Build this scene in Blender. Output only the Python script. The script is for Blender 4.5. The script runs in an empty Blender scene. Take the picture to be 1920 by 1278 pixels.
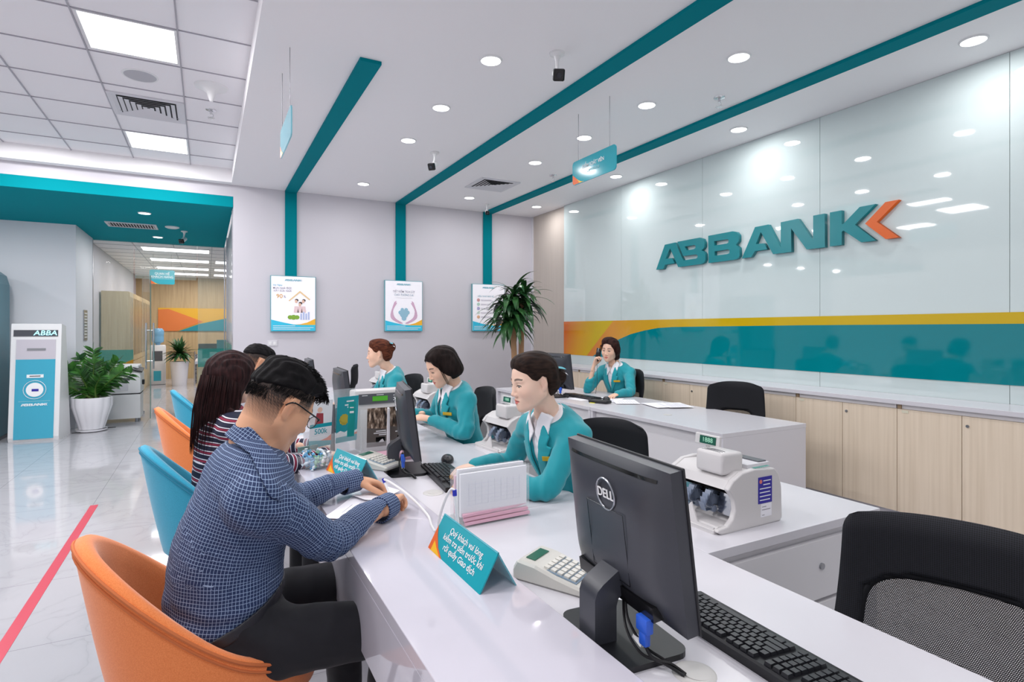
import bpy, bmesh, math, random
import numpy as np
from math import sin, cos, pi, radians, sqrt, atan2
from mathutils import Vector, Matrix, Euler
random.seed(7)
S = bpy.context.scene
COL = S.collection

# ---------------------------------------------------------------- camera
cam_d = bpy.data.cameras.new('camera'); cam = bpy.data.objects.new('camera', cam_d); COL.objects.link(cam)
cam_d.sensor_width = 36; cam_d.lens = 1060/1920*36
cam_d.shift_y = -22/1920
cam_d.clip_start = 0.05
cam.location = (0, 0, 1.40); cam.rotation_euler = (radians(90), 0, radians(-28.35))
S.camera = cam
# ---------------------------------------------------------------- world, exposure
w = bpy.data.worlds.new('world'); S.world = w; w.use_nodes = True
bg = w.node_tree.nodes['Background']; bg.inputs[0].default_value = (0.97, 0.95, 1.0, 1); bg.inputs[1].default_value = 1.2
S.view_settings.view_transform = 'Standard'; S.view_settings.look = 'None'
S.view_settings.gamma = 1; S.view_settings.use_curve_mapping = False
S.view_settings.exposure = -0.58
CEIL = 3.14
LAMP_COL = (1.0, 0.985, 0.99)
def area(name, loc, size, watts, rot=(0,0,0), shape='SQUARE', sy=None, color=LAMP_COL, spread=pi):
    l = bpy.data.lights.new(name, 'AREA'); l.energy = watts; l.shape = shape; l.size = size
    if sy: l.shape = 'RECTANGLE'; l.size_y = sy
    l.color = color; l.spread = spread
    o = bpy.data.objects.new(name, l); COL.objects.link(o); o.location = loc; o.rotation_euler = rot
    return o
DOWN = [(1.615,3.28),(1.615,4.165),(1.63,5.03),(1.645,6.79),(2.99,2.49),(3.0,3.36),(3.01,4.2),(3.01,5.07),(3.05,6.84),
        (4.06,1.675),(4.07,3.39),(4.09,5.09),(4.11,6.885),(2.99,.75),(2.99,-.9),(1.615,1.6),(1.615,-.1),(4.06,-.1)]
for x, y in DOWN:
    area('downlight_or_fill_lamp', (x, y, CEIL-.012), .13, 8.5, shape='DISK')
area('panel_lamp', (-.436, 4.44, 3.285), .5, 33); area('panel_lamp', (-.43, 6.79, 3.285), .5, 33)
for x, y in ((-1.54, 2.1), (-1.54, 4.44), (-.436, 2.1), (-1.54, 6.79), (-.436, 0.0), (-2.64, 3.3), (-2.64, 5.6)):
    area('panel_lamp', (x, y, 3.285), .5, 33)
for x, y in ((-2.3, 8.5), (-3.6, 8.6), (-5.0, 8.6)):  # added lamps out of view, without fixtures, to brighten the grey side wall
    area('downlight_or_fill_lamp', (x, y, 2.855), .13, 16, shape='DISK')

# ---------------------------------------------------------------- materials
def lin(h):
    if isinstance(h, str):
        h = h.lstrip('#'); c = [int(h[i:i+2], 16)/255 for i in (0, 2, 4)]
    else: c = list(h)
    return tuple((x/12.92 if x <= .04045 else ((x+.055)/1.055)**2.4) for x in c[:3]) + (1,)
MATS = {}
def mat(name, col='#cccccc', rough=.5, metal=0, spec=.5, alpha=1, trans=0, emit=None, es=0, coat=0, ior=1.5, sheen=0, sss=0):
    if name in MATS: return MATS[name]
    m = bpy.data.materials.new(name); m.use_nodes = True; MATS[name] = m
    b = m.node_tree.nodes['Principled BSDF']; I = b.inputs
    I['Base Color'].default_value = lin(col); I['Roughness'].default_value = rough; I['Metallic'].default_value = metal
    I['Specular IOR Level'].default_value = spec; I['Alpha'].default_value = alpha; I['Transmission Weight'].default_value = trans
    I['IOR'].default_value = ior; I['Coat Weight'].default_value = coat; I['Coat Roughness'].default_value = .03
    I['Sheen Weight'].default_value = sheen
    if sss:
        I['Subsurface Weight'].default_value = sss; I['Subsurface Radius'].default_value = (1, .35, .2); I['Subsurface Scale'].default_value = .006
    if emit: I['Emission Color'].default_value = lin(emit); I['Emission Strength'].default_value = es
    return m
class NT:
    def __init__(s, m): s.m = m; s.t = m.node_tree; s.b = s.t.nodes['Principled BSDF']
    def n(s, ty, **kw):
        x = s.t.nodes.new(ty)
        for k, v in kw.items():
            if k.startswith('i_'): 
                kk = k[2:]; x.inputs[int(kk) if kk.isdigit() else kk.replace('_', ' ')].default_value = v
            else: setattr(x, k, v)
        return x
    def l(s, a, b): s.t.links.new(a, b)
    def ramp(s, src, stops, interp='LINEAR'):
        r = s.n('ShaderNodeValToRGB'); e = r.color_ramp.elements; r.color_ramp.interpolation = interp
        while len(e) > 1: e.remove(e[-1])
        e[0].position = stops[0][0]; e[0].color = stops[0][1]
        for p, c in stops[1:]:
            q = e.new(p); q.color = c
        s.l(src, r.inputs[0]); return r.outputs[0]
    def math(s, op, a, b=None, c=None):
        x = s.n('ShaderNodeMath', operation=op)
        for i, v in enumerate((a, b, c)):
            if v is None: continue
            if isinstance(v, (int, float)): x.inputs[i].default_value = v
            else: s.l(v, x.inputs[i])
        return x.outputs[0]
    def bump(s, h, strength=.2, dist=.01):
        b = s.n('ShaderNodeBump'); b.inputs['Strength'].default_value = strength; b.inputs['Distance'].default_value = dist
        s.l(h, b.inputs['Height']); s.l(b.outputs[0], s.b.inputs['Normal'])
    def coord(s, kind='Object', scale=(1,1,1)):
        t = s.n('ShaderNodeTexCoord'); m = s.n('ShaderNodeMapping'); m.inputs['Scale'].default_value = scale
        s.l(t.outputs[kind], m.inputs[0]); return m.outputs[0]
def noise_bump(m, scale=200, strength=.15, dist=.002, detail=2, stretch=(1,1,1), kind='Object'):
    n = NT(m); x = n.n('ShaderNodeTexNoise'); x.inputs['Scale'].default_value = scale; x.inputs['Detail'].default_value = detail
    n.l(n.coord(kind, stretch), x.inputs['Vector']); n.bump(x.outputs[0], strength, dist); return m

M_wall = noise_bump(mat('wall_paint', '#cfccd3', .6), 300, .05)
M_ceil = mat('ceiling_paint', '#f6f4f6', .55)
M_tile = noise_bump(mat('ceiling_tile', '#f3f1f4', .7), 500, .3, .001)
M_grid = mat('tile_grid', '#aeacb4', .5)
M_teal = mat('teal_paint', '#00808c', .8, spec=.08)
M_teal2 = mat('teal_fascia', '#04909c', .8, spec=.06)
M_white = mat('white_laminate', '#d9d7dd', .22)
M_white2 = mat('white_gloss', '#d6d3de', .04, coat=.5)
M_wlam = mat('white_laminate_lifted', '#e3e1e4', .35)  # lighter copy of the laminate, brightness put into colour for dim upright fronts
M_dark = mat('black_plastic', '#1a1b1f', .38)
M_dark2 = mat('charcoal_plastic', '#393b42', .34)
M_grey = mat('grey_plastic', '#5a5c62', .4)
M_dgrey = mat('gap_shade', '#28282c', .7)  # dark colour stands for shade inside openings and between parts
M_chrome = mat('chrome', '#d8d8dc', .12, metal=1)
M_steel = mat('steel', '#a9abb0', .28, metal=1)
M_lamp = mat('lamp_diffuser', '#ffffff', .5, emit='#fbfbff', es=9)
M_panel = mat('panel_diffuser', '#ffffff', .5, emit='#fbfbff', es=4)
M_plw = mat('white_plastic', '#e9e9ea', .35)
M_vent = mat('vent_white', '#d9d8dd', .45)
M_mach = mat('machine_plastic', '#d4d1d1', .32)
M_black = mat('black_gloss', '#0a0a0c', .15)
M_paper = mat('paper', '#f1f0f6', .7)
M_pink = mat('pink_paper', '#e9b9cb', .7)
M_teals = mat('teal_sign', '#1fa2b0', .25)
M_orange = mat('orange_print', '#e8692a', .35)
M_yellow = mat('yellow_print', '#f5bd28', .35)
M_lettw = mat('white_lettering', '#f4f6f8', .4)
M_letlb = mat('pale_lettering', '#9fd4dc', .4)
M_cyan = mat('cyan_print', '#3fb4cc', .25)
M_blue = mat('blue_plastic', '#2a5fd0', .35)
M_navy = mat('navy_print', '#28209a', .4)
M_red = noise_bump(mat('red_tape', '#cf4256', .35), 60, .1)
M_soil = noise_bump(mat('soil', '#5b4634', .9), 60, .6, .01)
M_wire = mat('wire', '#77777d', .4, metal=.6)
M_cable = mat('cable_black', '#111114', .45)
M_gold = mat('gold_badge', '#d8ab2c', .3, metal=.3)
M_acry = mat('acrylic', '#f4fafc', .04, alpha=.17, spec=.6)
M_cer = mat('white_ceramic', '#ecebf0', .08, coat=.4)

def glass_mat(name, col, alpha, rough=.02):
    m = mat(name, col, rough, spec=.6, alpha=alpha); return m
M_glass = glass_mat('clear_glass', '#cfe3dc', .13)
M_glassedge = mat('glass_edge', '#6f9a92', .1, alpha=.6)

def floor_mat():
    m = mat('floor_tile', '#c6c5ca', .06, spec=.45); n = NT(m)
    co = n.coord('Object')
    nz = n.n('ShaderNodeTexNoise'); nz.inputs['Scale'].default_value = 1.3; nz.inputs['Detail'].default_value = 7; nz.inputs['Distortion'].default_value = 2.2
    n.l(co, nz.inputs['Vector'])
    v = n.math('ABSOLUTE', n.math('SUBTRACT', nz.outputs[0], .5))
    vein = n.ramp(v, [(0, lin('#b0afb4')), (.010, lin('#b7b6bb')), (.05, lin('#bab9be'))])
    br = n.n('ShaderNodeTexBrick'); br.offset = 0; br.inputs['Scale'].default_value = 1
    br.inputs['Brick Width'].default_value = .8; br.inputs['Row Height'].default_value = .8; br.inputs['Mortar Size'].default_value = .0016
    br.inputs['Mortar Smooth'].default_value = 0
    n.l(co, br.inputs['Vector'])
    mx = n.n('ShaderNodeMix', data_type='RGBA'); n.l(br.outputs['Fac'], mx.inputs[0]); n.l(vein, mx.inputs[6]); mx.inputs[7].default_value = lin('#8a888f')
    n.l(mx.outputs[2], n.b.inputs['Base Color'])
    return m
M_floor = floor_mat()
def wood_mat(name, c1, c2, axis='z', sc=1.0, rough=.45):
    m = mat(name, c1, rough); n = NT(m)
    st = {'z': (40*sc, 40*sc, 1.2), 'x': (1.2, 40*sc, 40*sc), 'y': (40*sc, 1.2, 40*sc)}[axis]
    nz = n.n('ShaderNodeTexNoise'); nz.inputs['Scale'].default_value = 1; nz.inputs['Detail'].default_value = 4
    n.l(n.coord('Object', st), nz.inputs['Vector'])
    n.l(n.ramp(nz.outputs[0], [(.3, lin(c2)), (.65, lin(c1))]), n.b.inputs['Base Color']); return m
M_wood = wood_mat('pale_oak', '#ecdbc5', '#e0ceb7')
M_wood2 = wood_mat('locker_oak', '#c9b48c', '#b8a179')
M_beige = wood_mat('beige_wallpaper', '#bfb5ac', '#b5aba3', sc=3)
def fabric_mat(name, col, col2, scale=420):
    m = mat(name, col, .9, spec=.2, sheen=.3); n = NT(m)
    nz = n.n('ShaderNodeTexNoise'); nz.inputs['Scale'].default_value = scale; nz.inputs['Detail'].default_value = 3
    n.l(n.coord('Object'), nz.inputs['Vector'])
    n.l(n.ramp(nz.outputs[0], [(.35, lin(col2)), (.65, lin(col))]), n.b.inputs['Base Color'])
    n.bump(nz.outputs[0], .25, .001); return m
M_forange = fabric_mat('orange_felt', '#fb9658', '#ee8448')
M_fblue = fabric_mat('blue_felt', '#3fadcd', '#349dbd')
M_piping_o = mat('orange_piping', '#c96f3e', .8)
M_piping_b = mat('blue_piping', '#2e86a4', .8)
def mesh_fabric(name, hole=.30, scale=260):
    m = mat(name, '#14151b', .7, spec=.3); n = NT(m)
    uv = n.n('ShaderNodeUVMap'); mp = n.n('ShaderNodeMapping'); mp.inputs['Scale'].default_value = (scale, scale, 1)
    n.l(uv.outputs[0], mp.inputs[0])
    sx = n.n('ShaderNodeSeparateXYZ'); n.l(mp.outputs[0], sx.inputs[0])
    row = n.math('FLOOR', sx.outputs[1]); odd = n.math('MULTIPLY', n.math('MODULO', row, 2), .5)
    fx = n.math('SUBTRACT', n.math('FRACT', n.math('ADD', sx.outputs[0], odd)), .5); fy = n.math('SUBTRACT', n.math('FRACT', sx.outputs[1]), .5)
    d = n.math('SQRT', n.math('ADD', n.math('MULTIPLY', fx, fx), n.math('MULTIPLY', fy, fy)))
    a = n.math('GREATER_THAN', d, hole); n.l(a, n.b.inputs['Alpha']); return m
M_mesh = mesh_fabric('chair_mesh', .31)
M_mesh_d = mesh_fabric('chair_mesh_dense', .26)
M_pad = noise_bump(mat('black_upholstery', '#17181d', .75, spec=.3), 700, .3, .001)
def leaf_mat(name, a, b):
    m = mat(name, a, .3, spec=.5); n = NT(m)
    nz = n.n('ShaderNodeTexNoise'); nz.inputs['Scale'].default_value = 9; n.l(n.coord('Object'), nz.inputs['Vector'])
    n.l(n.ramp(nz.outputs[0], [(.35, lin(a)), (.7, lin(b))]), n.b.inputs['Base Color']); return m
M_leaf = leaf_mat('leaf_green', '#1f4a1c', '#4d8a36')
M_leaf2 = leaf_mat('leaf_dark', '#1d4526', '#3c6b37')
M_trunk = noise_bump(mat('cane_bark', '#a5805f', .8), 60, .4, .004)

# ---------------------------------------------------------------- mesh helpers
def B(): return bmesh.new()
def _xf(vs, rot, loc):
    R = Euler(rot).to_matrix() if rot else None
    for v in vs:
        if R: v.co = R @ v.co
        v.co += Vector(loc)
def box(bm, c, s, rot=None, bev=0, seg=2):
    r = bmesh.ops.create_cube(bm, size=1); vs = r['verts']
    for v in vs: v.co = Vector((v.co.x*s[0], v.co.y*s[1], v.co.z*s[2]))
    if bev:
        es = list({e for v in vs for e in v.link_edges})
        q = bmesh.ops.bevel(bm, geom=es, offset=bev, segments=seg, affect='EDGES', profile=.5)
        vs = list({v for f in q['faces'] for v in f.verts} | {v for v in vs if v.is_valid})
    _xf(vs, rot, c); return bm
def bb(bm, x0, x1, y0, y1, z0, z1, bev=0): return box(bm, ((x0+x1)/2, (y0+y1)/2, (z0+z1)/2), (x1-x0, y1-y0, z1-z0), bev=bev)
def cyl(bm, p0, p1, r0, r1=None, n=20, caps=True):
    r1 = r0 if r1 is None else r1
    p0 = Vector(p0); p1 = Vector(p1); d = p1-p0; L = d.length
    r = bmesh.ops.create_cone(bm, cap_ends=caps, segments=n, radius1=r0, radius2=r1, depth=L)
    q = Vector((0,0,1)).rotation_difference(d.normalized()).to_matrix()
    for v in r['verts']: v.co = q @ v.co + (p0+p1)/2
    return bm
def tube(bm, pts, r, n=8, closed=False, smooth=4):
    P = [Vector(p) for p in pts]
    if smooth > 1 and len(P) > 2: P = catmull(P, smooth, closed)
    m = len(P); rings = []
    up = Vector((0,0,1)); prev = None
    for i in range(m):
        if closed: t = P[(i+1) % m]-P[i-1]
        else: t = P[min(i+1, m-1)]-P[max(i-1, 0)]
        t.normalize()
        if prev is None:
            a = t.orthogonal().normalized()
        else:
            a = (prev - t*prev.dot(t)).normalized()
        prev = a; b = t.cross(a)
        rr = r[min(int(i*len(r)/m), len(r)-1)] if isinstance(r, (list, tuple)) else r
        rings.append([bm.verts.new(P[i]+a*cos(2*pi*k/n)*rr+b*sin(2*pi*k/n)*rr) for k in range(n)])
    for i in range(m if closed else m-1):
        A, Bq = rings[i], rings[(i+1) % m]
        for k in range(n): bm.faces.new((A[k], A[(k+1) % n], Bq[(k+1) % n], Bq[k]))
    if not closed: bm.faces.new(rings[0][::-1]); bm.faces.new(rings[-1])
    return bm
def catmull(P, s, closed=False):
    out = []; n = len(P); rng = range(n if closed else n-1)
    for i in rng:
        if closed: p0, p1, p2, p3 = P[i-1], P[i], P[(i+1) % n], P[(i+2) % n]
        else: p0, p1, p2, p3 = P[max(i-1, 0)], P[i], P[i+1], P[min(i+2, n-1)]
        for k in range(s):
            t = k/s
            out.append(.5*((2*p1)+(p2-p0)*t+(2*p0-5*p1+4*p2-p3)*t*t+(3*p1-p0-3*p2+p3)*t**3))
    if not closed: out.append(P[-1])
    return out
def lathe(bm, prof, n=32, c=(0,0,0), flute=0, nf=16, cap=True):
    rings = []
    for r, z in prof:
        rings.append([bm.verts.new((c[0]+(r*(1+flute*abs(cos(nf*pi*k/n))))*cos(2*pi*k/n), c[1]+(r*(1+flute*abs(cos(nf*pi*k/n))))*sin(2*pi*k/n), c[2]+z)) for k in range(n)])
    for A, Bq in zip(rings, rings[1:]):
        for k in range(n): bm.faces.new((A[k], A[(k+1) % n], Bq[(k+1) % n], Bq[k]))
    if cap:
        bm.faces.new(rings[0][::-1]); bm.faces.new(rings[-1])
    return bm
def prism(bm, poly, h, mtx=None, z0=0):
    """2D polygon extruded h along local z, through matrix"""
    a = [Vector((x, y, z0)) for x, y in poly]; b = [Vector((x, y, z0+h)) for x, y in poly]
    if mtx is not None: a = [mtx @ v for v in a]; b = [mtx @ v for v in b]
    A = [bm.verts.new(v) for v in a]; Bv = [bm.verts.new(v) for v in b]; n = len(A)
    bm.faces.new(A[::-1]); bm.faces.new(Bv)
    for i in range(n): bm.faces.new((A[i], A[(i+1) % n], Bv[(i+1) % n], Bv[i]))
    return bm
def quad(bm, *p): return bm.faces.new([bm.verts.new(q) for q in p])
def frame_mtx(o, x, y):
    x = Vector(x).normalized(); y = Vector(y); z = x.cross(y).normalized(); y = z.cross(x)
    m = Matrix((x, y, z)).transposed().to_4x4(); m.translation = Vector(o); return m
def ell(bm, c, r, n=20, rot=None):
    q = bmesh.ops.create_uvsphere(bm, u_segments=n, v_segments=n//2+2, radius=1)
    for v in q['verts']: v.co = Vector((v.co.x*r[0], v.co.y*r[1], v.co.z*r[2]))
    _xf(q['verts'], rot, c); return bm
def obj(name, bm, m, parent=None, loc=None, smooth=False, rot=None, world=False):
    if isinstance(bm, bpy.types.Mesh): me = bm
    else:
        bmesh.ops.recalc_face_normals(bm, faces=bm.faces)
        me = bpy.data.meshes.new(name); bm.to_mesh(me); bm.free()
    ms = m if isinstance(m, (list, tuple)) else [m]
    if not me.materials:
        for x in ms: me.materials.append(x)
    if smooth:
        me.polygons.foreach_set('use_smooth', [True]*len(me.polygons))
        if smooth != 'all':
            try: me.set_sharp_from_angle(angle=radians(smooth if smooth is not True else 40))
            except Exception: pass
    o = bpy.data.objects.new(name, me); COL.objects.link(o)
    if world and parent is not None:
        me.transform(Matrix.Translation(-parent.location))
    if parent is not None: o.parent = parent
    if loc is not None: o.location = loc
    if rot is not None: o.rotation_euler = rot
    return o
def tag(o, label, cat, group=None):
    o['label'] = label; o['category'] = cat
    if group: o['group'] = group
    return o
def thing(name, label, cat, loc=(0,0,0), rz=0, group=None):
    o = bpy.data.objects.new(name, None); COL.objects.link(o); o.empty_display_size = .1
    o.location = loc; o.rotation_euler = (0, 0, rz); return tag(o, label, cat, group)
def struct(name, bm, m, parent=None, **k):
    o = obj(name, bm, m, parent, **k)
    if parent is None: o['kind'] = 'structure'
    return o
def dup(r, loc=None, rz=None, label=None, group=None):
    def cp(o, par):
        c = o.copy(); COL.objects.link(c)
        if par is not None: c.parent = par
        for ch in list(o.children): cp(ch, c)
        return c
    c = cp(r, None)
    if loc is not None: c.location = loc
    if rz is not None: c.rotation_euler = (0, 0, rz)
    if label: c['label'] = label
    if group: c['group'] = group
    return c
def uvbox(me_obj, sx=1, ax=(0, 1)):
    me = me_obj.data; uv = me.uv_layers.new(name='UVMap')
    for l in me.loops:
        co = me.vertices[l.vertex_index].co; uv.data[l.index].uv = (co[ax[0]]*sx, co[ax[1]]*sx)
def text_mesh(s, size, ext=.001, bold=False, align='CENTER', sx=1.0, shear=0):
    c = bpy.data.curves.new('lettering', 'FONT'); c.body = s; c.size = size; c.extrude = ext; c.align_x = align; c.align_y = 'CENTER'
    c.shear = shear; c.resolution_u = 3
    if bold: c.offset = size*.006
    o = bpy.data.objects.new('t', c); COL.objects.link(o)
    me = bpy.data.meshes.new_from_object(o.evaluated_get(bpy.context.evaluated_depsgraph_get()))
    bpy.data.objects.remove(o); bpy.data.curves.remove(c)
    if sx != 1: me.transform(Matrix.Diagonal((sx, 1, 1, 1)))
    return me
def letter(s, size, m, parent, mtx, ext=.001, bold=False, name='lettering', align='CENTER', sx=1.0, shear=0):
    me = text_mesh(s, size, ext, bold, align, sx, shear); me.transform(mtx); me.materials.clear(); me.materials.append(m)
    o = bpy.data.objects.new(name, me); COL.objects.link(o); o.parent = parent; return o
def curve_mesh(polys, ext):
    """filled 2D polygons (holes by even-odd) extruded"""
    c = bpy.data.curves.new('logo', 'CURVE'); c.dimensions = '2D'; c.fill_mode = 'BOTH'; c.extrude = ext
    for p in polys:
        s = c.splines.new('POLY'); s.points.add(len(p)-1); s.use_cyclic_u = True
        for q, (x, y) in zip(s.points, p): q.co = (x, y, 0, 1)
    o = bpy.data.objects.new('t', c); COL.objects.link(o)
    me = bpy.data.meshes.new_from_object(o.evaluated_get(bpy.context.evaluated_depsgraph_get()))
    bpy.data.objects.remove(o); bpy.data.curves.remove(c); return me
# ================================================================= SETTING
struct('floor', bb(B(), -7, 5.2, -4.5, 19, -.06, 0), M_floor)
bm = B()
bb(bm, .26, 4.6, -4.5, 7.6, CEIL, 3.36); bb(bm, -7, .26, 7.48, 7.6, CEIL, 3.36)

struct('ceiling', bm, M_ceil)
bm = B(); bb(bm, -7, .26, -4.5, 7.48, 3.30, 3.34); tl = struct('ceiling', bm, M_tile)
bm = B()
xs = [.385-.55*k for k in range(1, 13)]; ys = [7.66-.583*k for k in range(1, 21)]
for x in xs: bb(bm, x-.0045, x+.0045, -4.5, 7.48, 3.292, 3.3)
for y in ys: bb(bm, -7, .26, y-.003, y+.003, 3.2925, 3.3)
obj('grid', bm, M_grid, tl)
struct('wall_back', bb(bb(B(), .28, 4.62, 7.6, 7.75, 0, CEIL+.1), -7, .28, 7.6, 7.75, 3.0, CEIL+.1), M_wall)
# teal soffit over the corridor
struct('trim_1', bb(B(), -7, .277, 7.6, 11.5, 2.873, 3.0), M_teal2)
# side wall / column left
bm = B(); bb(bm, -7, -1.63, 9.95, 11.3, 0, 2.873); struct('wall_left', bm, mat('grey_wall_paint', '#e6e6ec', .55))
struct('wall_passage', bb(B(), .30, .42, 7.75, 11.2, 0, 2.873), M_wall)
# teal ceiling strips running down the back wall
for i, (x0, x1, y0) in enumerate(((.862, 1.0, 3.64), (2.28, 2.42, -4.5), (3.61, 3.75, -4.5))):
    bm = B(); bb(bm, x0, x1, y0, 7.6, CEIL-.022, CEIL+.001); bb(bm, x0, x1, 7.578, 7.6, 2.05, CEIL)
    struct('trim_%d' % (i+2), bm, M_teal)
# right wall: beige return, back painted glass panels, printed band
struct('wall_right', bb(B(), 4.46, 4.62, -4.5, 7.6, 0, CEIL+.1), M_beige)
m = mat('mint_glass', '#cbd8d8', .03, spec=.75, coat=.4)
seams = [6.667, 5.413, 4.136, 2.885, 1.638, .388, -.862, -2.112, -3.362, -4.5]
gp = None
for i, (a, b) in enumerate(zip(seams, seams[1:])):
    o = struct('trim_%d' % (5+i), bb(B(), 4.43, 4.455, b+.0015, a-.0015, .93, CEIL-.002), m)
XB = 4.4285
def band(name, pts, m_, dz=0):
    bm = B(); prism(bm, pts, .0012, Matrix(((0,0,-1,XB-dz),(1,0,0,0),(0,1,0,0),(0,0,0,1)))); return bm
bz0, bz1 = 1.05, 1.507
teal_pts = [(5.985,bz0),(5.75,1.15),(5.502,1.262),(5.243,1.34),(5.001,1.385),(4.774,1.414),(4.56,1.424),(4.168,1.427),(3.0,1.434),(-4.5,1.434),(-4.5,bz0)]
m = mat('print_yellow', '#d3a900', .08); n = NT(m)
t = n.n('ShaderNodeTexCoord'); sp = n.n('ShaderNodeSeparateXYZ'); n.l(t.outputs['Object'], sp.inputs[0])
yy = n.math('ADD', sp.outputs[1], n.math('MULTIPLY', sp.outputs[2], .35))
n.l(n.ramp(n.math('MULTIPLY', n.math('SUBTRACT', yy, 6.3), 1.0), [(.1, lin('#c9ac00')), (.45, lin('#d99a12')), (.8, lin('#d0661e'))]), n.b.inputs['Base Color'])
bd = struct('trim_14', band('b', [(6.667,bz0),(6.667,bz1),(-4.5,bz1),(-4.5,bz0)], m), m)
m2 = mat('print_orange', '#d8822c', .08); n = NT(m2)
t = n.n('ShaderNodeTexCoord'); sp = n.n('ShaderNodeSeparateXYZ'); n.l(t.outputs['Object'], sp.inputs[0])
n.l(n.ramp(n.math('MULTIPLY', n.math('SUBTRACT', 6.25, sp.outputs[1]), .45), [(.0, lin('#d4702c')), (.45, lin('#cf9a34')), (.95, lin('#caa800'))]), n.b.inputs['Base Color'])
obj('orange_swoosh', band('b', [(6.12,bz0),(5.83,1.29),(5.56,bz1),(-4.5,bz1),(-4.5,bz0)], m2, .0013), m2, bd)
obj('teal_swoosh', band('b', teal_pts, None, .0026), mat('print_teal', '#007c86', .05), bd)
struct('trim_15', bb(B(), 4.44, 4.462, 7.56, 7.6, 0, CEIL), M_white)
# raised logo lettering on the glass
LOGO = {'AB': [[(4.768,2.06),(4.633,2.321),(4.476,2.325),(4.362,2.121),(4.183,2.122),(4.164,2.133),(4.165,2.151),(4.185,2.164),(4.362,2.166),(4.446,2.328),(4.135,2.328),(4.093,2.31),(4.074,2.274),(4.074,2.23),(4.093,2.207),(4.116,2.198),(4.084,2.181),(4.065,2.157),(4.063,2.092),(4.082,2.068),(4.122,2.058),(4.434,2.058),(4.553,2.272),(4.622,2.166),(4.525,2.164),(4.486,2.105),(4.627,2.103),(4.656,2.058)],[(4.343,2.264),(4.212,2.263),(4.193,2.255),(4.193,2.231),(4.216,2.221),(4.315,2.221)]],
 'B': [[(4.026,2.33),(3.729,2.33),(3.684,2.316),(3.658,2.283),(3.658,2.228),(3.694,2.198),(3.655,2.166),(3.648,2.088),(3.671,2.065),(3.713,2.058),(4.023,2.058)],[(3.95,2.266),(3.797,2.264),(3.778,2.255),(3.78,2.229),(3.8,2.223),(3.95,2.223)],[(3.946,2.166),(3.785,2.165),(3.763,2.152),(3.768,2.126),(3.794,2.121),(3.946,2.123)]],
 'AN': [[(3.625,2.06),(3.48,2.33),(3.34,2.331),(3.218,2.11),(3.218,2.33),(3.054,2.333),(2.929,2.148),(2.919,2.147),(2.919,2.335),(2.821,2.335),(2.818,2.063),(2.976,2.063),(3.119,2.262),(3.116,2.061),(3.294,2.062),(3.419,2.276),(3.472,2.175),(3.386,2.17),(3.352,2.112),(3.48,2.112),(3.519,2.062)]],
 'K': [[(2.777,2.335),(2.681,2.335),(2.681,2.226),(2.668,2.226),(2.542,2.335),(2.425,2.335),(2.578,2.205),(2.425,2.063),(2.531,2.063),(2.668,2.174),(2.681,2.165),(2.681,2.063),(2.777,2.063)]],
 'C': [[(2.502,2.2),(2.356,2.335),(2.263,2.335),(2.417,2.2),(2.263,2.063),(2.354,2.063)]]}
def logo(parent, mtx, width, ext, m1, m2, keys=('AB','B','AN','K','C'), name='logo_lettering', one=False):
    """logo laid in the XY plane of mtx, left to right, given total width, centred"""
    s = width/2.505; res = []; allp = []
    for k in keys:
        ps = [[((3.5155-y)*s, (z-2.197)*s) for y, z in p] for p in LOGO[k]]
        if one and k != 'C': allp += ps; continue
        me = curve_mesh(ps, ext); me.transform(mtx); me.materials.clear(); me.materials.append(m2 if k == 'C' else m1)
        o = bpy.data.objects.new(name, me); COL.objects.link(o); o.parent = parent; res.append(o)
    if allp:
        me = curve_mesh(allp, ext); me.transform(mtx); me.materials.clear(); me.materials.append(m1)
        o = bpy.data.objects.new(name, me); COL.objects.link(o); o.parent = parent
    return res
M_logo = mat('logo_teal', '#0b7f88', .22); M_logo2 = mat('logo_orange', '#d85f14', .3)
lg = thing('wall_sign', 'large raised teal and orange bank lettering mounted on the mint glass wall', 'sign', (4.41, 3.5155, 2.197))
logo(lg, Matrix(((0,0,-1,0),(-1,0,0,0),(0,1,0,0),(0,0,0,1))), 2.505, .018, M_logo, M_logo2, name='letter')
for ch, nm in zip(lg.children, range(9)): 
    if nm == 4: ch.name = 'chevron'; ch['label'] = 'orange chevron'

# ================================================================= CEILING THINGS
def place_w(o, x, y): return ['nearest', 'middle', 'far'][0]
first = None
dl_words = {(1.615,3.28):'the nearest of the row left of the long teal strip', (1.615,4.165):'second of the row left of the long teal strip', (1.63,5.03):'third of the row left of the long teal strip',
 (1.645,6.79):'nearest the back wall between first and second teal strips', (2.99,2.49):'nearest of the row between the two long teal strips', (3.0,3.36):'beside a ceiling sprinkler, second of the row between long strips',
 (3.01,4.2):'above the hanging supervisor sign', (3.01,5.07):'in front of the square ceiling vent', (3.05,6.84):'between the square vent and the back wall',
 (4.06,1.675):'largest one close to the glass wall at top right', (4.07,3.39):'above the glass wall just past the middle strip', (4.09,5.09):'above the glass wall beside the hanging supervisor sign', (4.11,6.885):'in the far right ceiling corner over the beige return'}
for x, y in DOWN[:13]:
    if first is None:
        first = thing('downlight', '', 'ceiling light', (x, y, CEIL), group='round downlights in the white ceiling')
        obj('trim_ring', lathe(B(), [(.064,-.001),(.064,-.010),(.072,-.008),(.075,0)], 28, cap=False), M_plw, first, smooth=True)
        obj('diffuser', cyl(B(), (0,0,-.003), (0,0,-.0065), .064, n=28), M_lamp, first)
        d = first
    else: d = dup(first, (x, y, CEIL))
    d['label'] = 'round white downlight, ' + dl_words[(x, y)]
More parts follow.
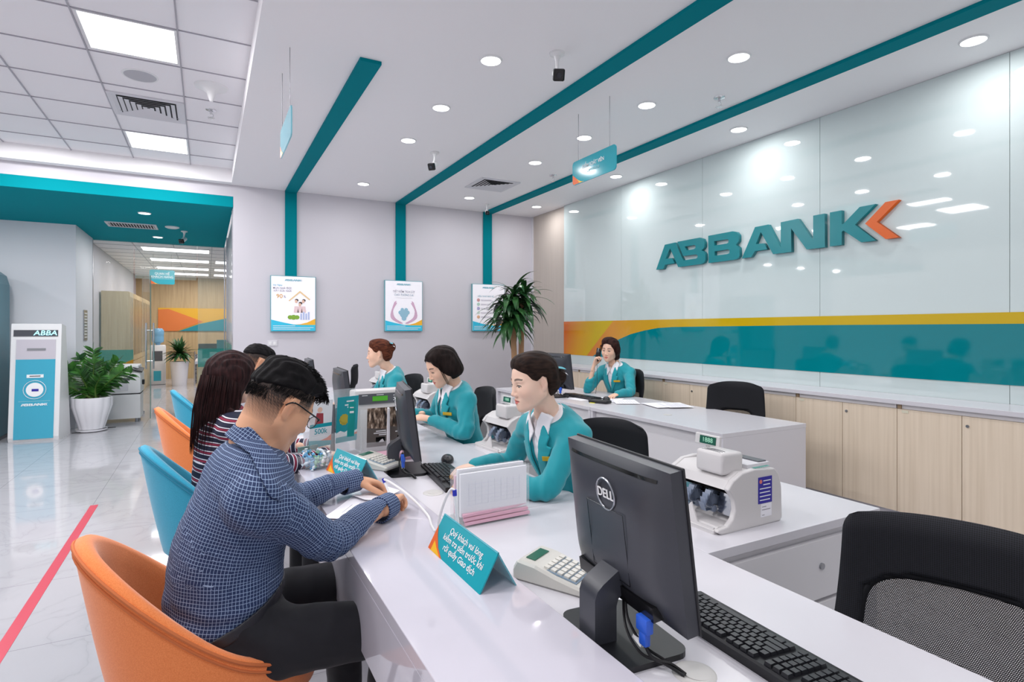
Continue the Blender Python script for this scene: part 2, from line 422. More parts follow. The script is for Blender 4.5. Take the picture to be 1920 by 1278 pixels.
for x, y, wds in ((-.696, 8.514, 'near the front edge of the teal soffit'), (-.69, 10.627, 'above the glass partition in the teal soffit')):
    dup(first, (x, y, 2.873), label='round downlight '+wds, group='round downlights in the teal soffit'); area('downlight_or_fill_lamp', (x, y, 2.855), .13, 14, shape='DISK')
def panel_light(x0, x1, y0, y1, z, label, grp, n=0):
    t = thing('panel_light', label, 'ceiling light', ((x0+x1)/2, (y0+y1)/2, z), group=grp); w_, l_ = x1-x0, y1-y0
    bm = B(); bb(bm, -w_/2, w_/2, -l_/2, -l_/2+.015, -.008, 0); bb(bm, -w_/2, w_/2, l_/2-.015, l_/2, -.008, 0); bb(bm, -w_/2, -w_/2+.015, -l_/2+.015, l_/2-.015, -.008, 0); bb(bm, w_/2-.015, w_/2, -l_/2+.015, l_/2-.015, -.008, 0)
    obj('frame', bm, M_plw, t); obj('diffuser', bb(B(), -w_/2+.015, w_/2-.015, -l_/2+.015, l_/2-.015, -.005, -.001), M_panel, t)
panel_light(-.70, -.17, 4.17, 4.70, 3.30, 'square ceiling light panel nearest, at top left of the tiled ceiling', 'square light panels in the tiled ceiling')
panel_light(-.70, -.17, 6.50, 7.07, 3.30, 'square ceiling light panel behind the slatted vent, nearer the teal soffit', 'square light panels in the tiled ceiling')
def vent(cx, cy, z, s, label, name='air_vent', louver=False):
    t = thing(name, label, 'ceiling vent', (cx, cy, z))
    h = s/2; bm = B()
    for k, a in enumerate((h, )):
        for (x0, x1, y0, y1) in ((-a, a, -a, -a+.03), (-a, a, a-.03, a), (-a, -a+.03, -a+.03, a-.03), (a-.03, a, -a+.03, a-.03)): bb(bm, x0, x1, y0, y1, -.012, 0)
    obj('frame', bm, M_vent, t)
    obj('duct_shade_plate', bb(B(), -h+.03, h-.03, -h+.03, h-.03, -.004, -.001), M_dgrey, t)  # solid dark plate painted as the shade behind the blades
    bm = B(); nn = 6
    for k in range(nn):
        a = h-.03-k*(h-.03)/nn; b = a-.033; zz = .013
        for sx, sy in ((1,0),(-1,0),(0,1),(0,-1)):
            # sloping louvre blade: trapezoid
            if sx: p = [(sx*a, -a, -.012),(sx*a, a, -.012),(sx*b, b, zz-.016),(sx*b, -b, zz-.016)]
            else: p = [(-a, sy*a, -.012),(a, sy*a, -.012),(b, sy*b, zz-.016),(-b, sy*b, zz-.016)]
            quad(bm, *p)
    obj('louvres', bm, M_vent, t); return t
vent(-.44, 5.75, 3.30, .54, 'white slatted square air vent in the tiled ceiling between the light panels')
vent(3.02, 6.10, CEIL, .50, 'white square slatted air vent in the smooth ceiling near the back wall')
t = thing('air_vent', 'long white linear air vent in the teal soffit', 'ceiling vent', (-.93, 9.6, 2.873), 0)
bm = B(); bb(bm, -.3, .3, -.2, -.17, -.012, 0); bb(bm, -.3, .3, .17, .2, -.012, 0); bb(bm, -.3, -.27, -.17, .17, -.012, 0); bb(bm, .27, .3, -.17, .17, -.012, 0); obj('frame', bm, M_vent, t)
obj('duct_shade_plate', bb(B(), -.27, .27, -.17, .17, -.003, -.001), M_dgrey, t)  # dark plate in place of the unlit duct
bm = B()
for k in range(16): box(bm, (-.255+k*.034, 0, -.008), (.022, .34, .003), (0, .6, 0))
obj('louvres', bm, M_vent, t)
# speaker, wifi dome, smoke disc, sprinklers
t = thing('ceiling_speaker', 'flat grey round speaker grille in the tile beside the light panel', 'speaker', (-.44, 5.05, 3.30))
obj('rim', lathe(B(), [(.105,-.006),(.115,-.008),(.12,0)], 32, cap=False), M_plw, t, smooth=True); obj('grille', cyl(B(), (0,0,0), (0,0,-.006), .105, n=32), mat('grille_grey', '#b9b9bf', .7), t)
t = thing('wireless_dome', 'white trumpet shaped fixture under the ceiling tile near the coffer edge', 'ceiling fixture', (.03, 5.02, 3.30))
obj('shell', lathe(B(), [(.12,0),(.115,-.01),(.07,-.025),(.035,-.05),(.022,-.09),(.012,-.115),(.001,-.12)], 28), M_plw, t, smooth=True)
t = thing('smoke_detector', 'flat white round disc in the teal soffit beside the linear vent', 'smoke detector', (-.44, 9.48, 2.873))
obj('disc', lathe(B(), [(.09,0),(.09,-.012),(.06,-.024),(.001,-.026)], 28), M_plw, t, smooth=True)
def sprinkler(x, y, z, label):
    t = thing('sprinkler', label, 'sprinkler', (x, y, z), group='chrome ceiling sprinklers')
    obj('escutcheon', lathe(B(), [(.042,0),(.04,-.006),(.02,-.012),(.012,-.012)], 20), M_chrome, t, smooth=True)
    obj('stem', tube(cyl(B(), (0,0,-.01), (0,0,-.035), .009, n=10), [(.012,0,-.03),(.018,0,-.05),(.008,0,-.068)], .003, 6), M_chrome, t, smooth=True)
    bm = cyl(B(), (0,0,-.068), (0,0,-.071), .02, n=16)
    for k in range(8): box(bm, (.024*cos(k*pi/4), .024*sin(k*pi/4), -.0695), (.012, .004, .002), (0,0,k*pi/4))
    obj('deflector', bm, M_chrome, t)
sprinkler(3.39, 3.0, CEIL, 'chrome sprinkler on the smooth ceiling beside the downlight at upper right')
sprinkler(3.44, 5.4, CEIL, 'chrome sprinkler on the smooth ceiling left of the hanging supervisor sign')
sprinkler(.03, 5.55, 3.30, 'chrome sprinkler under the tiled ceiling below the trumpet fixture')
def camera_thing(x, y, z, rz, label, s=1):
    t = thing('security_camera', label, 'security camera', (x, y, z), rz, 'small bullet security cameras')
    obj('mount', lathe(B(), [(.045*s,0),(.045*s,-.012*s),(.02*s,-.02*s),(.012*s,-.05*s)], 20), M_plw, t, smooth=True)
    obj('arm', tube(B(), [(0,0,-.04*s),(.01*s,0,-.09*s),(.03*s,0,-.115*s)], .011*s, 8), M_plw, t, smooth=True)
    obj('body', cyl(B(), (-.03*s,0,-.11*s), (.055*s,0,-.155*s), .026*s, .032*s, 18), M_plw, t, smooth=30)
    obj('front_hood', box(B(), (.07*s,0,-.163*s), (.035*s,.068*s,.068*s), (0, .49, 0), bev=.008*s), M_black, t)
    obj('lens', cyl(B(), (.085*s,0,-.172*s), (.09*s,0,-.1745*s), .015*s, n=16), mat('lens_glass', '#20242c', .05), t)
camera_thing(1.942, 3.0, CEIL, radians(-115), 'small dark faced security camera hanging nearest, beside the downlight row', 1.05)
camera_thing(1.969, 5.25, CEIL, radians(-135), 'small security camera on the ceiling beside the long teal strip')
camera_thing(3.43, 7.1, CEIL, radians(-105), 'small security camera near the top of the right teal wall strip', .8)
camera_thing(-.30, 9.81, 2.873, radians(-120), 'small security camera hanging from the teal soffit', 1.0)

def hang_sign(cx, cy, z0, z1, w_, rz, label, ceilz, face=1, text=None, teal='#2aa3b3', sub=None):
    """blade hangs in the local XZ plane, reads from -Y"""
    t = thing('hanging_sign', label, 'hanging sign', (cx, cy, z0), rz)
    h = z1-z0; r = .03; pts = []
    for (ax, az, a0) in ((w_/2-r, r, -90), (w_/2-r, h-r, 0), (-w_/2+r, h-r, 90), (-w_/2+r, r, 180)):
        for k in range(6):
            a = radians(a0+k*18); pts.append((ax+r*cos(a), az+r*sin(a)))
    F = Matrix(((1,0,0,0),(0,0,-1,0),(0,1,0,0),(0,0,0,1)))     # polygon XY -> XZ, extrude to -Y
    obj('panel', prism(B(), pts, .008, F), mat('sign_teal_'+teal[1:], teal, .12), t)
    arc = [(-w_/2+.004, .085)] + [(-w_/2+.004+.16*k/6, .085*(1-k/6)**1.7+.004) for k in range(1, 7)] + [(-w_/2+.02, .004), (-w_/2+.004, .02)]
    obj('corner_swoosh', prism(B(), arc, .0012, F, .008), M_orange, t)
    arc2 = [(-w_/2+.004+.16*k/6, .085*(1-k/6)**1.7+.004) for k in range(2, 7)]+[(-w_/2+.10, .004)]
    obj('corner_swoosh_inner', prism(B(), arc2, .0014, F, .008), M_yellow, t)
    if text:
        letter(text, h*.22, M_lettw, t, Matrix.Translation((0, -.0095, h*.62)) @ Matrix.Rotation(pi/2, 4, 'X'), bold=True, sx=.9)
    if sub: letter(sub, h*.17, M_letlb, t, Matrix.Translation((.0, -.0095, h*.38)) @ Matrix.Rotation(pi/2, 4, 'X'), sx=.95)
    for s in (-1, 1): obj('suspension_wire', tube(B(), [(s*w_*.36, -.004, h-.002), (s*w_*.36, -.004, ceilz-z0)], .0018, 5), M_wire, t)
    return t
hang_sign(2.65, 3.57, 2.575, 2.765, .56, -pi/2, 'hanging teal sign reading KIỂM SOÁT VIÊN, over the supervisor desks', CEIL, text='KIỂM SOÁT VIÊN', sub='SUPERVISOR')
hang_sign(.455, 3.925, 2.575, 2.765, .56, -pi/2, 'teal hanging sign, paler by painted reflections, seen edge-on near the short teal ceiling strip', CEIL, teal='#7fc3d2')  # paler teal here paints in the reflections on the panel
hang_sign(-.77, 13.0, 2.28, 2.56, .42, 0, 'teal hanging sign with two white lines behind the glass partition', 2.873, text='QUAN HỆ\nKHÁCH HÀNG')

# ================================================================= BACK ROOM BEHIND THE GLASS
struct('wall_back_room', bb(B(), -2.2, 4.6, 18.6, 18.75, 0, 2.9), M_wood2 if False else wood_mat('back_slat_wood', '#c3a97e', '#b0966c', sc=.6))
struct('wall_left_room', bb(B(), -1.85, -1.72, 11.42, 18.6, 0, 2.9), M_wall)
struct('wall_right_room', bb(B(), 4.5, 4.6, 7.75, 18.6, 0, 2.9), M_wall)
bm = B(); bb(bm, -2.2, 4.6, 11.5, 18.75, 2.873, 2.9); bt = struct('ceiling', bm, M_tile)
bm = B()
for k in range(12): bb(bm, -1.72+.6*k-.006, -1.72+.6*k+.006, 11.5, 18.6, 2.866, 2.873)
for k in range(12): bb(bm, -1.72, 4.5, 11.9+.6*k-.005, 11.9+.6*k+.005, 2.8665, 2.873)
obj('grid', bm, M_grid, bt)
for i, (x, y) in enumerate(((-.5, 12.2), (-.5, 14.0), (-.5, 15.8), (.7, 14.0), (.7, 15.8), (.7, 17.4), (-.5, 17.4))):
    panel_light(x-.55, x+.55, y-.28, y+.28, 2.87, 'bright light panel on the back room ceiling, ' + ['nearest of the left row', 'second of the left row', 'third of the left row', 'nearest of the right row', 'second of the right row', 'farthest of the right row', 'farthest of the left row'][i], 'back room ceiling panels')
    area('panel_lamp', (x, y, 2.84), 1.0, 22, sy=.5)
bt_ = struct('trim_20', bb(B(), -1.2, 4.5, 18.585, 18.6, 1.35, 2.0), mat('room_band_yellow', '#e2ad2c', .3))
bm = B(); prism(bm, [(-1.2,1.35),(-1.2,1.95),(-.95,1.97),(-.1,1.62),(-.75,1.35)], .01, Matrix(((1,0,0,0),(0,0,-1,18.584),(0,1,0,0),(0,0,0,1)))); obj('band_orange', bm, mat('room_band_orange', '#dd7a3c', .3), bt_)
bm = B(); prism(bm, [(-.7,1.35),(-.2,1.55),(.5,1.72),(1.3,1.82),(4.5,1.84),(4.5,1.35)], .01, Matrix(((1,0,0,0),(0,0,-1,18.573),(0,1,0,0),(0,0,0,1)))); obj('band_teal', bm, mat('room_band_teal', '#1f8896', .3), bt_)
# locker row
for k in range(7):
    y0 = 12.55+k*.6
    t = thing('locker', 'tall pale wood locker behind the glass partition, '+['nearest with its side panel showing', 'second', 'third', 'fourth', 'fifth', 'sixth', 'farthest'][k]+' of seven', 'cabinet', (-1.47, y0+.3, 0), group='tall lockers along the back room wall')
    obj('carcass', bb(B(), -.22, .2, -.298, .298, 0, 2.1), M_wood2, t)
    for z0, z1 in ((.05, .78), (.8, 2.08)):
        d = obj('door', bb(B(), .2, .215, -.29, .29, z0, z1), M_wood2, t)
    for s in (-.18, .0, .18): 
        obj('door_panel', bb(B(), .215, .219, s-.05, s+.05, .9, 2.0), mat('locker_inset', '#8f7f66', .3), t)
# glass partition + door
gy = 11.3
t = thing('glass_partition', 'full height clear glass partition with teal film band across the corridor', 'glass partition', (-.66, gy, 0))
obj('pane', bb(B(), -.97, -.42, -.006, .006, 0, 2.86), M_glass, t)
obj('pane', bb(B(), .52, .93, -.006, .006, 0, 2.86), M_glass, t)
obj('pane', bb(B(), -.40, .50, -.006, .006, 2.25, 2.86), M_glass, t)
mf = mat('teal_film', '#3aa79d', .2, alpha=.55)
obj('film_band', bb(B(), -.97, -.42, -.012, -.008, .74, 1.06), mf, t); obj('film_band', bb(B(), .52, .93, -.012, -.008, .74, 1.06), mf, t)
bm = B(); prism(bm, [(-.75,.745),(-.42,.745),(-.42,.9)], .003, Matrix(((1,0,0,0),(0,0,-1,-.013),(0,1,0,0),(0,0,0,1)))); obj('film_swoosh', bm, mat('gold_film', '#d69a2a', .3, alpha=.8), t)
obj('edge_strip', bb(B(), .925, .945, -.02, .02, 0, 2.86), M_chrome, t); obj('edge_strip', bb(B(), -.985, -.965, -.02, .02, 0, 2.86), M_steel, t)
t = thing('glass_door', 'open frameless glass door with long vertical chrome handles', 'door', (-.95, 11.25, 0), radians(-78), )
obj('pane', bb(B(), 0, .85, -.006, .006, .01, 2.24), M_glass, t)
for s in (-1, 1):
    obj('handle', tube(B(), [(.78, s*.05, .78), (.78, s*.05, 1.5)], .013, 10), M_chrome, t, smooth=True)
bm = B()
for z in (.9, 1.38): tube(bm, [(.78, -.05, z), (.78, .05, z)], .008, 8)
obj('handle_fixing', bm, M_chrome, t, smooth=True); obj('floor_hinge', bb(B(), 0, .12, -.015, .015, 0, .05), M_steel, t)
obj('edge', bb(B(), .85, .856, -.008, .008, .01, 2.24), M_glassedge, t)
# side glass fin
t = thing('glass_screen', 'narrow glass screen with chrome channel standing edge-on beside the white wall end', 'glass partition', (.285, 9.3, 0))
obj('pane', bb(B(), -.006, .006, -1.55, 1.9, 0, 2.86), M_glass, t); obj('film_band', bb(B(), -.012, -.008, -1.55, 1.9, .8, 1.2), mf, t)
obj('channel', bb(B(), -.018, .018, -1.58, -1.55, 0, 2.86), M_chrome, t); obj('channel', bb(B(), -.015, .015, .8, .83, 0, 2.86), M_chrome, t)
# back room reception desk
t = thing('reception_desk', 'pale wood reception desk with white top behind the glass partition', 'desk', (.25, 12.9, 0))
obj('body', bb(B(), -.42, .9, -.6, .6, 0, .74), M_wood2, t); obj('top', bb(B(), -.45, .93, -.63, .63, .74, .79), M_white, t); obj('raised_ledge', bb(B(), -.2, .9, .2, .63, .79, .92), M_white, t)
t = thing('desk_screen', 'teal computer screen standing on the reception desk behind the glass', 'monitor', (.42, 12.6, .79))
obj('screen', bb(B(), -.25, .25, -.02, .02, .06, .4), mat('screen_teal', '#0a6f77', .2), t); obj('stand', bb(B(), -.04, .04, -.04, .04, 0, .1), M_dark, t)
t = thing('desk_box', 'small white box standing on the reception desk behind the glass', 'box', (-.12, 12.55, .79)); obj('body', bb(B(), -.04, .04, -.04, .04, 0, .2, bev=.006), M_plw, t)
# water dispenser
t = thing('water_dispenser', 'white floor water dispenser with blue bottle at the end of the lockers', 'water dispenser', (-1.1, 16.95, 0))
obj('body', bb(B(), -.17, .17, -.16, .16, 0, 1.0, bev=.03), M_plw, t, smooth=True); obj('tap_recess', bb(B(), -.11, .11, -.165, -.155, .6, .85), M_grey, t)
obj('bottle', lathe(B(), [(.05,1.0),(.06,1.04),(.13,1.08),(.135,1.2),(.128,1.22),(.135,1.25),(.135,1.36),(.1,1.42),(.001,1.43)], 24), mat('water_blue', '#7fb9dd', .1, alpha=.8), t, smooth=True)
obj('label', bb(B(), -.08, .08, -.167, -.16, .1, .35), M_cyan, t)
def pot(t, r0, r1, h, flute=.05, nf=12):
    obj('pot', lathe(B(), [(r0*.98,.035),(r0,.05),(r0*1.22,h*.35),(r1*.98,h*.75),(r1,h-.005),(r1*.97,h),(r1*.9,h-.01),(r1*.88,h-.05),(.001,h-.05)], 96, flute=flute, nf=nf), M_cer, t, smooth=50)
    obj('saucer', lathe(B(), [(r0*1.05,0),(r0*1.25,.012),(r0*1.28,.035),(r0*1.2,.03),(r0*.9,.02),(.001,.02)], 48), M_cer, t, smooth=True)
    obj('soil', cyl(B(), (0,0,h-.06), (0,0,h-.035), r1*.9, n=32), M_soil, t)
def leaf(bm, base, d, L, W, droop=.3, segs=5, up=Vector((0,0,1)), fold=.15):
    d = Vector(d).normalized(); side = d.cross(up); 
    if side.length < .01: side = d.orthogonal()
    side.normalize(); p = Vector(base); prev = None; cur = d.copy()
    for k in range(segs+1):
        t = k/segs; wv = W*(sin(pi*min(t**.75*.97+.03, 1)))**.9 if t < 1 else 0
        nrm = side.cross(cur).normalized()
        row = (bm.verts.new(p-side*wv+nrm*wv*fold), bm.verts.new(p), bm.verts.new(p+side*wv+nrm*wv*fold))
        if prev:
            for a in range(2): bm.faces.new((prev[a], prev[a+1], row[a+1], row[a]))
        prev = row; cur = (cur-up*droop/segs).normalized(); p = p+cur*(L/segs)
# zamioculcas
t = thing('potted_plant', 'bushy glossy green plant in a fluted white pot beside the self service stand', 'potted plant', (-1.40, 9.62, 0))
pot(t, .145, .235, .47)
rnd = random.Random(3)
fb = B(); sb = B(); tops = [(-.42,.0,.62),(-.30,.1,.55),(.02,.0,.88),(.10,.1,.6),(.34,-.05,.66),(.42,-.12,.50),(-.12,-.15,.48),(.15,-.2,.42),(.28,.12,.5),(-.45,-.1,.36),(-.2,.2,.72),(.05,-.1,.66),(.5,0,.42),(-.05,.15,.5)]
for dx, dy, hh in tops:
    hh *= .86; dx *= .92
    pts = [Vector((dx*.12+rnd.uniform(-.06,.06), dy*.2+rnd.uniform(-.05,.05), .45)), Vector((dx*.42, dy*.5, .45+hh*.42)), Vector((dx*.95, dy*1.2, .45+hh*.86))]
    P = catmull(pts, 8); tube(sb, P, [.014, .012, .010, .007, .004], 6, smooth=1)
    for k in range(3, len(P)-0):
        tt = (P[min(k+1, len(P)-1)]-P[k-1]).normalized(); a = tt.orthogonal().normalized() if k == 3 else a
        sd = tt.cross(Vector((0,-1,.2))).normalized()
        for s in (-1, 1):
            dr = (sd*s*1.0+tt*.75+Vector((0, rnd.uniform(-.35,.2), rnd.uniform(-.1,.25)))).normalized()
            leaf(fb, P[k]+tt*rnd.uniform(-.01,.01), dr, rnd.uniform(.11,.15), rnd.uniform(.026,.034), .15, 4, up=Vector((0,-.5,.85)).normalized())
    leaf(fb, P[-1], tt, .13, .028, .1, 4)
obj('stems', sb, mat('stem_green', '#4f6f2c', .5), t, smooth=True); o = obj('foliage', fb, M_leaf, t, smooth='all')
t = thing('potted_plant', 'small round green plant in a white pot beside the water dispenser behind the glass', 'potted plant', (-.60, 16.3, 0))
obj('pot', lathe(B(), [(.16,0),(.21,.6),(.19,.6),(.18,.55),(.001,.55)], 24), M_cer, t, smooth=50); fb = B(); rnd = random.Random(5)
for k in range(140):
    a = rnd.uniform(0, 2*pi); e = rnd.uniform(-.2, 1.4); leaf(fb, (0, 0, .75+.1*rnd.random()), (cos(a)*cos(e), sin(a)*cos(e), sin(e)), rnd.uniform(.25,.5), .04, .7, 4)
obj('foliage', fb, M_leaf2, t, smooth='all')
t = thing('wire_screen', 'low silver metal screen panel with chrome posts in the back room', 'screen', (.18, 16.2, 0))
mm = mat('silver_lattice', '#8e9096', .3, metal=.6); n = NT(mm); x = n.n('ShaderNodeTexBrick'); x.inputs['Scale'].default_value = 9; x.inputs['Color1'].default_value = lin('#c9cbd0'); x.inputs['Color2'].default_value = lin('#55575d'); x.inputs['Mortar'].default_value = lin('#303236'); x.inputs['Mortar Size'].default_value = .05
n.l(n.coord('Object', (1, 1, 1)), x.inputs['Vector']); mp = x
sepx = n.n('ShaderNodeSeparateXYZ'); cb = n.n('ShaderNodeCombineXYZ'); tcx = n.n('ShaderNodeTexCoord'); n.l(tcx.outputs['Object'], sepx.inputs[0]); n.l(sepx.outputs[0], cb.inputs[0]); n.l(sepx.outputs[2], cb.inputs[1]); n.l(cb.outputs[0], x.inputs['Vector'])
n.l(x.outputs['Color'], n.b.inputs['Base Color'])
obj('panel', bb(B(), -.45, .85, -.01, .01, .05, .78), mm, t)
for x_ in (-.45, .2, .85): obj('post', cyl(B(), (x_, 0, 0), (x_, 0, .85), .018), M_chrome, t, smooth=True)
t = thing('office_chair', 'black chair back showing above the silver screen in the back room', 'chair', (.05, 17.0, 0))
obj('backrest', bb(B(), -.25, .25, -.03, .03, .65, 1.02, bev=.02), M_pad, t); obj('seat', bb(B(), -.25, .25, -.5, 0, .42, .5, bev=.02), M_pad, t); obj('column', cyl(B(), (0,-.25,0), (0,-.25,.42), .03), M_dark, t)
# copier
t = thing('copier', 'grey white office printer copier on a white base cabinet beside the big plant', 'printer', (-1.16, 10.45, 0))
obj('base_cabinet', bb(B(), -.27, .27, -.24, .24, .06, .42), M_plw, t)
for x_ in (-.22, .22):
    for y_ in (-.2, .2): obj('caster', cyl(B(), (x_, y_, 0), (x_, y_, .06), .02, n=10), M_steel, t)
obj('body', bb(B(), -.28, .28, -.25, .25, .43, .76, bev=.03), M_plw, t, smooth=True); obj('gap', bb(B(), -.27, .27, -.24, .24, .42, .43), M_dgrey, t)
obj('feeder_lid', bb(B(), -.26, .25, -.22, .24, .76, .86, bev=.02), M_plw, t, smooth=True); obj('paper_tray', bb(B(), -.2, .12, -.256, -.25, .48, .60), M_vent, t)
obj('control_panel', box(B(), (.24, -.22, .80), (.14, .14, .02), (.4, .3, 0), bev=.004), M_dark, t); obj('side_knob', bb(B(), .28, .31, -.08, 0, .55, .63, bev=.01), M_dark, t)
obj('output_slot', bb(B(), -.2, .14, -.252, -.249, .63, .70), M_grey, t)
# self service stand with printed panel
t = thing('self_service_stand', 'leaning white information stand with bright blue panel and lit ABBA display', 'kiosk', (-1.89, 9.28, 0), radians(-5))
fr = B(); Wk, Hk = .51, 1.44; lean = .09
K = Matrix(((1,0,0,0),(0,lean/1.42,-1,-.20),(0,1,lean/1.42,0.03),(0,0,0,1)))
def slab(x0, x1, z0, z1, y0, y1):
    bm = B(); pts = [(x0, z0), (x1, z0), (x1, z1), (x0, z1)]; prism(bm, pts, y1-y0, K, -y1); return bm
obj('body', prism(B(), [(-.20,.03),(.20,.0),(.24,.03),(.24,.0),(.24,.05),(.05,1.44),(-.09,1.47),(-.11,1.45),(-.22,.06)], Wk, Matrix(((0,0,1,-Wk/2),(1,0,0,0),(0,1,0,.0),(0,0,0,1)))) if False else prism(B(), [(-.205,0),(.24,0),(.24,.06),(.06,1.44),(-.10,1.47),(-.22,.05)], Wk, Matrix(((0,0,1,-Wk/2),(1,0,0,0),(0,1,0,0),(0,0,0,1)))), M_plw, t)
ang = atan2(.12, 1.42)
def kp(x0, x1, z0, z1, d): # panel lying on the leaning front
    y = lambda z: -.222+(z-.05)/1.42*.12
    bm = B(); v = [(x0, y(z0)-d, z0), (x1, y(z0)-d, z0), (x1, y(z1)-d, z1), (x0, y(z1)-d, z1)]
    w_ = [(a, b+.01, c_) for a, b, c_ in v]
    A = [bm.verts.new(q) for q in v]; Bv = [bm.verts.new(q) for q in w_]; bm.faces.new(A[::-1]); bm.faces.new(Bv)
    for i in range(4): bm.faces.new((A[i], A[(i+1) % 4], Bv[(i+1) % 4], Bv[i]))
    return bm
def km(x, z, d): y = -.222+(z-.05)/1.42*.12-d; return Matrix.Translation((x, y, z)) @ Matrix.Rotation(pi/2-ang, 4, 'X')
obj('blue_panel', kp(-.20, .20, .03, 1.02, .004), mat('kiosk_blue', '#3aa9c6', .12), t); obj('grey_panel', kp(-.20, .20, 1.02, 1.27, .004), mat('kiosk_grey', '#c9c4cd', .2), t)
dp = obj('display', kp(-.23, .22, 1.31, 1.39, .004), mat('kiosk_display', '#4c4f55', .2), t)
letter('ABBA', .085, mat('lit_cyan', '#bff7ff', .4, emit='#8ff2ff', es=1.6), t, km(.09, 1.35, .007), bold=True, sx=1.15, shear=.15)
obj('card_slot', kp(-.09, .10, 1.13, 1.16, .008), mat('slot_grey', '#8a8b90', .3), t); obj('ticket_slot', kp(-.085, .085, .79, .83, .008), M_lettw, t); obj('slot_line', kp(-.055, .055, .805, .815, .0095), M_dark, t)
bm = B(); c_ = cyl(bm, (0,0,0), (0,0,.002), .088, n=40); me_ = obj('badge', bm, M_lettw, t); me_.data.transform(km(0, .64, .006))
bm = B(); tube(bm, [(.115*cos(a*pi/12), .115*sin(a*pi/12), .003) for a in range(24)], .003, 6, closed=True, smooth=1); r_ = obj('badge_ring', bm, M_lettw, t); r_.data.transform(km(0, .64, .006))
bm = B(); bb(bm, -.03, .04, -.02, .01, .002, .004); r_ = obj('badge_card', bm, M_navy, t); r_.data.transform(km(0, .64, .006))
obj('rule_line', kp(-.16, .16, .495, .499, .006), M_letlb, t)
logo(t, km(0, .455, .006), .27, .0015, M_lettw, M_lettw, one=True)
obj('power_cord', tube(B(), [(.28, .2, .01), (.42, .25, .012), (.6, .35, .03), (.72, .45, .02)], .006, 6), M_cable, t, smooth=True)
# teal machine at far left edge
t = thing('teller_machine', 'tall dark teal rounded machine cut off by the left photo edge', 'machine', (-2.63, 9.15, 0), radians(0))
pts = [(-.5,0),(.33,0),(.33,1.98),(.30,2.1),(.22,2.17),(.1,2.2),(-.5,2.2)]
obj('casing', prism(B(), pts, .8, Matrix(((1,0,0,0),(0,0,1,-.2),(0,1,0,0),(0,0,0,1)))), mat('machine_teal', '#3b7c8c', .35), t); obj('base', bb(B(), -.5, .34, -.22, .6, 0, .04), M_navy if False else M_grey, t)
# wall things
def plate(name, x, z, label, y=7.6, w_=.115, h=.07):
    t = thing(name, label, 'wall plate', (x, y, z)); obj('plate', bb(B(), -w_/2, w_/2, -.008, 0, -h/2, h/2, bev=.002), M_vent, t)
    bm = B()
    for s in (-1, 1): bb(bm, s*w_*.22-w_*.13, s*w_*.22+w_*.13, -.011, -.008, -h*.3, h*.3)
    obj('socket_face', bm, M_plw, t)
plate('wall_socket', .715, 1.225, 'double white socket plate on the white back wall below the left poster')
t = thing('wall_switch', 'small white switch on the grey side wall beside the plant', 'wall plate', (-1.63, 10.5, 1.05)); obj('plate', bb(B(), 0, .008, -.06, .06, -.04, .04), M_vent, t); obj('rocker', bb(B(), .008, .012, -.02, .02, -.025, .025), M_plw, t)
t = thing('intercom_panel', 'narrow grey keypad panel on the grey wall beside the glass', 'panel', (-1.63, 10.62, 1.45)); obj('plate', bb(B(), 0, .012, -.14, .14, -.22, .24), M_steel, t)
bm = B()
for k in range(9): bb(bm, .012, .014, -.1, .1, -.18+k*.045, -.16+k*.045)
obj('rows', bm, M_plw, t)
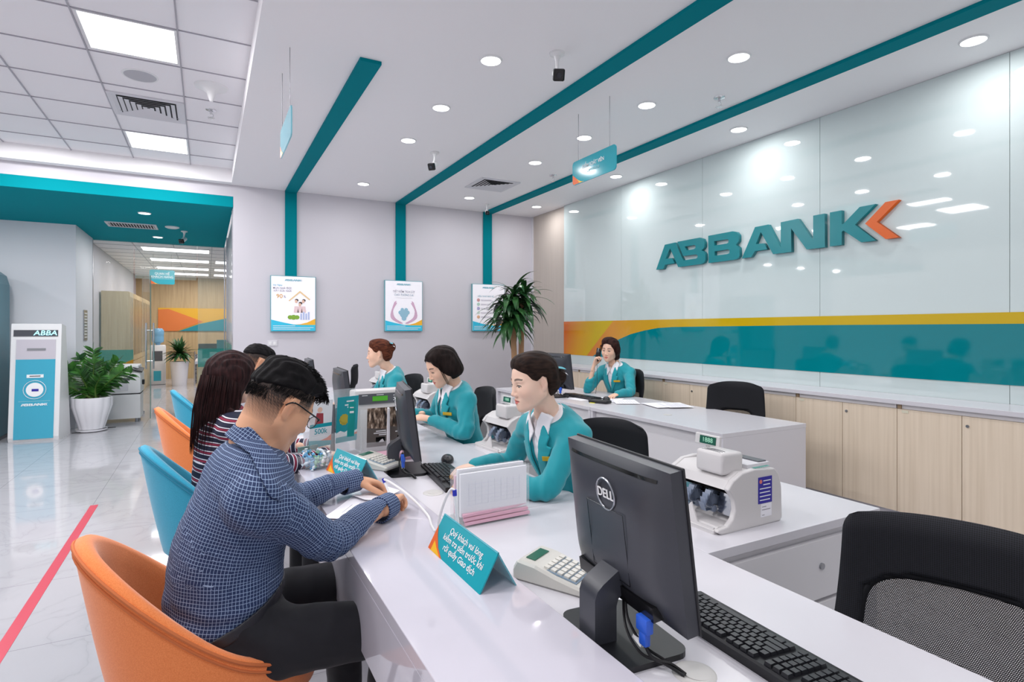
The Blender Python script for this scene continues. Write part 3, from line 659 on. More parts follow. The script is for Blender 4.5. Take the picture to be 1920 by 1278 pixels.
# posters (backlit frames)
def poster(cx, label, kind):
    t = thing('poster', label, 'poster', (cx, 7.578, 1.38), group='framed posters hanging from the teal strips'); W2, H2 = .26, .68
    obj('frame', bb(B(), -W2-.008, W2+.008, -.02, .02, -.008, H2+.008), mat('poster_frame', '#6fa6ae', .3), t)
    sh = obj('sheet', bb(B(), -W2, W2, -.024, -.02, 0, H2), mat('poster_sheet', '#f7f5fb', .4, emit='#f7f5ff', es=.22), t)
    F = Matrix(((1,0,0,0),(0,0,-1,-.0245),(0,1,0,0),(0,0,0,1)))
    def art(name, pts, m_, z=0): obj(name, prism(B(), pts, .0008, F, z), m_, t)
    cy_ = mat('poster_cyan', '#35bfe0', .4, emit='#35bfe0', es=.15); go = mat('poster_gold', '#f2b531', .4, emit='#f2b531', es=.15)
    swl = [(-W2+.52*k/12, .14-.075*sin(pi*min(k/12*1.0, 1)*.62)) for k in range(13)]
    art('swoosh_gold', [(0,.08),(.08,.085),(.16,.105),(W2,.155),(W2,.06),(-.05,.06)], go)
    art('swoosh_cyan', [(-W2,0),(W2,0),(W2,.075),(.1,.075),(0,.08),(-.12,.105),(-W2,.14)], cy_, .001)
    bm = B()
    for k, (a, b) in enumerate(((-.24,.02),(-.24,.24),(-.24,.2))): prism(bm, [(a,.06-.021*k),(b,.06-.021*k),(b,.066-.021*k),(a,.066-.021*k)], .0006, F, .0022)
    obj('small_print', bm, M_lettw, t)
    lm = F @ Matrix.Translation((0, .635, .001))
    logo(t, lm, .21, .0005, mat('poster_logo', '#6fb4c4', .4), mat('poster_logo2', '#c9d5d9', .4), one=True)
    def tx(s_, size, x, z, m_, **k): letter(s_, size, m_, t, F @ Matrix.Translation((x, z, .001)), ext=.0004, **k)
    mg = mat('poster_grey', '#9a96a6', .5); mgo = mat('poster_amber', '#e0a94a', .5); mc = mat('poster_cyantext', '#5fb9d2', .5)
    if kind == 0:
        tx('Vay Ngay', .03, -.19, .57, mc, align='CENTER', shear=.3); tx('MUA NHÀ ĐẸP,\nXÂY SỬA NHÀ', .034, -.13, .515, mg, bold=True, sx=.95)
        tx('90', .075, -.165, .43, mgo, bold=True); tx('%', .045, -.105, .425, mg)
        bm = B()
        for pts in ([(-.06,.38),(.075,.505),(.2,.40),(.19,.385),(.075,.48),(-.05,.37)],): prism(bm, pts, .0006, F, .001)
        obj('house_roof', bm, mat('poster_sand', '#efcf9c', .5), t)
        bm = B()
        for x_, z_ in ((.03,.37),(.115,.37),(.075,.33)): ell(bm, (x_, -.0262, z_), (.017, .001, .022), 12)
        obj('faces', bm, mat('poster_skin', '#e9c3ae', .5), t)
        bm = B()
        for x_, z_ in ((.036,.385),(.122,.383),(.082,.348)): ell(bm, (x_, -.0255, z_), (.022, .0012, .018), 12)
        obj('hair', bm, mat('poster_hair', '#4a3b38', .5), t)
        bm = B()
        for x_ in (.03,.075,.12): prism(bm, [(x_-.03,.23),(x_+.03,.23),(x_+.02,.31),(x_-.02,.31)], .0006, F, .0008)
        obj('figures', bm, mat('poster_pink', '#f1d4d6', .5), t)
        bm = B()
        for x_, r_ in ((-.04,.03),(.0,.035),(.04,.03)): ell(bm, (x_, -.0255, .17), (r_, .001, r_*.9), 12)
        obj('garden', bm, mat('poster_green', '#86b23c', .5), t)
        bm = B(); [prism(bm, [(x_,.14),(x_+.02,.14),(x_+.02,.22+.02*(i%2)),(x_,.22+.02*(i%2))], .0006, F, .001) for i, x_ in enumerate((.08,.11,.14,.17))]
        obj('towers', bm, mat('poster_blue', '#b9c6ea', .5), t)
    elif kind == 1:
        tx('TIẾT KIỆM TÍCH LŨY', .041, 0, .535, mg, bold=True, sx=.82); tx('CHO TƯƠNG LAI', .041, 0, .49, mat('poster_grey2', '#8fa6b6', .5), bold=True, sx=.85); bm = B(); prism(bm, [(-.13,.45),(.12,.45),(.12,.454),(-.13,.454)], .0005, F, .001); obj('subline', bm, M_vent, t)
        ph = mat('poster_hand', '#dcb6cf', .5)
        for s in (-1, 1):
            bm = B()
            for k in range(4): tube(bm, [(s*(.02+.01*k), -.0256, .10), (s*(.13+.014*k), -.0256, .17), (s*(.16-.01*k+.014*k), -.0256, .27), (s*(.12+.004*k-.02*(k%2)), -.0256, .37+.012*k)], .008, 6)
            for v in bm.verts: v.co.y = -.0256+(v.co.y+.0256)*.08
            obj('hand_drawing', bm, ph, t)
        bm = B()
        for (x_, z_, r_) in ((0,.23,.06),(-.05,.25,.03),(.05,.25,.03),(0,.17,.035),(-.025,.29,.025),(.03,.29,.025)): ell(bm, (x_, -.0258, z_), (r_, .0012, r_*.95), 16)
        obj('world_jigsaw', bm, mat('poster_water', '#9cc9de', .5), t)
    else:
        tx('KIẾN THỨC BẢO VỆ', .032, -.05, .505, mat('poster_steel', '#7fb0bd', .5), bold=True, sx=.9)
        for k, cc in enumerate(('#d9a5a5', '#bfe0cf', '#b9b4dd', '#dff0e6', '#eebf9a')):
            bm = B(); ell(bm, (-.17, -.0258, .45-.062*k), (.025, .0012, .025), 16); obj('icon', bm, mat('icon_'+cc[1:], cc, .5), t)
            bm = B(); prism(bm, [(-.13,.452-.062*k),(.04,.452-.062*k),(.04,.457-.062*k),(-.13,.457-.062*k)], .0005, F, .001); prism(bm, [(-.13,.438-.062*k),(.07,.438-.062*k),(.07,.444-.062*k),(-.13,.444-.062*k)], .0005, F, .001); obj('text_line', bm, mat('poster_line', '#b9b4c2', .5), t)
        bm = B(); tube(bm, [(.07+.02*cos(a), -.0256, .42+.02*sin(a)) for a in [k*pi/5 for k in range(10)]], .0012, 5, closed=True, smooth=1); tube(bm, [(.13,-.0256,.52),(.12,-.0256,.48),(.09,-.0256,.45)], .0012, 5); obj('doodle', bm, mg, t)
poster(.958, 'lit poster with a house, a family and 90% at left on the back wall', 0)
poster(2.387, 'lit poster with cupped hands around blue jigsaw, middle of the back wall', 1)
poster(3.684, 'lit poster with a column of round icons, partly behind the dracaena', 2)
# red floor tape
t = obj('floor_tape', bb(B(), -.815, -.762, -1.5, 5.54, .0, .0015), M_red); tag(t, 'straight red tape strip stuck on the glossy white floor', 'tape')
# dracaena
t = thing('potted_plant', 'tall dracaena with two bare cane trunks and long drooping leaves behind the desks', 'potted plant', (3.42, 6.25, 0))
obj('pot', lathe(B(), [(.15,0),(.2,.35),(.21,.36),(.19,.36),(.18,.32),(.001,.32)], 32), M_cer, t, smooth=50)
canes = [((-.04,-.05,.3), (-.06,-.04,1.48), .036), ((.08,.06,.3), (.10,.02,1.72), .036)]
bm = B()
for a, b, r in canes: tube(bm, [a, ((a[0]+b[0])/2+.015, (a[1]+b[1])/2, (a[2]+b[2])/2), b], r, 12)
obj('cane', bm, M_trunk, t, smooth=True); fb = B(); rnd = random.Random(11)
for (cx_, cy_, cz_, nn, L) in ((-.08,-.04,1.42,52,.42),(.12,.02,1.72,50,.42),(-.12,-.02,1.62,34,.40),(-.02,.0,1.76,36,.40),(.08,0,1.55,24,.34),(-.16,0,1.5,20,.40)):
    for k in range(nn):
        a = k*2.4+rnd.uniform(-.2,.2); e = rnd.uniform(-.15, 1.25)
        leaf(fb, (cx_, cy_, cz_+rnd.uniform(-.02,.12)), (cos(a)*cos(e), sin(a)*cos(e), sin(e)), L*rnd.uniform(.7,1.2), rnd.uniform(.026,.042), rnd.uniform(1.2,2.3), 9)
obj('foliage', fb, M_leaf2, t, smooth='all')
# ================================================================= COUNTER AND DESKS
Y0, Y1 = -1.6, 6.75
t = thing('teller_counter', 'long glossy white teller counter running down the hall with lower worktop behind', 'counter', (.85, 2.5, 0))
def wb(x0, x1, y0, y1, z0, z1, bev=0): return bb(B(), x0-.85, x1-.85, y0-2.5, y1-2.5, z0, z1, bev)
obj('customer_ledge', wb(.365, .70, Y0, Y1, .725, .76, .002), M_white2, t)
obj('fascia', wb(.365, .395, Y0, Y1, .536, .725), M_white2, t)
obj('front_panel', wb(.66, .68, Y0, Y1, .0, .725), M_white2, t)
obj('worktop', wb(.70, 1.318, Y0, Y1, .70, .73, .001), M_white, t)
for y in (-.2, 1.2, 2.6, 4.0, 5.4, 6.73): obj('side_panel', wb(.70, 1.30, y-.012, y+.012, 0, .70), M_wlam, t)
bm = B()
for y in (1.84, 3.24, 4.64, 6.04): bb(bm, .71-.85, 1.317-.85, y-.001-2.5, y+.001-2.5, .7301, .7304)
obj('worktop_seam', bm, mat('seam', '#b5b3b8', .5), t)
def cap(x, y, lab):
    c = thing('cable_port', lab, 'cable grommet', (x, y, .73), group='round plastic cable ports in the worktop')
    obj('ring', lathe(B(), [(.02,.001),(.036,.004),(.042,.001),(.042,0)], 28, cap=False), mat('port_grey', '#c9c7c4', .4), c, smooth=True)
    obj('cap', cyl(B(), (.008,0,.0005), (.008,0,.003), .030, n=24), mat('port_grey', '#c9c7c4', .4), c)
cap(.835, .80, 'grey round cable port beside the base of the nearest monitor'); cap(.815, 2.19, 'grey round cable port behind the customer hand, by the second monitor')
PEDL = ['white drawer pedestal top carrying the nearest banknote counter', 'white drawer pedestal carrying the banknote counter between the two seated tellers', 'white drawer pedestal carrying the banknote counter behind the second teller', 'white drawer pedestal farthest along the counter near the back wall']
ped = None
for k in range(4):
    y = 1.21+1.4*k
    if ped is None:
        ped = thing('drawer_pedestal', PEDL[0], 'pedestal', (1.77, y, 0), group='white drawer pedestals beside the counter')
        obj('carcass', bb(B(), -.43, .44, .025, .42, .03, .70), M_wlam, ped); obj('top', bb(B(), -.45, .45, 0, .43, .70, .73, .0015), M_white, ped)
        for z0, z1 in ((.47, .672), (.255, .455), (.05, .24)):
            d = obj('drawer', bb(B(), -.425, .435, .003, .024, z0, z1, .001), M_wlam, ped)
            obj('lock', cyl(B(), (.10, .004, z1-.09), (.10, -.004, z1-.09), .011, n=16), M_steel, d)
    else: dup(ped, (1.77, y, 0), label=PEDL[k])
for k, (y0, y1, lb) in enumerate(((2.47, 3.85, 'long white supervisor desk with closed end panel, nearer of the two'), (3.855, 5.6, 'white supervisor desk where the woman on the phone sits'))):
    t = thing('supervisor_desk', lb, 'desk', (3.23, (y0+y1)/2, 0), group='white supervisor desks'); h = (y1-y0)/2
    obj('top', bb(B(), -.41, .41, -h, h, .722, .75, .0015), M_white, t)
    for s in (-1, 1): obj('side_panel', bb(B(), -.405, .405, s*h-(.028 if s > 0 else 0), s*h+(.028 if s < 0 else 0), 0, .722), M_white, t)
    obj('modesty_panel', bb(B(), -.37, -.352, -h+.028, h-.028, .02, .722), M_wlam, t)
    c_ = obj('cable_hole', cyl(B(), (-.15, -h+.75, .7503), (-.15, -h+.75, .752), .032, n=24), mat('port_grey', '#c9c7c4', .4), t)
# wall cabinets
cb_ = None; names = ['nearest, half behind the mesh chair', 'second from the camera', 'third, right of the desk end', 'behind the empty chair', 'fifth from the camera', 'behind the supervisor on the phone', 'left of the woman on the phone', 'behind the desk monitor', 'next to the far corner', 'touching the back corner']
for k in range(10):
    y0 = -.11+.74*k; y1 = min(y0+.74, 6.66)
    if y1-y0 < .3: continue
    lb = 'two door pale oak wall cabinet, '+names[k]
    if cb_ is None:
        cb_ = thing('wall_cabinet', lb, 'cabinet', (4.25, y0+.37, 0), group='pale oak cabinets along the glass wall')
        obj('carcass', bb(B(), -.155, .17, -.369, .369, .18, .898), M_wlam, cb_); obj('plinth', bb(B(), -.13, .17, -.37, .37, 0, .18), M_white, cb_)
        for s in (-1, 1):
            d = obj('door', bb(B(), -.178, -.158, -.183, .183, .182, .868), M_wood, cb_, loc=(0, s*.185, 0))
        obj('lock', cyl(B(), (-.179, -.03-.0, .81), (-.184, -.03, .81), .009, n=14), M_steel, cb_)
        obj('top_rail', bb(B(), -.168, -.158, -.36, .36, .87, .898), M_wlam, cb_); obj('end_spacer', bb(B(), -.178, -.158, .345, .368, .87, .897), mat('oak_dark', '#9b8468', .5), cb_)
        obj('number_tag', bb(B(), -.1805, -.178, .30, .34, .845, .862), mat('tag_cream', '#ded9c3', .5), cb_)
    else: dup(cb_, (4.25, y0+.37, 0), label=lb)
t = obj('cabinet_top', bb(B(), 4.05-4.24, 4.428-4.24, -.5-3, 6.66-3, .90, .93, .002), M_white, loc=(4.24, 3.0, 0)); tag(t, 'continuous white top board over the oak wall cabinets', 'worktop')
t = obj('blue_slip', bb(B(), -.05, .05, -.08, .08, 0, .004), M_blue, loc=(4.09-.06, 1.85, 0)) ; tag(t, 'scrap of blue plastic on the floor under the oak cabinets', 'scrap')

# ================================================================= OFFICE CHAIRS
M_padd = mat('dotted_upholstery', '#15161c', .7, spec=.35); n = NT(M_padd)
uv = n.n('ShaderNodeUVMap'); mp = n.n('ShaderNodeMapping'); mp.inputs['Scale'].default_value = (220, 220, 1); n.l(uv.outputs[0], mp.inputs[0]); vo = n.n('ShaderNodeTexVoronoi'); vo.inputs['Randomness'].default_value = 0; vo.inputs['Scale'].default_value = 1; n.l(mp.outputs[0], vo.inputs['Vector'])
n.l(n.ramp(vo.outputs['Distance'], [(.25, lin('#0a0a0e')), (.5, lin('#22242c'))]), n.b.inputs['Base Color']); n.bump(vo.outputs['Distance'], .4, .001)
def chair_back(zt, zb=.56, W=.235, win=(.60, .50), thick=.03, rc=.05):
    """returns (pad bmesh, window bmesh) with uv"""
    NU, NV = 36, 40
    def pos(u, v, off=0):
        z = zb+(zt-zb)*v
        wv = W*(1-.10*v)
        if v > .88: wv -= rc*(1-sqrt(max(0, 1-((v-.88)/.12)**2)))
        if v < .08: wv -= .03*(1-sqrt(max(0, 1-((.08-v)/.08)**2)))
        x = -.21-.10*v+.035*sin(pi*min(v*1.1, 1))*-1+.055*u*u
        dz = -.4*rc*(abs(u)**3)*(v > .5)*(v-.5)*2
        return Vector((x+off, u*wv, z+dz))
    pad, winb = B(), B(); uvp, uvw = pad.loops.layers.uv.new('UVMap'), winb.loops.layers.uv.new('UVMap')
    def inside(u, v):
        # rounded window in the lower part
        if v > win[1] or v < .04: return False
        e = (abs(u)/win[0])**4+((v-.04-(win[1]-.04)*.45)/((win[1]-.04)*.56))**4
        return e < 1
    us = [-1+2*i/NU for i in range(NU+1)]; vs = [j/NV for j in range(NV+1)]
    gF = [[None]*(NV+1) for _ in us]; gB = [[None]*(NV+1) for _ in us]
    def ed(u, v): return max(0, 1-max(abs(u), 1-2*min(v, 1-v)*.999 if False else abs(u))**6)
    for i, u in enumerate(us):
        for j, v in enumerate(vs):
            e = sqrt(max(0, 1-abs(u)**8))*sqrt(max(0, 1-abs(2*v-1)**14)); tt = thick*.5*max(e, .12)
            gF[i][j] = pad.verts.new(pos(u, v, tt)); gB[i][j] = pad.verts.new(pos(u, v, -tt))
    def cell(bm_, l, a, b, c, d):
        f = bm_.faces.new((a, b, c, d))
        for lp in f.loops: lp[l].uv = (lp.vert.co.y, lp.vert.co.z)
        return f
    ins = [[inside((us[i]+us[i+1])/2, (vs[j]+vs[j+1])/2) for j in range(NV)] for i in range(NU)]
    for i in range(NU):
        for j in range(NV):
            if ins[i][j]:
                q = [winb.verts.new(pos(us[a], vs[b], 0)) for a, b in ((i, j), (i+1, j), (i+1, j+1), (i, j+1))]; cell(winb, uvw, *q)
            else:
                cell(pad, uvp, gF[i][j], gF[i+1][j], gF[i+1][j+1], gF[i][j+1]); cell(pad, uvp, gB[i][j], gB[i][j+1], gB[i+1][j+1], gB[i+1][j])
                for di, dj, (a, b) in ((-1,0,((i,j),(i,j+1))), (1,0,((i+1,j),(i+1,j+1))), (0,-1,((i,j),(i+1,j))), (0,1,((i,j+1),(i+1,j+1)))):
                    ii, jj = i+di, j+dj
                    if not (0 <= ii < NU and 0 <= jj < NV) or ins[ii][jj]:
                        cell(pad, uvp, gF[a[0]][a[1]], gF[b[0]][b[1]], gB[b[0]][b[1]], gB[a[0]][a[1]])
    bmesh.ops.remove_doubles(winb, verts=winb.verts, dist=.0001)
    bmesh.ops.delete(pad, geom=[v for v in pad.verts if not v.link_faces], context='VERTS')
    ring = []
    vc, vh = .04+(win[1]-.04)*.45, (win[1]-.04)*.56
    for k in range(48):
        a = 2*pi*k/48; ca, sa = cos(a), sin(a); u = win[0]*math.copysign(abs(ca)**.5, ca); v = max(vc+vh*math.copysign(abs(sa)**.5, sa), .05); ring.append(pos(u, v, 0))
    return pad, winb, tube(B(), ring, thick*.42, 8, closed=True, smooth=1)
def office_chair(x, y, rz, zt, label, dotted=False, W=.235, win=(.60, .50), rc=.05):
    t = thing('office_chair', label, 'chair', (x, y, 0), rz, 'black mesh office chairs')
    pad, wn, rg = chair_back(zt, W=W, win=win, zb=zt-.44, rc=rc)
    obj('backrest', pad, M_padd if dotted else M_pad, t, smooth='all'); obj('mesh_panel', wn, M_mesh, t, smooth='all'); obj('window_edge', rg, M_pad, t, smooth='all')
    obj('seat', ell(box(B(), (.03, 0, .46), (.44, .46, .05), bev=.02, seg=3), (.03,0,.475), (.2,.21,.03)), M_pad, t, smooth=True)
    obj('back_bracket', tube(B(), [(-.05, 0, .43), (-.26, 0, .44), (-.285, 0, .52), (-.275, 0, zt-.36)], .02, 8), M_dark, t, smooth=True)
    for s in (-1, 1): obj('armrest', tube(B(), [(.0, s*.2, .43), (.0, s*.27, .47), (-.02, s*.275, .63), (.1, s*.275, .645), (.14, s*.275, .64)], .016, 8), M_dark, t, smooth=True) if False else None
    obj('column', cyl(cyl(B(), (0,0,.1), (0,0,.3), .028), (0,0,.3), (0,0,.44), .018), M_dark, t, smooth=30)
    for k in range(5):
        a = k*2*pi/5; l = obj('base_leg', cyl(B(), (0,0,.11), (.29*cos(a), .29*sin(a), .07), .022, .014, 8), M_dark, t)
        obj('caster', cyl(B(), (.29*cos(a)-.012*sin(a), .29*sin(a)+.012*cos(a), .03), (.29*cos(a)+.012*sin(a), .29*sin(a)-.012*cos(a), .03), .029, n=14), M_dark, l)
    return t
# rz : facing direction (local +X)
def ch(cx, cy, ang, zt, label, **k):
    # cx,cy: centre of the back; seat centre lies .27 in front
    a = radians(ang); office_chair(cx+.29*cos(a), cy+.29*sin(a), a, zt, label, **k)
ch(1.63, .70, 180+18, .925, 'large black mesh office chair nearest the camera at bottom right', dotted=True, win=(.80, .64), W=.27, rc=.03)
ch(1.80, 2.27, 180+22, .95, 'black office chair behind the teller typing at the keyboard')
ch(1.73, 3.54, 180-8, 1.0, 'black office chair behind the second teller with bobbed hair')
ch(1.66, 4.88, 180+5, 1.0, 'black office chair beside the far teller with hair bun, in front of the white wall')
ch(1.50, 6.55, 180-15, 1.0, 'empty black office chair farthest down the counter against the white wall')
ch(3.80, 4.42, 180-10, 1.0, 'black office chair holding the woman on the phone')
ch(3.75, 3.15, 180+30, .98, 'empty black office chair behind the near end of the supervisor desk')

# ================================================================= CUSTOMER SHELL CHAIRS
def shell_chair(x, y, rz, col, label):
    t = thing('shell_chair', label, 'chair', (x, y, 0), rz, 'felt shell chairs in front of the counter')
    mf_ = M_forange if col == 'o' else M_fblue; mp_ = M_piping_o if col == 'o' else M_piping_b
    NP = 64
    def g(ph):
        c = .5+.5*cos(ph); return c**1.9
    def H(ph): return .520+(.88-.520)*g(ph)
    def R(z, ph):
        q = max(0, min(1, (z-.40)/.48)); back = .5+.5*cos(ph)
        r = .205+.055*q**.7*(back*.9+.5); 
        return r
    def P(r, z, ph):
        # phi 0 = back (-x)
        xx = -r*cos(ph)*(1+.28*max(0, -cos(ph))); yy = r*sin(ph)*1.03
        return Vector((xx-.02-.05*max(0, (z-.5))*(.5+.5*cos(ph)), yy, z))
    bm = B(); rows = []
    for i in range(NP):
        ph = -pi+2*pi*i/NP; h = H(ph); row = []
        row.append(P(.10, .365, ph)); row.append(P(.16, .375, ph)); row.append(P(R(.40, ph)*.93, .395, ph))
        for k in range(11):
            z = .42+(h-.42)*k/10; row.append(P(R(z, ph), z, ph))
        row.append(P(R(h, ph)-.006, h+.010, ph)); row.append(P(R(h, ph)-.02, h+.014, ph)); row.append(P(R(h, ph)-.036, h+.006, ph))
        for k in range(9):
            z = h-.01-(h-.01-.44)*k/8; row.append(P(R(z, ph)-.043, z, ph))
        rows.append([bm.verts.new(v) for v in row])
    for i in range(NP):
        A, C = rows[i], rows[(i+1) % NP]
        for k in range(len(A)-1): bm.faces.new((A[k], C[k], C[k+1], A[k+1]))
    bm.faces.new([r[0] for r in rows]); bm.faces.new([r[-1] for r in rows][::-1])
    obj('shell', bm, mf_, t, smooth='all')
    cu = B(); lathe(cu, [(.001,.43),(.17,.435),(.185,.455),(.175,.478),(.12,.49),(.001,.494)], 48); 
    for v in cu.verts: v.co.x = v.co.x*(1.30 if v.co.x > 0 else 1.02)-.01
    obj('seat_cushion', cu, mf_, t, smooth='all')
    rim = [P(R(H(ph), ph)-.0, H(ph)+.002, ph) for ph in [-pi+2*pi*i/NP for i in range(NP)]]
    obj('piping', tube(B(), rim, .0045, 6, closed=True, smooth=1), mp_, t, smooth=True)
    rim2 = [P(R(H(ph)-.012, ph)+.001, H(ph)-.016, ph) for ph in [-pi+2*pi*i/NP for i in range(NP)]]
    obj('piping', tube(B(), rim2, .0035, 6, closed=True, smooth=1), mp_, t, smooth=True)
    for sx, sy in ((1,1),(1,-1),(-1,1),(-1,-1)):
        l = obj('leg', cyl(B(), (sx*.12, sy*.12, .37), (sx*.20, sy*.20, .015), .013, .009, 10), M_dark, t, smooth=30)
        obj('glide', cyl(B(), (sx*.2, sy*.2, 0), (sx*.2, sy*.2, .018), .011, n=12), M_chrome, l)
    return t
shell_chair(.035, 1.735, radians(8), 'o', 'orange felt shell chair nearest the camera, under the man in checked shirt')
shell_chair(.06, 2.97, radians(8), 'b', 'bright blue felt shell chair of the woman in the striped top')
shell_chair(.02, 4.36, radians(5), 'o', 'orange felt shell chair beyond the striped woman, with the second male customer')
shell_chair(.05, 5.55, radians(5), 'b', 'bright blue felt shell chair farthest from the camera by the counter end')
# ================================================================= DESK EQUIPMENT
def monitor(x, y, z, rz, label, W=.39, Hh=.32, tilt=.13, logo_ring=True, lod=0):
    t = thing('computer_monitor', label, 'monitor', (x, y, z), rz, 'black desktop computer monitors')
    zc = .075+Hh/2+.01
    T = Matrix.Translation((0, 0, zc)) @ Matrix.Rotation(-tilt, 4, 'Y')
    NU, NV = 24, 20; bm = B(); F = []; Bk = []
    for i in range(NU+1):
        u = -1+2*i/NU; ra = []; rb = []
        for j in range(NV+1):
            v = -1+2*j/NV
            e = (1-abs(u)**5)*(1-abs(v)**4); d = .016+.032*e*(1+.35*max(0, -v)*(1 if v > -.8 else .3))
            ru, rv = u, v
            k = (abs(u)**18+abs(v)**18)**(1/18) if (abs(u) > 0 or abs(v) > 0) else 1
            ru = u/max(k/ max(abs(u), abs(v), 1e-6), 1e-6) if False else u
            ra.append(bm.verts.new(T @ Vector((.012, ru*W/2, rv*Hh/2)))); rb.append(bm.verts.new(T @ Vector((-d, ru*W/2, rv*Hh/2))))
        F.append(ra); Bk.append(rb)
    for i in range(NU):
        for j in range(NV):
            bm.faces.new((F[i][j], F[i+1][j], F[i+1][j+1], F[i][j+1])); bm.faces.new((Bk[i][j], Bk[i][j+1], Bk[i+1][j+1], Bk[i+1][j]))
    for i in range(NU):
        bm.faces.new((F[i][0], Bk[i][0], Bk[i+1][0], F[i+1][0])); bm.faces.new((F[i][NV], F[i+1][NV], Bk[i+1][NV], Bk[i][NV]))
    for j in range(NV):
        bm.faces.new((F[0][j], F[0][j+1], Bk[0][j+1], Bk[0][j])); bm.faces.new((F[NU][j], Bk[NU][j], Bk[NU][j+1], F[NU][j+1]))
    obj('shell', bm, M_dark2, t, smooth=35)
    bm = B(); box(bm, (.014, 0, 0), (.006, W+.008, Hh+.008), bev=.003); bm.transform(T); obj('bezel', bm, M_dark, t)
    bm = B(); box(bm, (.0175, 0, .004), (.002, W-.03, Hh-.04)); bm.transform(T); obj('screen', bm, mat('screen_lit', '#20262e', .1, emit='#9fb8d0', es=.35), t)
    bm = B(); pr_ = None
    for i in range(25):
        u = -.84+1.68*i/24; row = []
        for vv_ in (.845, .885): e = (1-abs(u)**5)*(1-abs(vv_)**4); row.append(bm.verts.new((-(.016+.032*e)-.0012, u*W/2, vv_*Hh/2)))
        if pr_: bm.faces.new((pr_[0], pr_[1], row[1], row[0]))
        pr_ = row
    bm.transform(T); obj('vent_slot', bm, M_black, t)
    if logo_ring:
        bm = B(); tube(bm, [(-.0515, .034*cos(a), .034*sin(a)) for a in [k*2*pi/28 for k in range(28)]], .0022, 6, closed=True, smooth=1)
        bm.transform(T @ Matrix.Translation((0.0025, -.01, Hh*.25))); obj('logo_ring', bm, M_steel, t, smooth=True)
        letter('DELL', .028, M_plw, t, T @ Matrix.Translation((-.0492, -.01, Hh*.25)) @ Matrix(((0,0,-1,0),(-1,0,0,0),(0,1,0,0),(0,0,0,1))), ext=.001, bold=True, name='logo_lettering')
        bm = B()
        for a, b in (((-.02,-.10),(-.02,.065)), ((.11,-.10),(.11,.065))): pass
        pts = [(-.07,.05),(.07,.05),(.07,-.10),(-.07,-.10)]
        for k in range(4):
            p, q = pts[k], pts[(k+1) % 4]; tube(bm, [(-.0487, p[0], p[1]), (-.0487, q[0], q[1])], .0007, 4)
        bm.transform(T @ Matrix.Translation((-.002, 0, 0))); obj('cover_seam', bm, M_black, t)
    # lower recess with sockets
    bm = B(); box(bm, (-.036, 0, -Hh*.40), (.03, W*.72, .03)); bm.transform(T); obj('socket_recess', bm, M_black, t)
    # stand: vertical post with rounded shoulder bending to the panel
    bm = B(); prof = [(-.098,.010),(-.045,.010),(-.045,.085),(-.040,.100),(-.005,.125),(-.005,.165),(-.03,.165),(-.078,.135),(-.092,.122),(-.098,.105)]
    prism(bm, prof, .064, Matrix(((1,0,0,0),(0,0,1,-.032),(0,1,0,0),(0,0,0,1)))); obj('stand_neck', bm, M_dark2, t, smooth=30)
    bm = B(); pts = []; r = .03
    for (ax, ay, a0) in ((.075-r, .125-r, 0), (-.100+r, .125-r, 90), (-.100+r, -.125+r, 180), (.075-r, -.125+r, 270)):
        for k in range(6): a = radians(a0+k*18); pts.append((ax+r*cos(a), ay+r*sin(a)))
    prism(bm, pts, .012); obj('stand_base', bm, M_dark, t)
    if lod: return t
    pl = obj('video_plug', box(box(B(), (-.035, -.115, .085), (.018, .036, .03), bev=.003), (-.035, -.115, .058), (.014, .022, .03), bev=.003), M_blue, t, smooth=True)
    for k, pts in enumerate(([(-.035,-.115,.045),(-.032,-.128,.03),(-.02,-.14,.022),(.0,-.155,.018),(.018,-.174,.005)],
               [(-.02,-.03,.11),(-.040,-.065,.075),(-.028,-.10,.035),(-.005,-.138,.019),(.015,-.174,.005)], [(-.02,-.02,.10),(-.048,-.07,.06),(-.040,-.11,.026),(-.014,-.145,.019),(.012,-.177,.005)])):
        obj('cable', tube(B(), pts, .0032, 6, smooth=6), M_cable, t, smooth=True)
    obj('cable_tie', box(B(), (-.034, -.095, .042), (.012, .028, .007), (.3, .2, .1)), M_plw, t)
    return t
monitor(.81, .975, .73, radians(-5), 'large black monitor seen from behind nearest the camera, with round silver logo')
monitor(.842, 2.60, .73, radians(-12), 'black monitor seen edge-on in front of the teller typing', W=.42)
monitor(.80, 3.85, .73, radians(-2), 'black monitor seen from behind in front of the second teller', lod=1, logo_ring=False)
monitor(.82, 5.30, .73, radians(-2), 'small looking black monitor farthest along the counter', lod=1, logo_ring=False)
monitor(2.98, 4.62, .75, radians(3), 'black monitor on the supervisor desk, half behind the teller head', W=.47, Hh=.33)
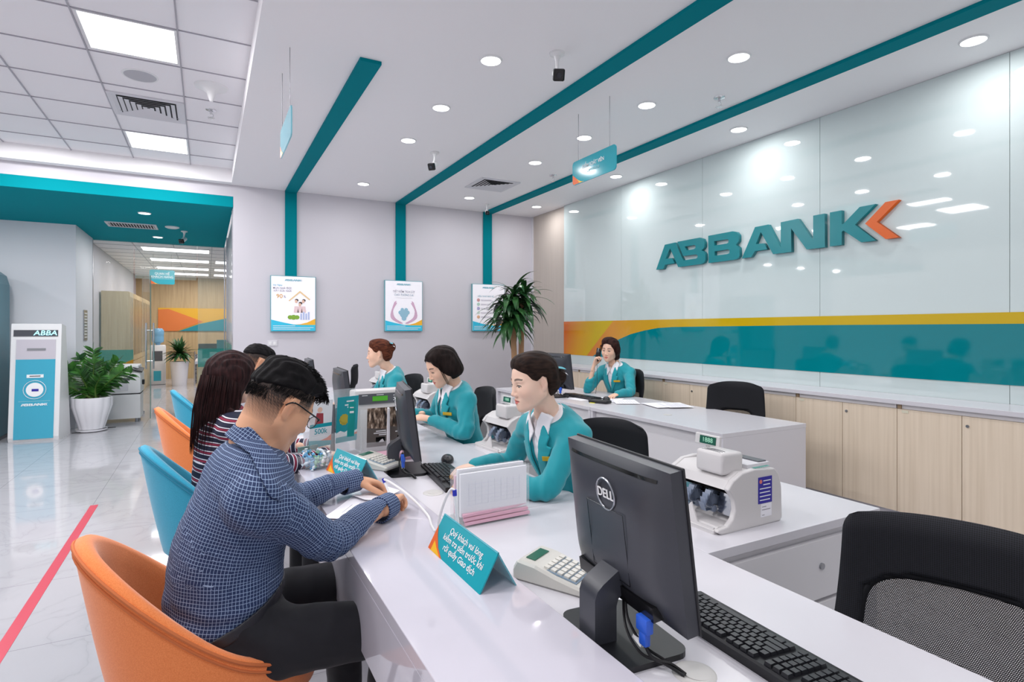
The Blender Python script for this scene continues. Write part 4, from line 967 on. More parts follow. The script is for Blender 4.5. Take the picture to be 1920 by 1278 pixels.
def keyboard(x, y, z, rz, label, L=.44):
    t = thing('keyboard', label, 'keyboard', (x, y, z), rz, 'black desktop keyboards')
    bm = B(); v = [(-.072,-L/2,0),(.072,-L/2,0),(.072,L/2,0),(-.072,L/2,0)]; 
    prism(bm, [(-.072,0),(.072,0),(.072,.011),(.06,.013),(-.066,.021),(-.072,.018)], L, Matrix(((1,0,0,0),(0,0,1,-L/2),(0,1,0,0),(0,0,0,1)))); obj('base', bm, M_dark, t)
    km_ = B(); ky = .0187
    sl = (.021-.013)/.126
    rows = [(-.055, [1]*1+[0]+[1]*4+[0]+[1]*4+[0]+[1]*4), (-.034, [1]*15), (-.0155, [1.5]+[1]*12+[1.5]), (.003, [1.8]+[1]*11+[2.2]), (.0215, [2.3]+[1]*10+[2.7]), (.040, [1.3,1.3,1.3,6.1,1.3,1.3,1.3,1.1])]
    for xx, ks in rows:
        yy = L/2-.012
        for q in ks:
            w_ = ky*(q if q else .5)*.98
            if q: 
                zt = .021-(xx+.066)*sl+.006; c = (xx, yy-w_/2, zt)
                r = bmesh.ops.create_cube(km_, size=1)
                for vv in r['verts']:
                    top = vv.co.z > 0; sc = .80 if top else 1
                    vv.co = Vector((vv.co.x*.0165*sc+c[0]-(.001 if top else 0), vv.co.y*(w_-.0022)*(1-(1-sc)*.0165/w_)+c[1], vv.co.z*.008+c[2]-.002))
            yy -= w_
        # nav and number blocks
        for base, nn in ((L/2-.300, 3), (L/2-.364, 4)):
            for k in range(nn):
                yy = base-k*.0187+.0
                zt = .021-(xx+.066)*sl+.006
                if xx < -.05 and nn == 4: continue
                r = bmesh.ops.create_cube(km_, size=1)
                for vv in r['verts']:
                    sc = .8 if vv.co.z > 0 else 1; vv.co = Vector((vv.co.x*.0165*sc+xx, vv.co.y*.0165*sc+yy-.008, vv.co.z*.008+zt-.002))
    obj('keys', km_, mat('key_black', '#24252a', .35), t); return t
keyboard(1.015, .80, .73, radians(-2), 'black keyboard nearest the camera lying beside the big monitor', L=.46)
keyboard(.955, 2.38, .73, radians(-6), 'black keyboard under the hands of the typing teller')
keyboard(3.15, 4.42, .75, radians(2), 'black keyboard on the supervisor desk behind the teller head')
def mouse(x, y, z, rz, label, s=1.0):
    t = thing('computer_mouse', label, 'mouse', (x, y, z), rz, 'black computer mice')
    bm = B(); ell(bm, (0,0,.012), (.058*s,.032*s,.026*s), 28)
    for v in bm.verts:
        if v.co.z < 0: v.co.z = 0
    obj('body', bm, M_dark, t, smooth='all'); obj('wheel', cyl(B(), (-.035*s,-.004,.032*s), (-.035*s,.004,.032*s), .007), M_grey, t)
mouse(1.07, 2.67, .73, radians(70), 'black computer mouse beyond the typing teller keyboard'); mouse(3.20, 4.12, .75, radians(60), 'black mouse on the supervisor desk beside the papers', 1.05)
t = tag(obj('mouse_cable', tube(B(), [(3.17,4.17,.756),(3.1,4.3,.756),(3.08,4.5,.76),(3.0,4.6,.765)], .0025, 6), M_cable), 'thin black cable trailing behind the supervisor desk mouse', 'cable')

# banknote counters : front faces -X, display on top
def money_counter(x, y, z, rz, label):
    t = thing('banknote_counter', label, 'banknote counter', (x, y, z), rz, 'grey white banknote counting machines')
    L, Wd, Hh = .305, .285, .195      # x depth, y width, height
    side = [(.0,.0),(.03,-.002),(.29,.0),(.302,.012),(.298,.12),(.285,.165),(.262,.188),(.16,.196),(.10,.19),(.055,.168),(.030,.140)]
    mouth = [(.045,.125),(.062,.10),(.066,.07),(.055,.042),(.030,.022),(-.012,.018),(-.02,.01)]
    F = Matrix(((1,0,0,0),(0,0,1,0),(0,1,0,0),(0,0,0,1)))
    for y0 in (0, Wd-.022):
        bm = prism(B(), side+mouth, .022, Matrix.Translation((0,y0,0)) @ F)
        o = obj('side_cover', bm, M_mach, t, smooth=30); mdf = o.modifiers.new('b', 'BEVEL'); mdf.width = .005; mdf.segments = 3; mdf.angle_limit = radians(40)
    inner = [(.075,.02),(.29,.02),(.29,.12),(.275,.165),(.25,.185),(.10,.188),(.055,.165),(.04,.135),(.06,.128),(.10,.13),(.13,.10),(.12,.05)]
    obj('housing', prism(B(), inner, Wd-.044, Matrix.Translation((0,.022,0)) @ F), M_mach, t, smooth=30)
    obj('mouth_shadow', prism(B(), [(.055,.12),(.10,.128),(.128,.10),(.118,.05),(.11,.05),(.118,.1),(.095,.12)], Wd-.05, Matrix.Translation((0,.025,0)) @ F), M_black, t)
    tr = prism(B(), [(-.02,.0),(.28,.0),(.28,.02),(.08,.02),(.0,.022),(-.022,.012)], Wd-.03, Matrix.Translation((0,.015,0)) @ F); obj('base', tr, M_mach, t)
    # apron with notch
    bm = B(); prism(bm, [(.02,0),(.09,0),(.13,.055),(.17,.0),(.25,.0),(.265,-.0),(.265,-.02),(.02,-.02)], .006, Matrix.Translation((-.017,0,.02)) @ Matrix(((0,.25,1,0),(1,0,0,0),(0,1,0,0),(0,0,0,1)))); obj('apron', bm, M_mach, t)
    obj('guide_plate', box(B(), (.08,.055,.075), (.006,.055,.07), (0,.25,0)), M_chrome, t); obj('guide_plate', box(B(), (.08,Wd-.05,.075), (.006,.055,.07), (0,.25,0)), M_chrome, t)
    bl = mat('fan_blade', '#8d98ad', .3)
    for yy in (.105, .18):
        bm = B(); cyl(bm, (.07,yy-.012,.05), (.07,yy+.012,.05), .012, n=14)
        for k in range(13):
            a = radians(-30+k*17); pts = [(.012*cos(a), .012*sin(a)), (.045*cos(a+.35), .045*sin(a+.35)), (.07*cos(a+.9)*.9, .07*sin(a+.9)*.9)]
            for (p, q) in zip(pts, pts[1:]):
                for w_ in ((-.012, .012),):
                    quad(bm, (.07-p[0]*.9+0, yy-.012, .055+p[1]), (.07-p[0]*.9, yy+.012, .055+p[1]), (.07-q[0]*.9, yy+.012, .055+q[1]), (.07-q[0]*.9, yy-.012, .055+q[1]))
        obj('fan_wheel', bm, bl, t)
    # feeder module on the top, display
    obj('hopper_box', box(B(), (.10, .10, .212), (.105, .12, .075), (0, .03, 0), bev=.012, seg=3), M_mach, t, smooth=True)
    bm = B()
    for k in range(3): tube(bm, [(.06+.012*k, .06, .2505), (.066+.012*k, .10, .2515), (.06+.012*k, .14, .2505)], .001, 4)
    obj('hopper_grooves', bm, M_grey, t)
    obj('note_feeder', bb(B(), .17, .285, .04, Wd-.04, .186, .20), M_vent, t); obj('feeder_slot', bb(B(), .24, .28, .05, Wd-.05, .199, .204), M_grey, t)
    d = obj('display', box(B(), (.155, .20, .262), (.012, .115, .04), (0, .12, .0), bev=.003), M_mach, t)
    bm = B(); box(bm, (.1484, .195, .262), (.003, .075, .028), (0, .12, 0)); obj('display_window', bm, mat('led_green', '#1d5a48', .2), d)
    dm = Matrix.Translation((.1462, .195, .262)) @ Matrix(((0,0,-1,0),(-1,0,0,0),(0,1,0,0),(0,0,0,1)))
    letter('1888', .024, mat('led_digit', '#9fd8bd', .4, emit='#9fd8bd', es=.35), t, dm, ext=.0005, sx=1.05)
    obj('display_stem', cyl(B(), (.17, .21, .19), (.16, .205, .25), .008, n=8), M_mach, t)
    obj('sticker', bb(B(), .175, .245, -.0012, 0, .075, .165), M_navy, t)
    bm = B()
    for k in range(6): bb(bm, .182+(.018 if k < 2 else 0), .238-.004*(k % 2), -.0018, -.0012, .150-.013*k, .153-.013*k)
    obj('sticker_text', bm, M_lettw, t); obj('sticker_badge', cyl(B(), (.187,-.0018,.150), (.187,-.001,.150), .007, n=16), mat('badge_red', '#e07a74', .4), t)
    obj('service_label', bb(B(), .188, .243, -.001, 0, .028, .073), M_paper, t)
    bm = B(); bb(bm, .194, .215, -.0015, -.001, .062, .0635); bb(bm, .194, .236, -.0015, -.001, .052, .0535); bb(bm, .194, .206, -.0015, -.001, .034, .0355); obj('label_text', bm, M_grey, t)
    bm = B(); x0 = .165
    for k in range(8): bb(bm, x0+k*.010, x0+k*.010+.005, .004, .018, .1965, .1975); bb(bm, x0+k*.010, x0+k*.010+.009, .012, .018, .1965, .1975)
    obj('raised_name', bm, mat('machine_teal_text', '#5fa79c', .4), t)
    return t
mc = money_counter(1.475, 1.295, .73, 0, 'grey white banknote counter nearest the camera with blue sticker on its side')
M2 = mc
for (x, y, rz, lb) in ((1.40, 2.70, 4, 'grey white banknote counter between the typing teller and the second teller'), (1.44, 4.08, 5, 'grey white banknote counter behind the second teller head'), (1.45, 5.5, 5, 'grey white banknote counter beside the far teller with hair bun')):
    dup(mc, (x, y, .73), radians(rz), lb)
# calculators / passbook keypad devices
def keypad_device(x, y, z, rz, label):
    t = thing('desk_calculator', label, 'calculator', (x, y, z), rz, 'grey desk calculators')
    prism_b = prism(B(), [(-.11,0),(.10,0),(.11,.02),(.02,.035),(-.04,.05),(-.095,.055),(-.11,.03)], .13, Matrix(((1,0,0,0),(0,0,1,-.065),(0,1,0,0),(0,0,0,1))))
    o = obj('body', prism_b, mat('device_beige', '#cbc9c2', .35), t); o.modifiers.new('b', 'BEVEL').width = .006
    T = Matrix.Translation((-.068,0,.0535)) @ Matrix.Rotation(.09, 4, 'Y'); bm = box(B(), (0,0,.0005), (.028,.075,.002)); bm.transform(T); obj('display', bm, mat('lcd_green', '#2f6a58', .15), t)
    T2 = Matrix.Translation((.025,0,.0355)) @ Matrix.Rotation(.17, 4, 'Y'); bm = box(B(), (0,0,0), (.105,.105,.002)); bm.transform(T2); obj('key_field', bm, mat('key_blue', '#7d93a8', .4), t)
    bm = B()
    for i in range(5):
        for j in range(5): box(bm, (-.04+i*.02, -.04+j*.02, .0035), (.014, .015, .005))
    bm.transform(T2); obj('keys', bm, mat('key_cream', '#dad7cf', .4), t)
keypad_device(.83, 1.27, .73, radians(-62), 'grey desk calculator with blue key field behind the nearest monitor')
keypad_device(.70, 2.62, .76, radians(-55), 'grey desk calculator beyond the man hands, facing away')
t = thing('power_adapter', 'flat black stand foot and cable jumble near the supervisor papers', 'device', (3.05, 4.02, .75), radians(20)); obj('body', box(B(), (0,0,.014), (.09,.19,.026), bev=.008), M_dark, t, smooth=True); obj('yellow_note', bb(B(), -.06,-.045,.02,.07,0,.004), mat('note_yellow', '#e3df3a', .5), t)

# tent signs
def tent(x, y, z, rz, label, L=.34, words=True, sh=1.0):
    """ridge along local Y, printed face towards -X"""
    t = thing('tent_sign', label, 'sign', (x, y, z), rz, 'teal folded acrylic counter signs')
    h = .092*sh; b = .052*sh
    for s, nm in ((-1, 'front_face'), (1, 'rear_face')):
        bm = B(); e = .0035
        v = [(s*b, -L/2, 0), (s*b, L/2, 0), (0, L/2, h), (0, -L/2, h)]; nrm = Vector((s*h, 0, b)).normalized()*e
        A = [bm.verts.new(Vector(q)) for q in v]; C = [bm.verts.new(Vector(q)-nrm) for q in v]; bm.faces.new(A); bm.faces.new(C[::-1])
        for i in range(4): bm.faces.new((A[i], A[(i+1) % 4], C[(i+1) % 4], C[i]))
        obj(nm, bm, M_teals if s < 0 else mat('teal_clear', '#63bfd0', .1, alpha=.75), t)
    F = frame_mtx((-b, 0, 0), (0, -1, 0), (b, 0, h)); F.translation += Vector((-h, 0, b)).normalized()*.0006   # x to the reader's right, y up the slope
    sl = sqrt(h*h+b*b)
    obj('corner_swoosh', prism(B(), [(-L/2,0),(-L/2+.10,0),(-L/2+.055,.018),(-L/2+.02,.045),(-L/2,.068)], .0008, F), M_orange, t)
    obj('corner_swoosh_inner', prism(B(), [(-L/2+.02,0),(-L/2+.085,0),(-L/2+.045,.016),(-L/2+.02,.028)], .0010, F), M_yellow, t)
    if words: letter('Quý khách vui lòng\nkiểm tra tiền trước khi\nrời quầy Giao dịch', .0235, M_lettw, t, F @ Matrix.Translation((.012, sl*.49+.002, .0006)), ext=.0003, bold=True, sx=1.12)
    return t
tent(.627, 1.408, .76, radians(1), 'teal tent sign with three lines of white writing, on the near part of the counter')
tent(.56, 2.53, .76, radians(12), 'smaller looking teal tent sign beside the candy bowl beyond the man arm', L=.30)
# acrylic form holders
def papers(name, t, w_, h, y, n_, m_, dz=0): pass
def form_holder(x, y, z, rz, label):
    t = thing('form_holder', label, 'paper holder', (x, y, z), rz)
    W2 = .14
    obj('base_plate', bb(B(), -W2, W2, -.01, .14, 0, .004), M_acry, t)
    for k, yy in enumerate((0, .022, .044, .066)):
        p = obj('divider', bb(B(), -W2, W2, yy-.0015, yy+.0015, .004, .185-.0*k), M_acry, t)
    for k, (yy, hh, mm_) in enumerate(((.008, .165, M_paper), (.030, .176, M_paper), (.052, .15, M_pink))):
        s = obj('form_stack', box(B(), (0, yy, .004+.02+hh/2), (.262, .010, hh-.02)), mm_, t)
    for k, zz in enumerate((.012, .026, .04)): obj('pink_forms', box(B(), (.01-.004*k, -.0035+k*.004, zz), (.255, .012, .010), (.1*k, 0, .02*k)), M_pink, t)
    bm = B()
    for k in range(9): bb(bm, -.10+k*.025, -.0995+k*.025, .0022, .0028, .07, .15)
    for k in range(6): bb(bm, -.11, .11, .0022, .0028, .07+k*.014, .0705+k*.014)
    obj('form_print', bm, mat('print_faint', '#d9d8ea', .6), t)
    return t
form_holder(.885, 1.765, .73, radians(2), 'clear acrylic holder full of white and pink forms beside the pen stand')
def brochure(t, cx, y, z, w_, h, kind, tilt=0):
    T = Matrix.Translation((cx, y, z)) @ Matrix.Rotation(-tilt, 4, 'X'); F = T @ Matrix(((1,0,0,0),(0,0,-1,0),(0,1,0,0),(0,0,0,1)))
    def P(name, pts, m_, zz=.0012): o = prism(B(), [(a*w_, b*h) for a, b in pts], .0005, F, zz); return obj(name, o, m_, base)
    cols = {'white': '#eceef2', 'teal': '#1ba0ac', 'dark': '#6b6561', 'strip': '#1f9f9c'}
    base = obj('leaflet', prism(B(), [(-w_/2, 0), (w_/2, 0), (w_/2, h), (-w_/2, h)], .001, F), mat('leaflet_'+kind, cols[kind], .35), t)
    if kind == 'white':
        P('leaflet_band', [(-.5,0),(.5,0),(.5,.10),(0,.13),(-.5,.16)], M_teals); P('leaflet_gold', [(.0,.13),(.5,.10),(.5,.24),(.3,.17)], M_orange); P('leaflet_title_bar', [(-.5,.42),(.5,.42),(.5,.5),(-.5,.5)], M_teals)
        letter('500k', h*.16, M_teals, base, F @ Matrix.Translation((0, h*.33, .0015)), ext=.0003, bold=True)
        bm = B(); prism(bm, [(-.3*w_,.5*h),(.1*w_,.5*h),(.08*w_,.72*h),(-.22*w_,.74*h)], .0005, F, .0012); obj('leaflet_coat', bm, mat('coat_red', '#a03a44', .5), base); bm = B(); q = cyl(bm, (0,0,0), (0,0,.0006), w_*.11, n=16); bm.transform(F @ Matrix.Translation((-.08*w_, .80*h, .0012))); obj('leaflet_face', bm, mat('poster_skin', '#e9c3ae', .5), base)
    elif kind == 'teal':
        P('leaflet_cloud', [(-.5,.12),(.5,.12),(.5,.24),(.3,.21),(.1,.27),(-.1,.21),(-.3,.26),(-.5,.21)], M_lettw); P('leaflet_gold', [(-.1,.12),(.5,.12),(.5,.19)], M_orange, .0014); P('leaflet_band', [(-.5,0),(.5,0),(.5,.14),(-.5,.12)], M_teals, .0015)
        bm = B(); 
        for k in range(10): a = k*.63; cyl(bm, (w_*.15*cos(a), w_*.15*sin(a), 0), (w_*.15*cos(a), w_*.15*sin(a), .0006), w_*.08, n=10)
        cyl(bm, (0,0,0), (0,0,.0008), w_*.15, n=16); bm.transform(F @ Matrix.Translation((-.15*w_, .5*h, .0012))); obj('leaflet_tree', bm, mat('tree_gold', '#c9b540', .5), base)
        bm = B(); 
        for a, b, w2 in ((.1,.88,.35),(.0,.8,.3),(.1,.75,.25)): prism(bm, [((a-w2/2)*w_,b*h),((a+w2/2)*w_,b*h),((a+w2/2)*w_,(b+.03)*h),((a-w2/2)*w_,(b+.03)*h)], .0005, F, .0012)
        obj('leaflet_text', bm, M_lettw, base)
    elif kind == 'dark':
        mm2 = mat('photo_print', '#8a7668', .4); 
        if not mm2.get('done'):
            mm2['done'] = 1; n = NT(mm2); x = n.n('ShaderNodeTexNoise'); x.inputs['Scale'].default_value = 45; x.inputs['Detail'].default_value = 3; n.l(n.coord('Object', (1.6, 1, .5)), x.inputs['Vector'])
            n.l(n.ramp(x.outputs[0], [(.38, lin('#2a2421')), (.52, lin('#85705f')), (.64, lin('#e0cdb9'))]), n.b.inputs['Base Color'])
        P('leaflet_photo', [(-.5,.5),(.5,.44),(.5,1),(-.5,1)], mm2)
        bm = B()
        for a, b, w2 in ((.2,.385,.5),(.16,.335,.65),(.3,.285,.4)): prism(bm, [((a-w2/2)*w_,b*h),((min(a+w2/2,.47))*w_,b*h),((min(a+w2/2,.47))*w_,(b+.028)*h),((a-w2/2)*w_,(b+.028)*h)], .0005, F, .0012)
        obj('leaflet_text', bm, M_lettw, base); P('leaflet_card', [(-.05,.09),(.42,.09),(.42,.24),(-.05,.24)], M_black); P('leaflet_card_mark', [(.1,.11),(.38,.11),(.3,.19),(.2,.17)], M_lettw, .0018)
    return base
t = thing('leaflet_holder', 'clear acrylic leaflet holder with white 500k and teal leaflets beyond the man face', 'leaflet holder', (.575, 2.92, .76), radians(25))
obj('back_plate', bb(B(), -.155, .155, .05, .053, 0, .33), M_acry, t); obj('front_pocket', bb(B(), -.155, .155, -.002, .001, 0, .12), M_acry, t); obj('base_plate', bb(B(), -.155, .155, -.03, .053, 0, .003), M_acry, t); obj('divider', bb(B(), -.003, .003, .02, .05, .0, .26), M_grey, t)
brochure(t, -.078, .03, .06, .125, .23, 'white', -.08); brochure(t, .078, .03, .06, .13, .235, 'teal', -.08)
t = obj('leaflet_strip', bb(B(), -.021, .021, 0, .0012, 0, .17), mat('leaflet_strip', '#1f9f9c', .35), loc=(.625, 2.84, .87), rot=(0, .06, radians(25))); tag(t, 'narrow teal paper strip standing in front of the teal leaflet', 'leaflet')
obj('print_lines', bb(bb(B(), -.012, .010, -.001, 0, .14, .145), -.012, .012, -.001, 0, .115, .125), M_lettw, t)
t = thing('leaflet_holder', 'acrylic holder with two dark photo leaflets over pink papers in front of the display box', 'leaflet holder', (.83, 2.85, .73), radians(5))
obj('back_plate', bb(B(), -.14, .14, .05, .053, 0, .26), M_acry, t); obj('front_pocket', bb(B(), -.14, .14, -.002, .001, 0, .10), M_acry, t); obj('base_plate', bb(B(), -.14, .14, -.05, .053, 0, .003), M_acry, t)
brochure(t, -.064, .03, .070, .105, .20, 'dark', -.06); brochure(t, .052, .03, .070, .105, .20, 'dark', -.06)
for k in range(3): obj('pink_forms', box(B(), (.0, -.012-k*.012, .012+.014*k), (.25, .05, .016), (.25, 0, .02)), M_pink, t)
obj('white_card', bb(B(), -.012, -.004, .0, .03, .07, .265), M_paper, t)
t = thing('note_checker', 'white upright machine with dark panel and green lit screen behind the dark leaflets', 'machine', (.83, 3.12, .73), radians(4))
obj('body', box(B(), (0,0,.17), (.28,.10,.34), bev=.012), M_mach, t, smooth=True)
obj('panel', box(B(), (0,-.052,.292), (.235,.006,.055)), M_grey, t); obj('screen', box(B(), (.0,-.056,.292), (.085,.003,.026)), mat('lcd_lime', '#4c9a2a', .3, emit='#4cae28', es=.35), t)
bm = B()
for k in range(3): bb(bm, .075, .11, -.0565, -.055, .278+k*.013, .2815+k*.013)
bb(bm, -.10, -.07, -.0565, -.055, .31, .313); bb(bm, -.02, .02, -.0565, -.055, .311, .314); obj('panel_marks', bm, M_lettw, t)
# candy bowl
t = thing('candy_bowl', 'clear glass bowl of blue and white wrapped sweets on the counter', 'bowl', (.44, 2.74, .76))
obj('glass_bowl', lathe(B(), [(.001,.004),(.05,.004),(.075,.03),(.088,.065),(.085,.065),(.072,.032),(.048,.009),(.001,.009)], 40), M_acry, t, smooth=True)
obj('foot', lathe(B(), [(.001,0),(.05,0),(.05,.004),(.001,.004)], 30), M_acry, t)
rnd = random.Random(21); protos = {}
for k in range(44):
    a = rnd.uniform(0, 6.28); r = .066*sqrt(rnd.random()); zz = .018+.048*rnd.random()*(.4+r/.08); cc = rnd.choice(['#d7e4ee', '#7db4d6', '#e9edf2', '#5f9fc9', '#86b59a'])
    if cc not in protos:
        bm = B(); ell(bm, (0,0,0), (.013,.008,.007), 10); cyl(bm, (.012,0,0), (.02,0,0), .003, .008, 8); cyl(bm, (-.012,0,0), (-.02,0,0), .003, .008, 8)
        o = obj('wrapped_sweet', bm, mat('sweet_'+cc[1:], cc, .25), smooth=True); protos[cc] = o
    else: o = protos[cc].copy(); COL.objects.link(o)
    o.location = (.44+r*cos(a), 2.74+r*sin(a), .76+zz); o.rotation_euler = (rnd.random()*3, rnd.random()*3, rnd.random()*3)
    cn = {'#d7e4ee': 'pale ice blue', '#7db4d6': 'sky blue', '#e9edf2': 'white', '#5f9fc9': 'deeper blue', '#86b59a': 'green'}[cc]; tag(o, 'small twist wrapped sweet in '+cn+' foil inside the glass bowl', 'sweet', cn+' wrapped sweets in the bowl')
t = thing('card_tray', 'small clear acrylic tray holding printed cards on the counter beside the sweets', 'tray', (.43, 2.88, .76), radians(20))
obj('tray', bb(B(), -.06, .06, -.02, .02, 0, .04), M_acry, t); obj('cards', box(B(), (0,0,.045), (.10,.012,.06)), mat('card_mix', '#6f8f8a', .4), t)
# customer paper, pens
def sheet(name, x, y, z, w_, h, rz, label, m_=M_paper, curl=0, grp=None, lines=True):
    NXs = 10; bm = B(); g = []
    for i in range(NXs+1):
        a = -w_/2+w_*i/NXs; g.append([bm.verts.new((a, -h/2+h*j/8, curl*(abs(a)/w_*2)**3+.0006)) for j in range(9)])
    for i in range(NXs):
        for j in range(8): bm.faces.new((g[i][j], g[i+1][j], g[i+1][j+1], g[i][j+1]))
    t = obj(name, bm, m_, loc=(x, y, z), rot=(0, 0, rz)); tag(t, label, 'paper', grp)
    md = t.modifiers.new('s', 'SOLIDIFY'); md.thickness = .0004
    if lines:
        bm = B(); rr = random.Random(int(x*100))
        for k in range(7): bb(bm, -w_*.40, w_*(.40 if k % 3 else .1), -h*.36+k*h*.11, -h*.36+k*h*.11+.0018, .0012, .0015)
        obj('print_lines', bm, mat('print_grey', '#a8a6b4', .6), t)
    return t
sheet('paper_form', .50, 2.03, .7605, .27, .20, radians(55), 'white printed form under the writing hands of the man', curl=.004)
sheet('paper_form', .57, 2.16, .7625, .16, .09, radians(20), 'small white slip held down by the man left hand', curl=.01)
t = thing('pen', 'white and blue counter pen held by the man, on a coiled white cord', 'pen', (.612, 2.10, .78))
obj('barrel', cyl(B(), (.0,0,-.012), (-.015,.03,.035), .0045, n=12), M_lettw, t, smooth=30); obj('clip_cap', cyl(B(), (-.015,.03,.035), (-.02,.036,.05), .0055, n=12), mat('pen_blue', '#2a34b8', .3), t)
obj('cord', tube(B(), [(-.018,.034,.047),(.0,.0,.04),(.03,-.12,.02),(.05,-.26,-.012),(.03,-.36,-.0165),(.02,-.42,-.0165)], .0045, 8, smooth=6), M_plw, t, smooth=True)
t = thing('desk_pen', 'white desk pen with blue ends standing upright in its white cord holder', 'pen', (.688, 1.63, .76))
obj('barrel', cyl(B(), (0,0,.025), (-.006,.01,.125), .0055, n=14), M_lettw, t, smooth=30); obj('blue_end', cyl(B(), (0,0,.012), (0,0,.03), .0058, n=14), mat('pen_blue', '#2a34b8', .3), t); bm = cyl(B(), (-.006,.01,.12), (-.0068,.0115,.138), .007, n=14); obj('blue_end', bm, mat('pen_blue', '#2a34b8', .3), t)
obj('cord', tube(B(), [(-.0065,.011,.136),(-.016,.02,.138),(-.03,.035,.10),(-.045,.05,.03),(-.04,.04,.004),(-.0,.01,.004)], .0042, 8, smooth=6), M_plw, t, smooth=True)
obj('holder_base', box(B(), (-.02,-.004,.006), (.06,.045,.012), (0,0,.5), bev=.004), M_plw, t, smooth=True); obj('base_badge', box(B(), (-.028,-.012,.0125), (.036,.032,.002), (0,0,.5)), M_navy, t)
# supervisor desk papers, telephone
for k, (x, y, rz, lb) in enumerate(((3.12, 4.35, 10, 'sheet of white paper on the supervisor desk behind the teller head'), (3.25, 4.15, 35, 'white sheet beside the black mouse on the supervisor desk'), (3.28, 3.95, 60, 'sheet of paper beside the resting hand of the woman on the phone'), (3.38, 3.62, 75, 'glossy plastic folder with papers on the supervisor desk'), (3.48, 3.55, 68, 'top printed sheet in the plastic folder pile'))):
    sheet('paper_sheet', x, y, .7505+.0025*k, .30, .21, radians(rz), lb, grp='papers on the supervisor desk', lines=k in (1, 2, 4))
t = sheet('paper_sheet', 1.02, 3.30, .7305, .22, .15, .3, 'white papers in front of the second teller', lines=False)
# ================================================================= IMPLICIT SURFACE MODELLER FOR FIGURES
def nrm(v): v = np.asarray(v, float); return v/np.linalg.norm(v)
def cr(P, s=4):
    P = np.asarray(P, float); n = len(P); out = []
    for i in range(n-1):
        p0, p1, p2, p3 = P[max(i-1, 0)], P[i], P[i+1], P[min(i+2, n-1)]
        for k in range(s):
            t = k/s; out.append(.5*((2*p1)+(p2-p0)*t+(2*p0-5*p1+4*p2-p3)*t*t+(3*p1-p0-3*p2+p3)*t**3))
    out.append(P[-1]); return np.array(out)
class Tube:
    """tapered tube with elliptical sections: radii are (along side axis, across)"""
    def __init__(s, pts, rad, side=(0,1,0), k=.02, res=3, name=''):
        rad = np.array([(r, r) if np.isscalar(r) else r for r in rad], float)
        if len(pts) > 2 and res > 1: q = cr(np.hstack([np.asarray(pts, float), rad]), res); s.p, s.r = q[:, :3], q[:, 3:]
        else: s.p, s.r = np.asarray(pts, float), rad
        s.side = nrm(side); s.k = k; s.name = name; m = s.r.max()
        s.lo, s.hi = s.p.min(0)-m, s.p.max(0)+m; s.L = np.concatenate([[0], np.cumsum(np.linalg.norm(np.diff(s.p, axis=0), axis=1))])
    def _seg(s, P, i):
        a, b = s.p[i], s.p[i+1]; ab = b-a; L2 = ab@ab; t = np.clip(((P-a)@ab)/L2, 0, 1)
        v = P-(a+t[..., None]*ab); T = ab/sqrt(L2); S_ = s.side-T*(s.side@T); S_ /= np.linalg.norm(S_); U = np.cross(T, S_)
        x, y, w = v@S_, v@U, v@T; r = s.r[i]*(1-t[..., None])+s.r[i+1]*t[..., None]; rx, ry = r[..., 0], r[..., 1]; rw = np.minimum(rx, ry)
        k0 = np.sqrt((x/rx)**2+(y/ry)**2+(w/rw)**2); k1 = np.sqrt((x/rx**2)**2+(y/ry**2)**2+(w/rw**2)**2)+1e-9
        d = k0*(k0-1)/k1; return np.where(k0 < 1e-4, -rw, d), t, x, y, rx, ry
    def d(s, P):
        D = None
        for i in range(len(s.p)-1):
            q = s._seg(P, i)[0]; D = q if D is None else np.minimum(D, q)
        return D
    def uv(s, P):
        best = None
        for i in range(len(s.p)-1):
            q, t, x, y, rx, ry = s._seg(P, i); L = s.L[i]+((P-s.p[i])@nrm(s.p[i+1]-s.p[i])); th = np.arctan2(y/ry, x/rx); rm = (s.r.mean())
            u = th*rm
            if best is None: best = [q, u, L]
            else:
                m = q < best[0]; best[0] = np.where(m, q, best[0]); best[1] = np.where(m, u, best[1]); best[2] = np.where(m, L, best[2])
        return best[1], best[2], 2*pi*rm
class Ell:
    def __init__(s, c, r, R=None, k=.02, name=''):
        s.c = np.asarray(c, float); s.r = np.asarray(r, float); s.R = np.eye(3) if R is None else np.asarray(R, float); s.k = k; s.name = name
        m = s.r.max(); s.lo, s.hi = s.c-m, s.c+m
    def d(s, P):
        q = (P-s.c)@s.R; k0 = np.sqrt(((q/s.r)**2).sum(-1)); k1 = np.sqrt(((q/s.r**2)**2).sum(-1))+1e-9
        return np.where(k0 < 1e-4, -s.r.min(), k0*(k0-1)/k1)
    def uv(s, P): q = P-s.c; return q[..., 1], q[..., 2], 1e9
def poly2(px, py, V):
    V = np.asarray(V, float); d = np.full(px.shape, 1e9); sgn = np.ones(px.shape); n = len(V); j = n-1
    for i in range(n):
        e = V[j]-V[i]; wx, wy = px-V[i, 0], py-V[i, 1]; t = np.clip((wx*e[0]+wy*e[1])/(e@e), 0, 1)
        bx, by = wx-e[0]*t, wy-e[1]*t; d = np.minimum(d, bx*bx+by*by)
        c1 = py >= V[i, 1]; c2 = py < V[j, 1]; c3 = e[0]*wy > e[1]*wx
        fl = (c1 & c2 & c3) | (~c1 & ~c2 & ~c3); sgn = np.where(fl, -sgn, sgn); j = i
    return sgn*np.sqrt(d)
def smin(a, b, k):
    h = np.maximum(k-np.abs(a-b), 0)/k; return np.minimum(a, b)-h*h*k*.25
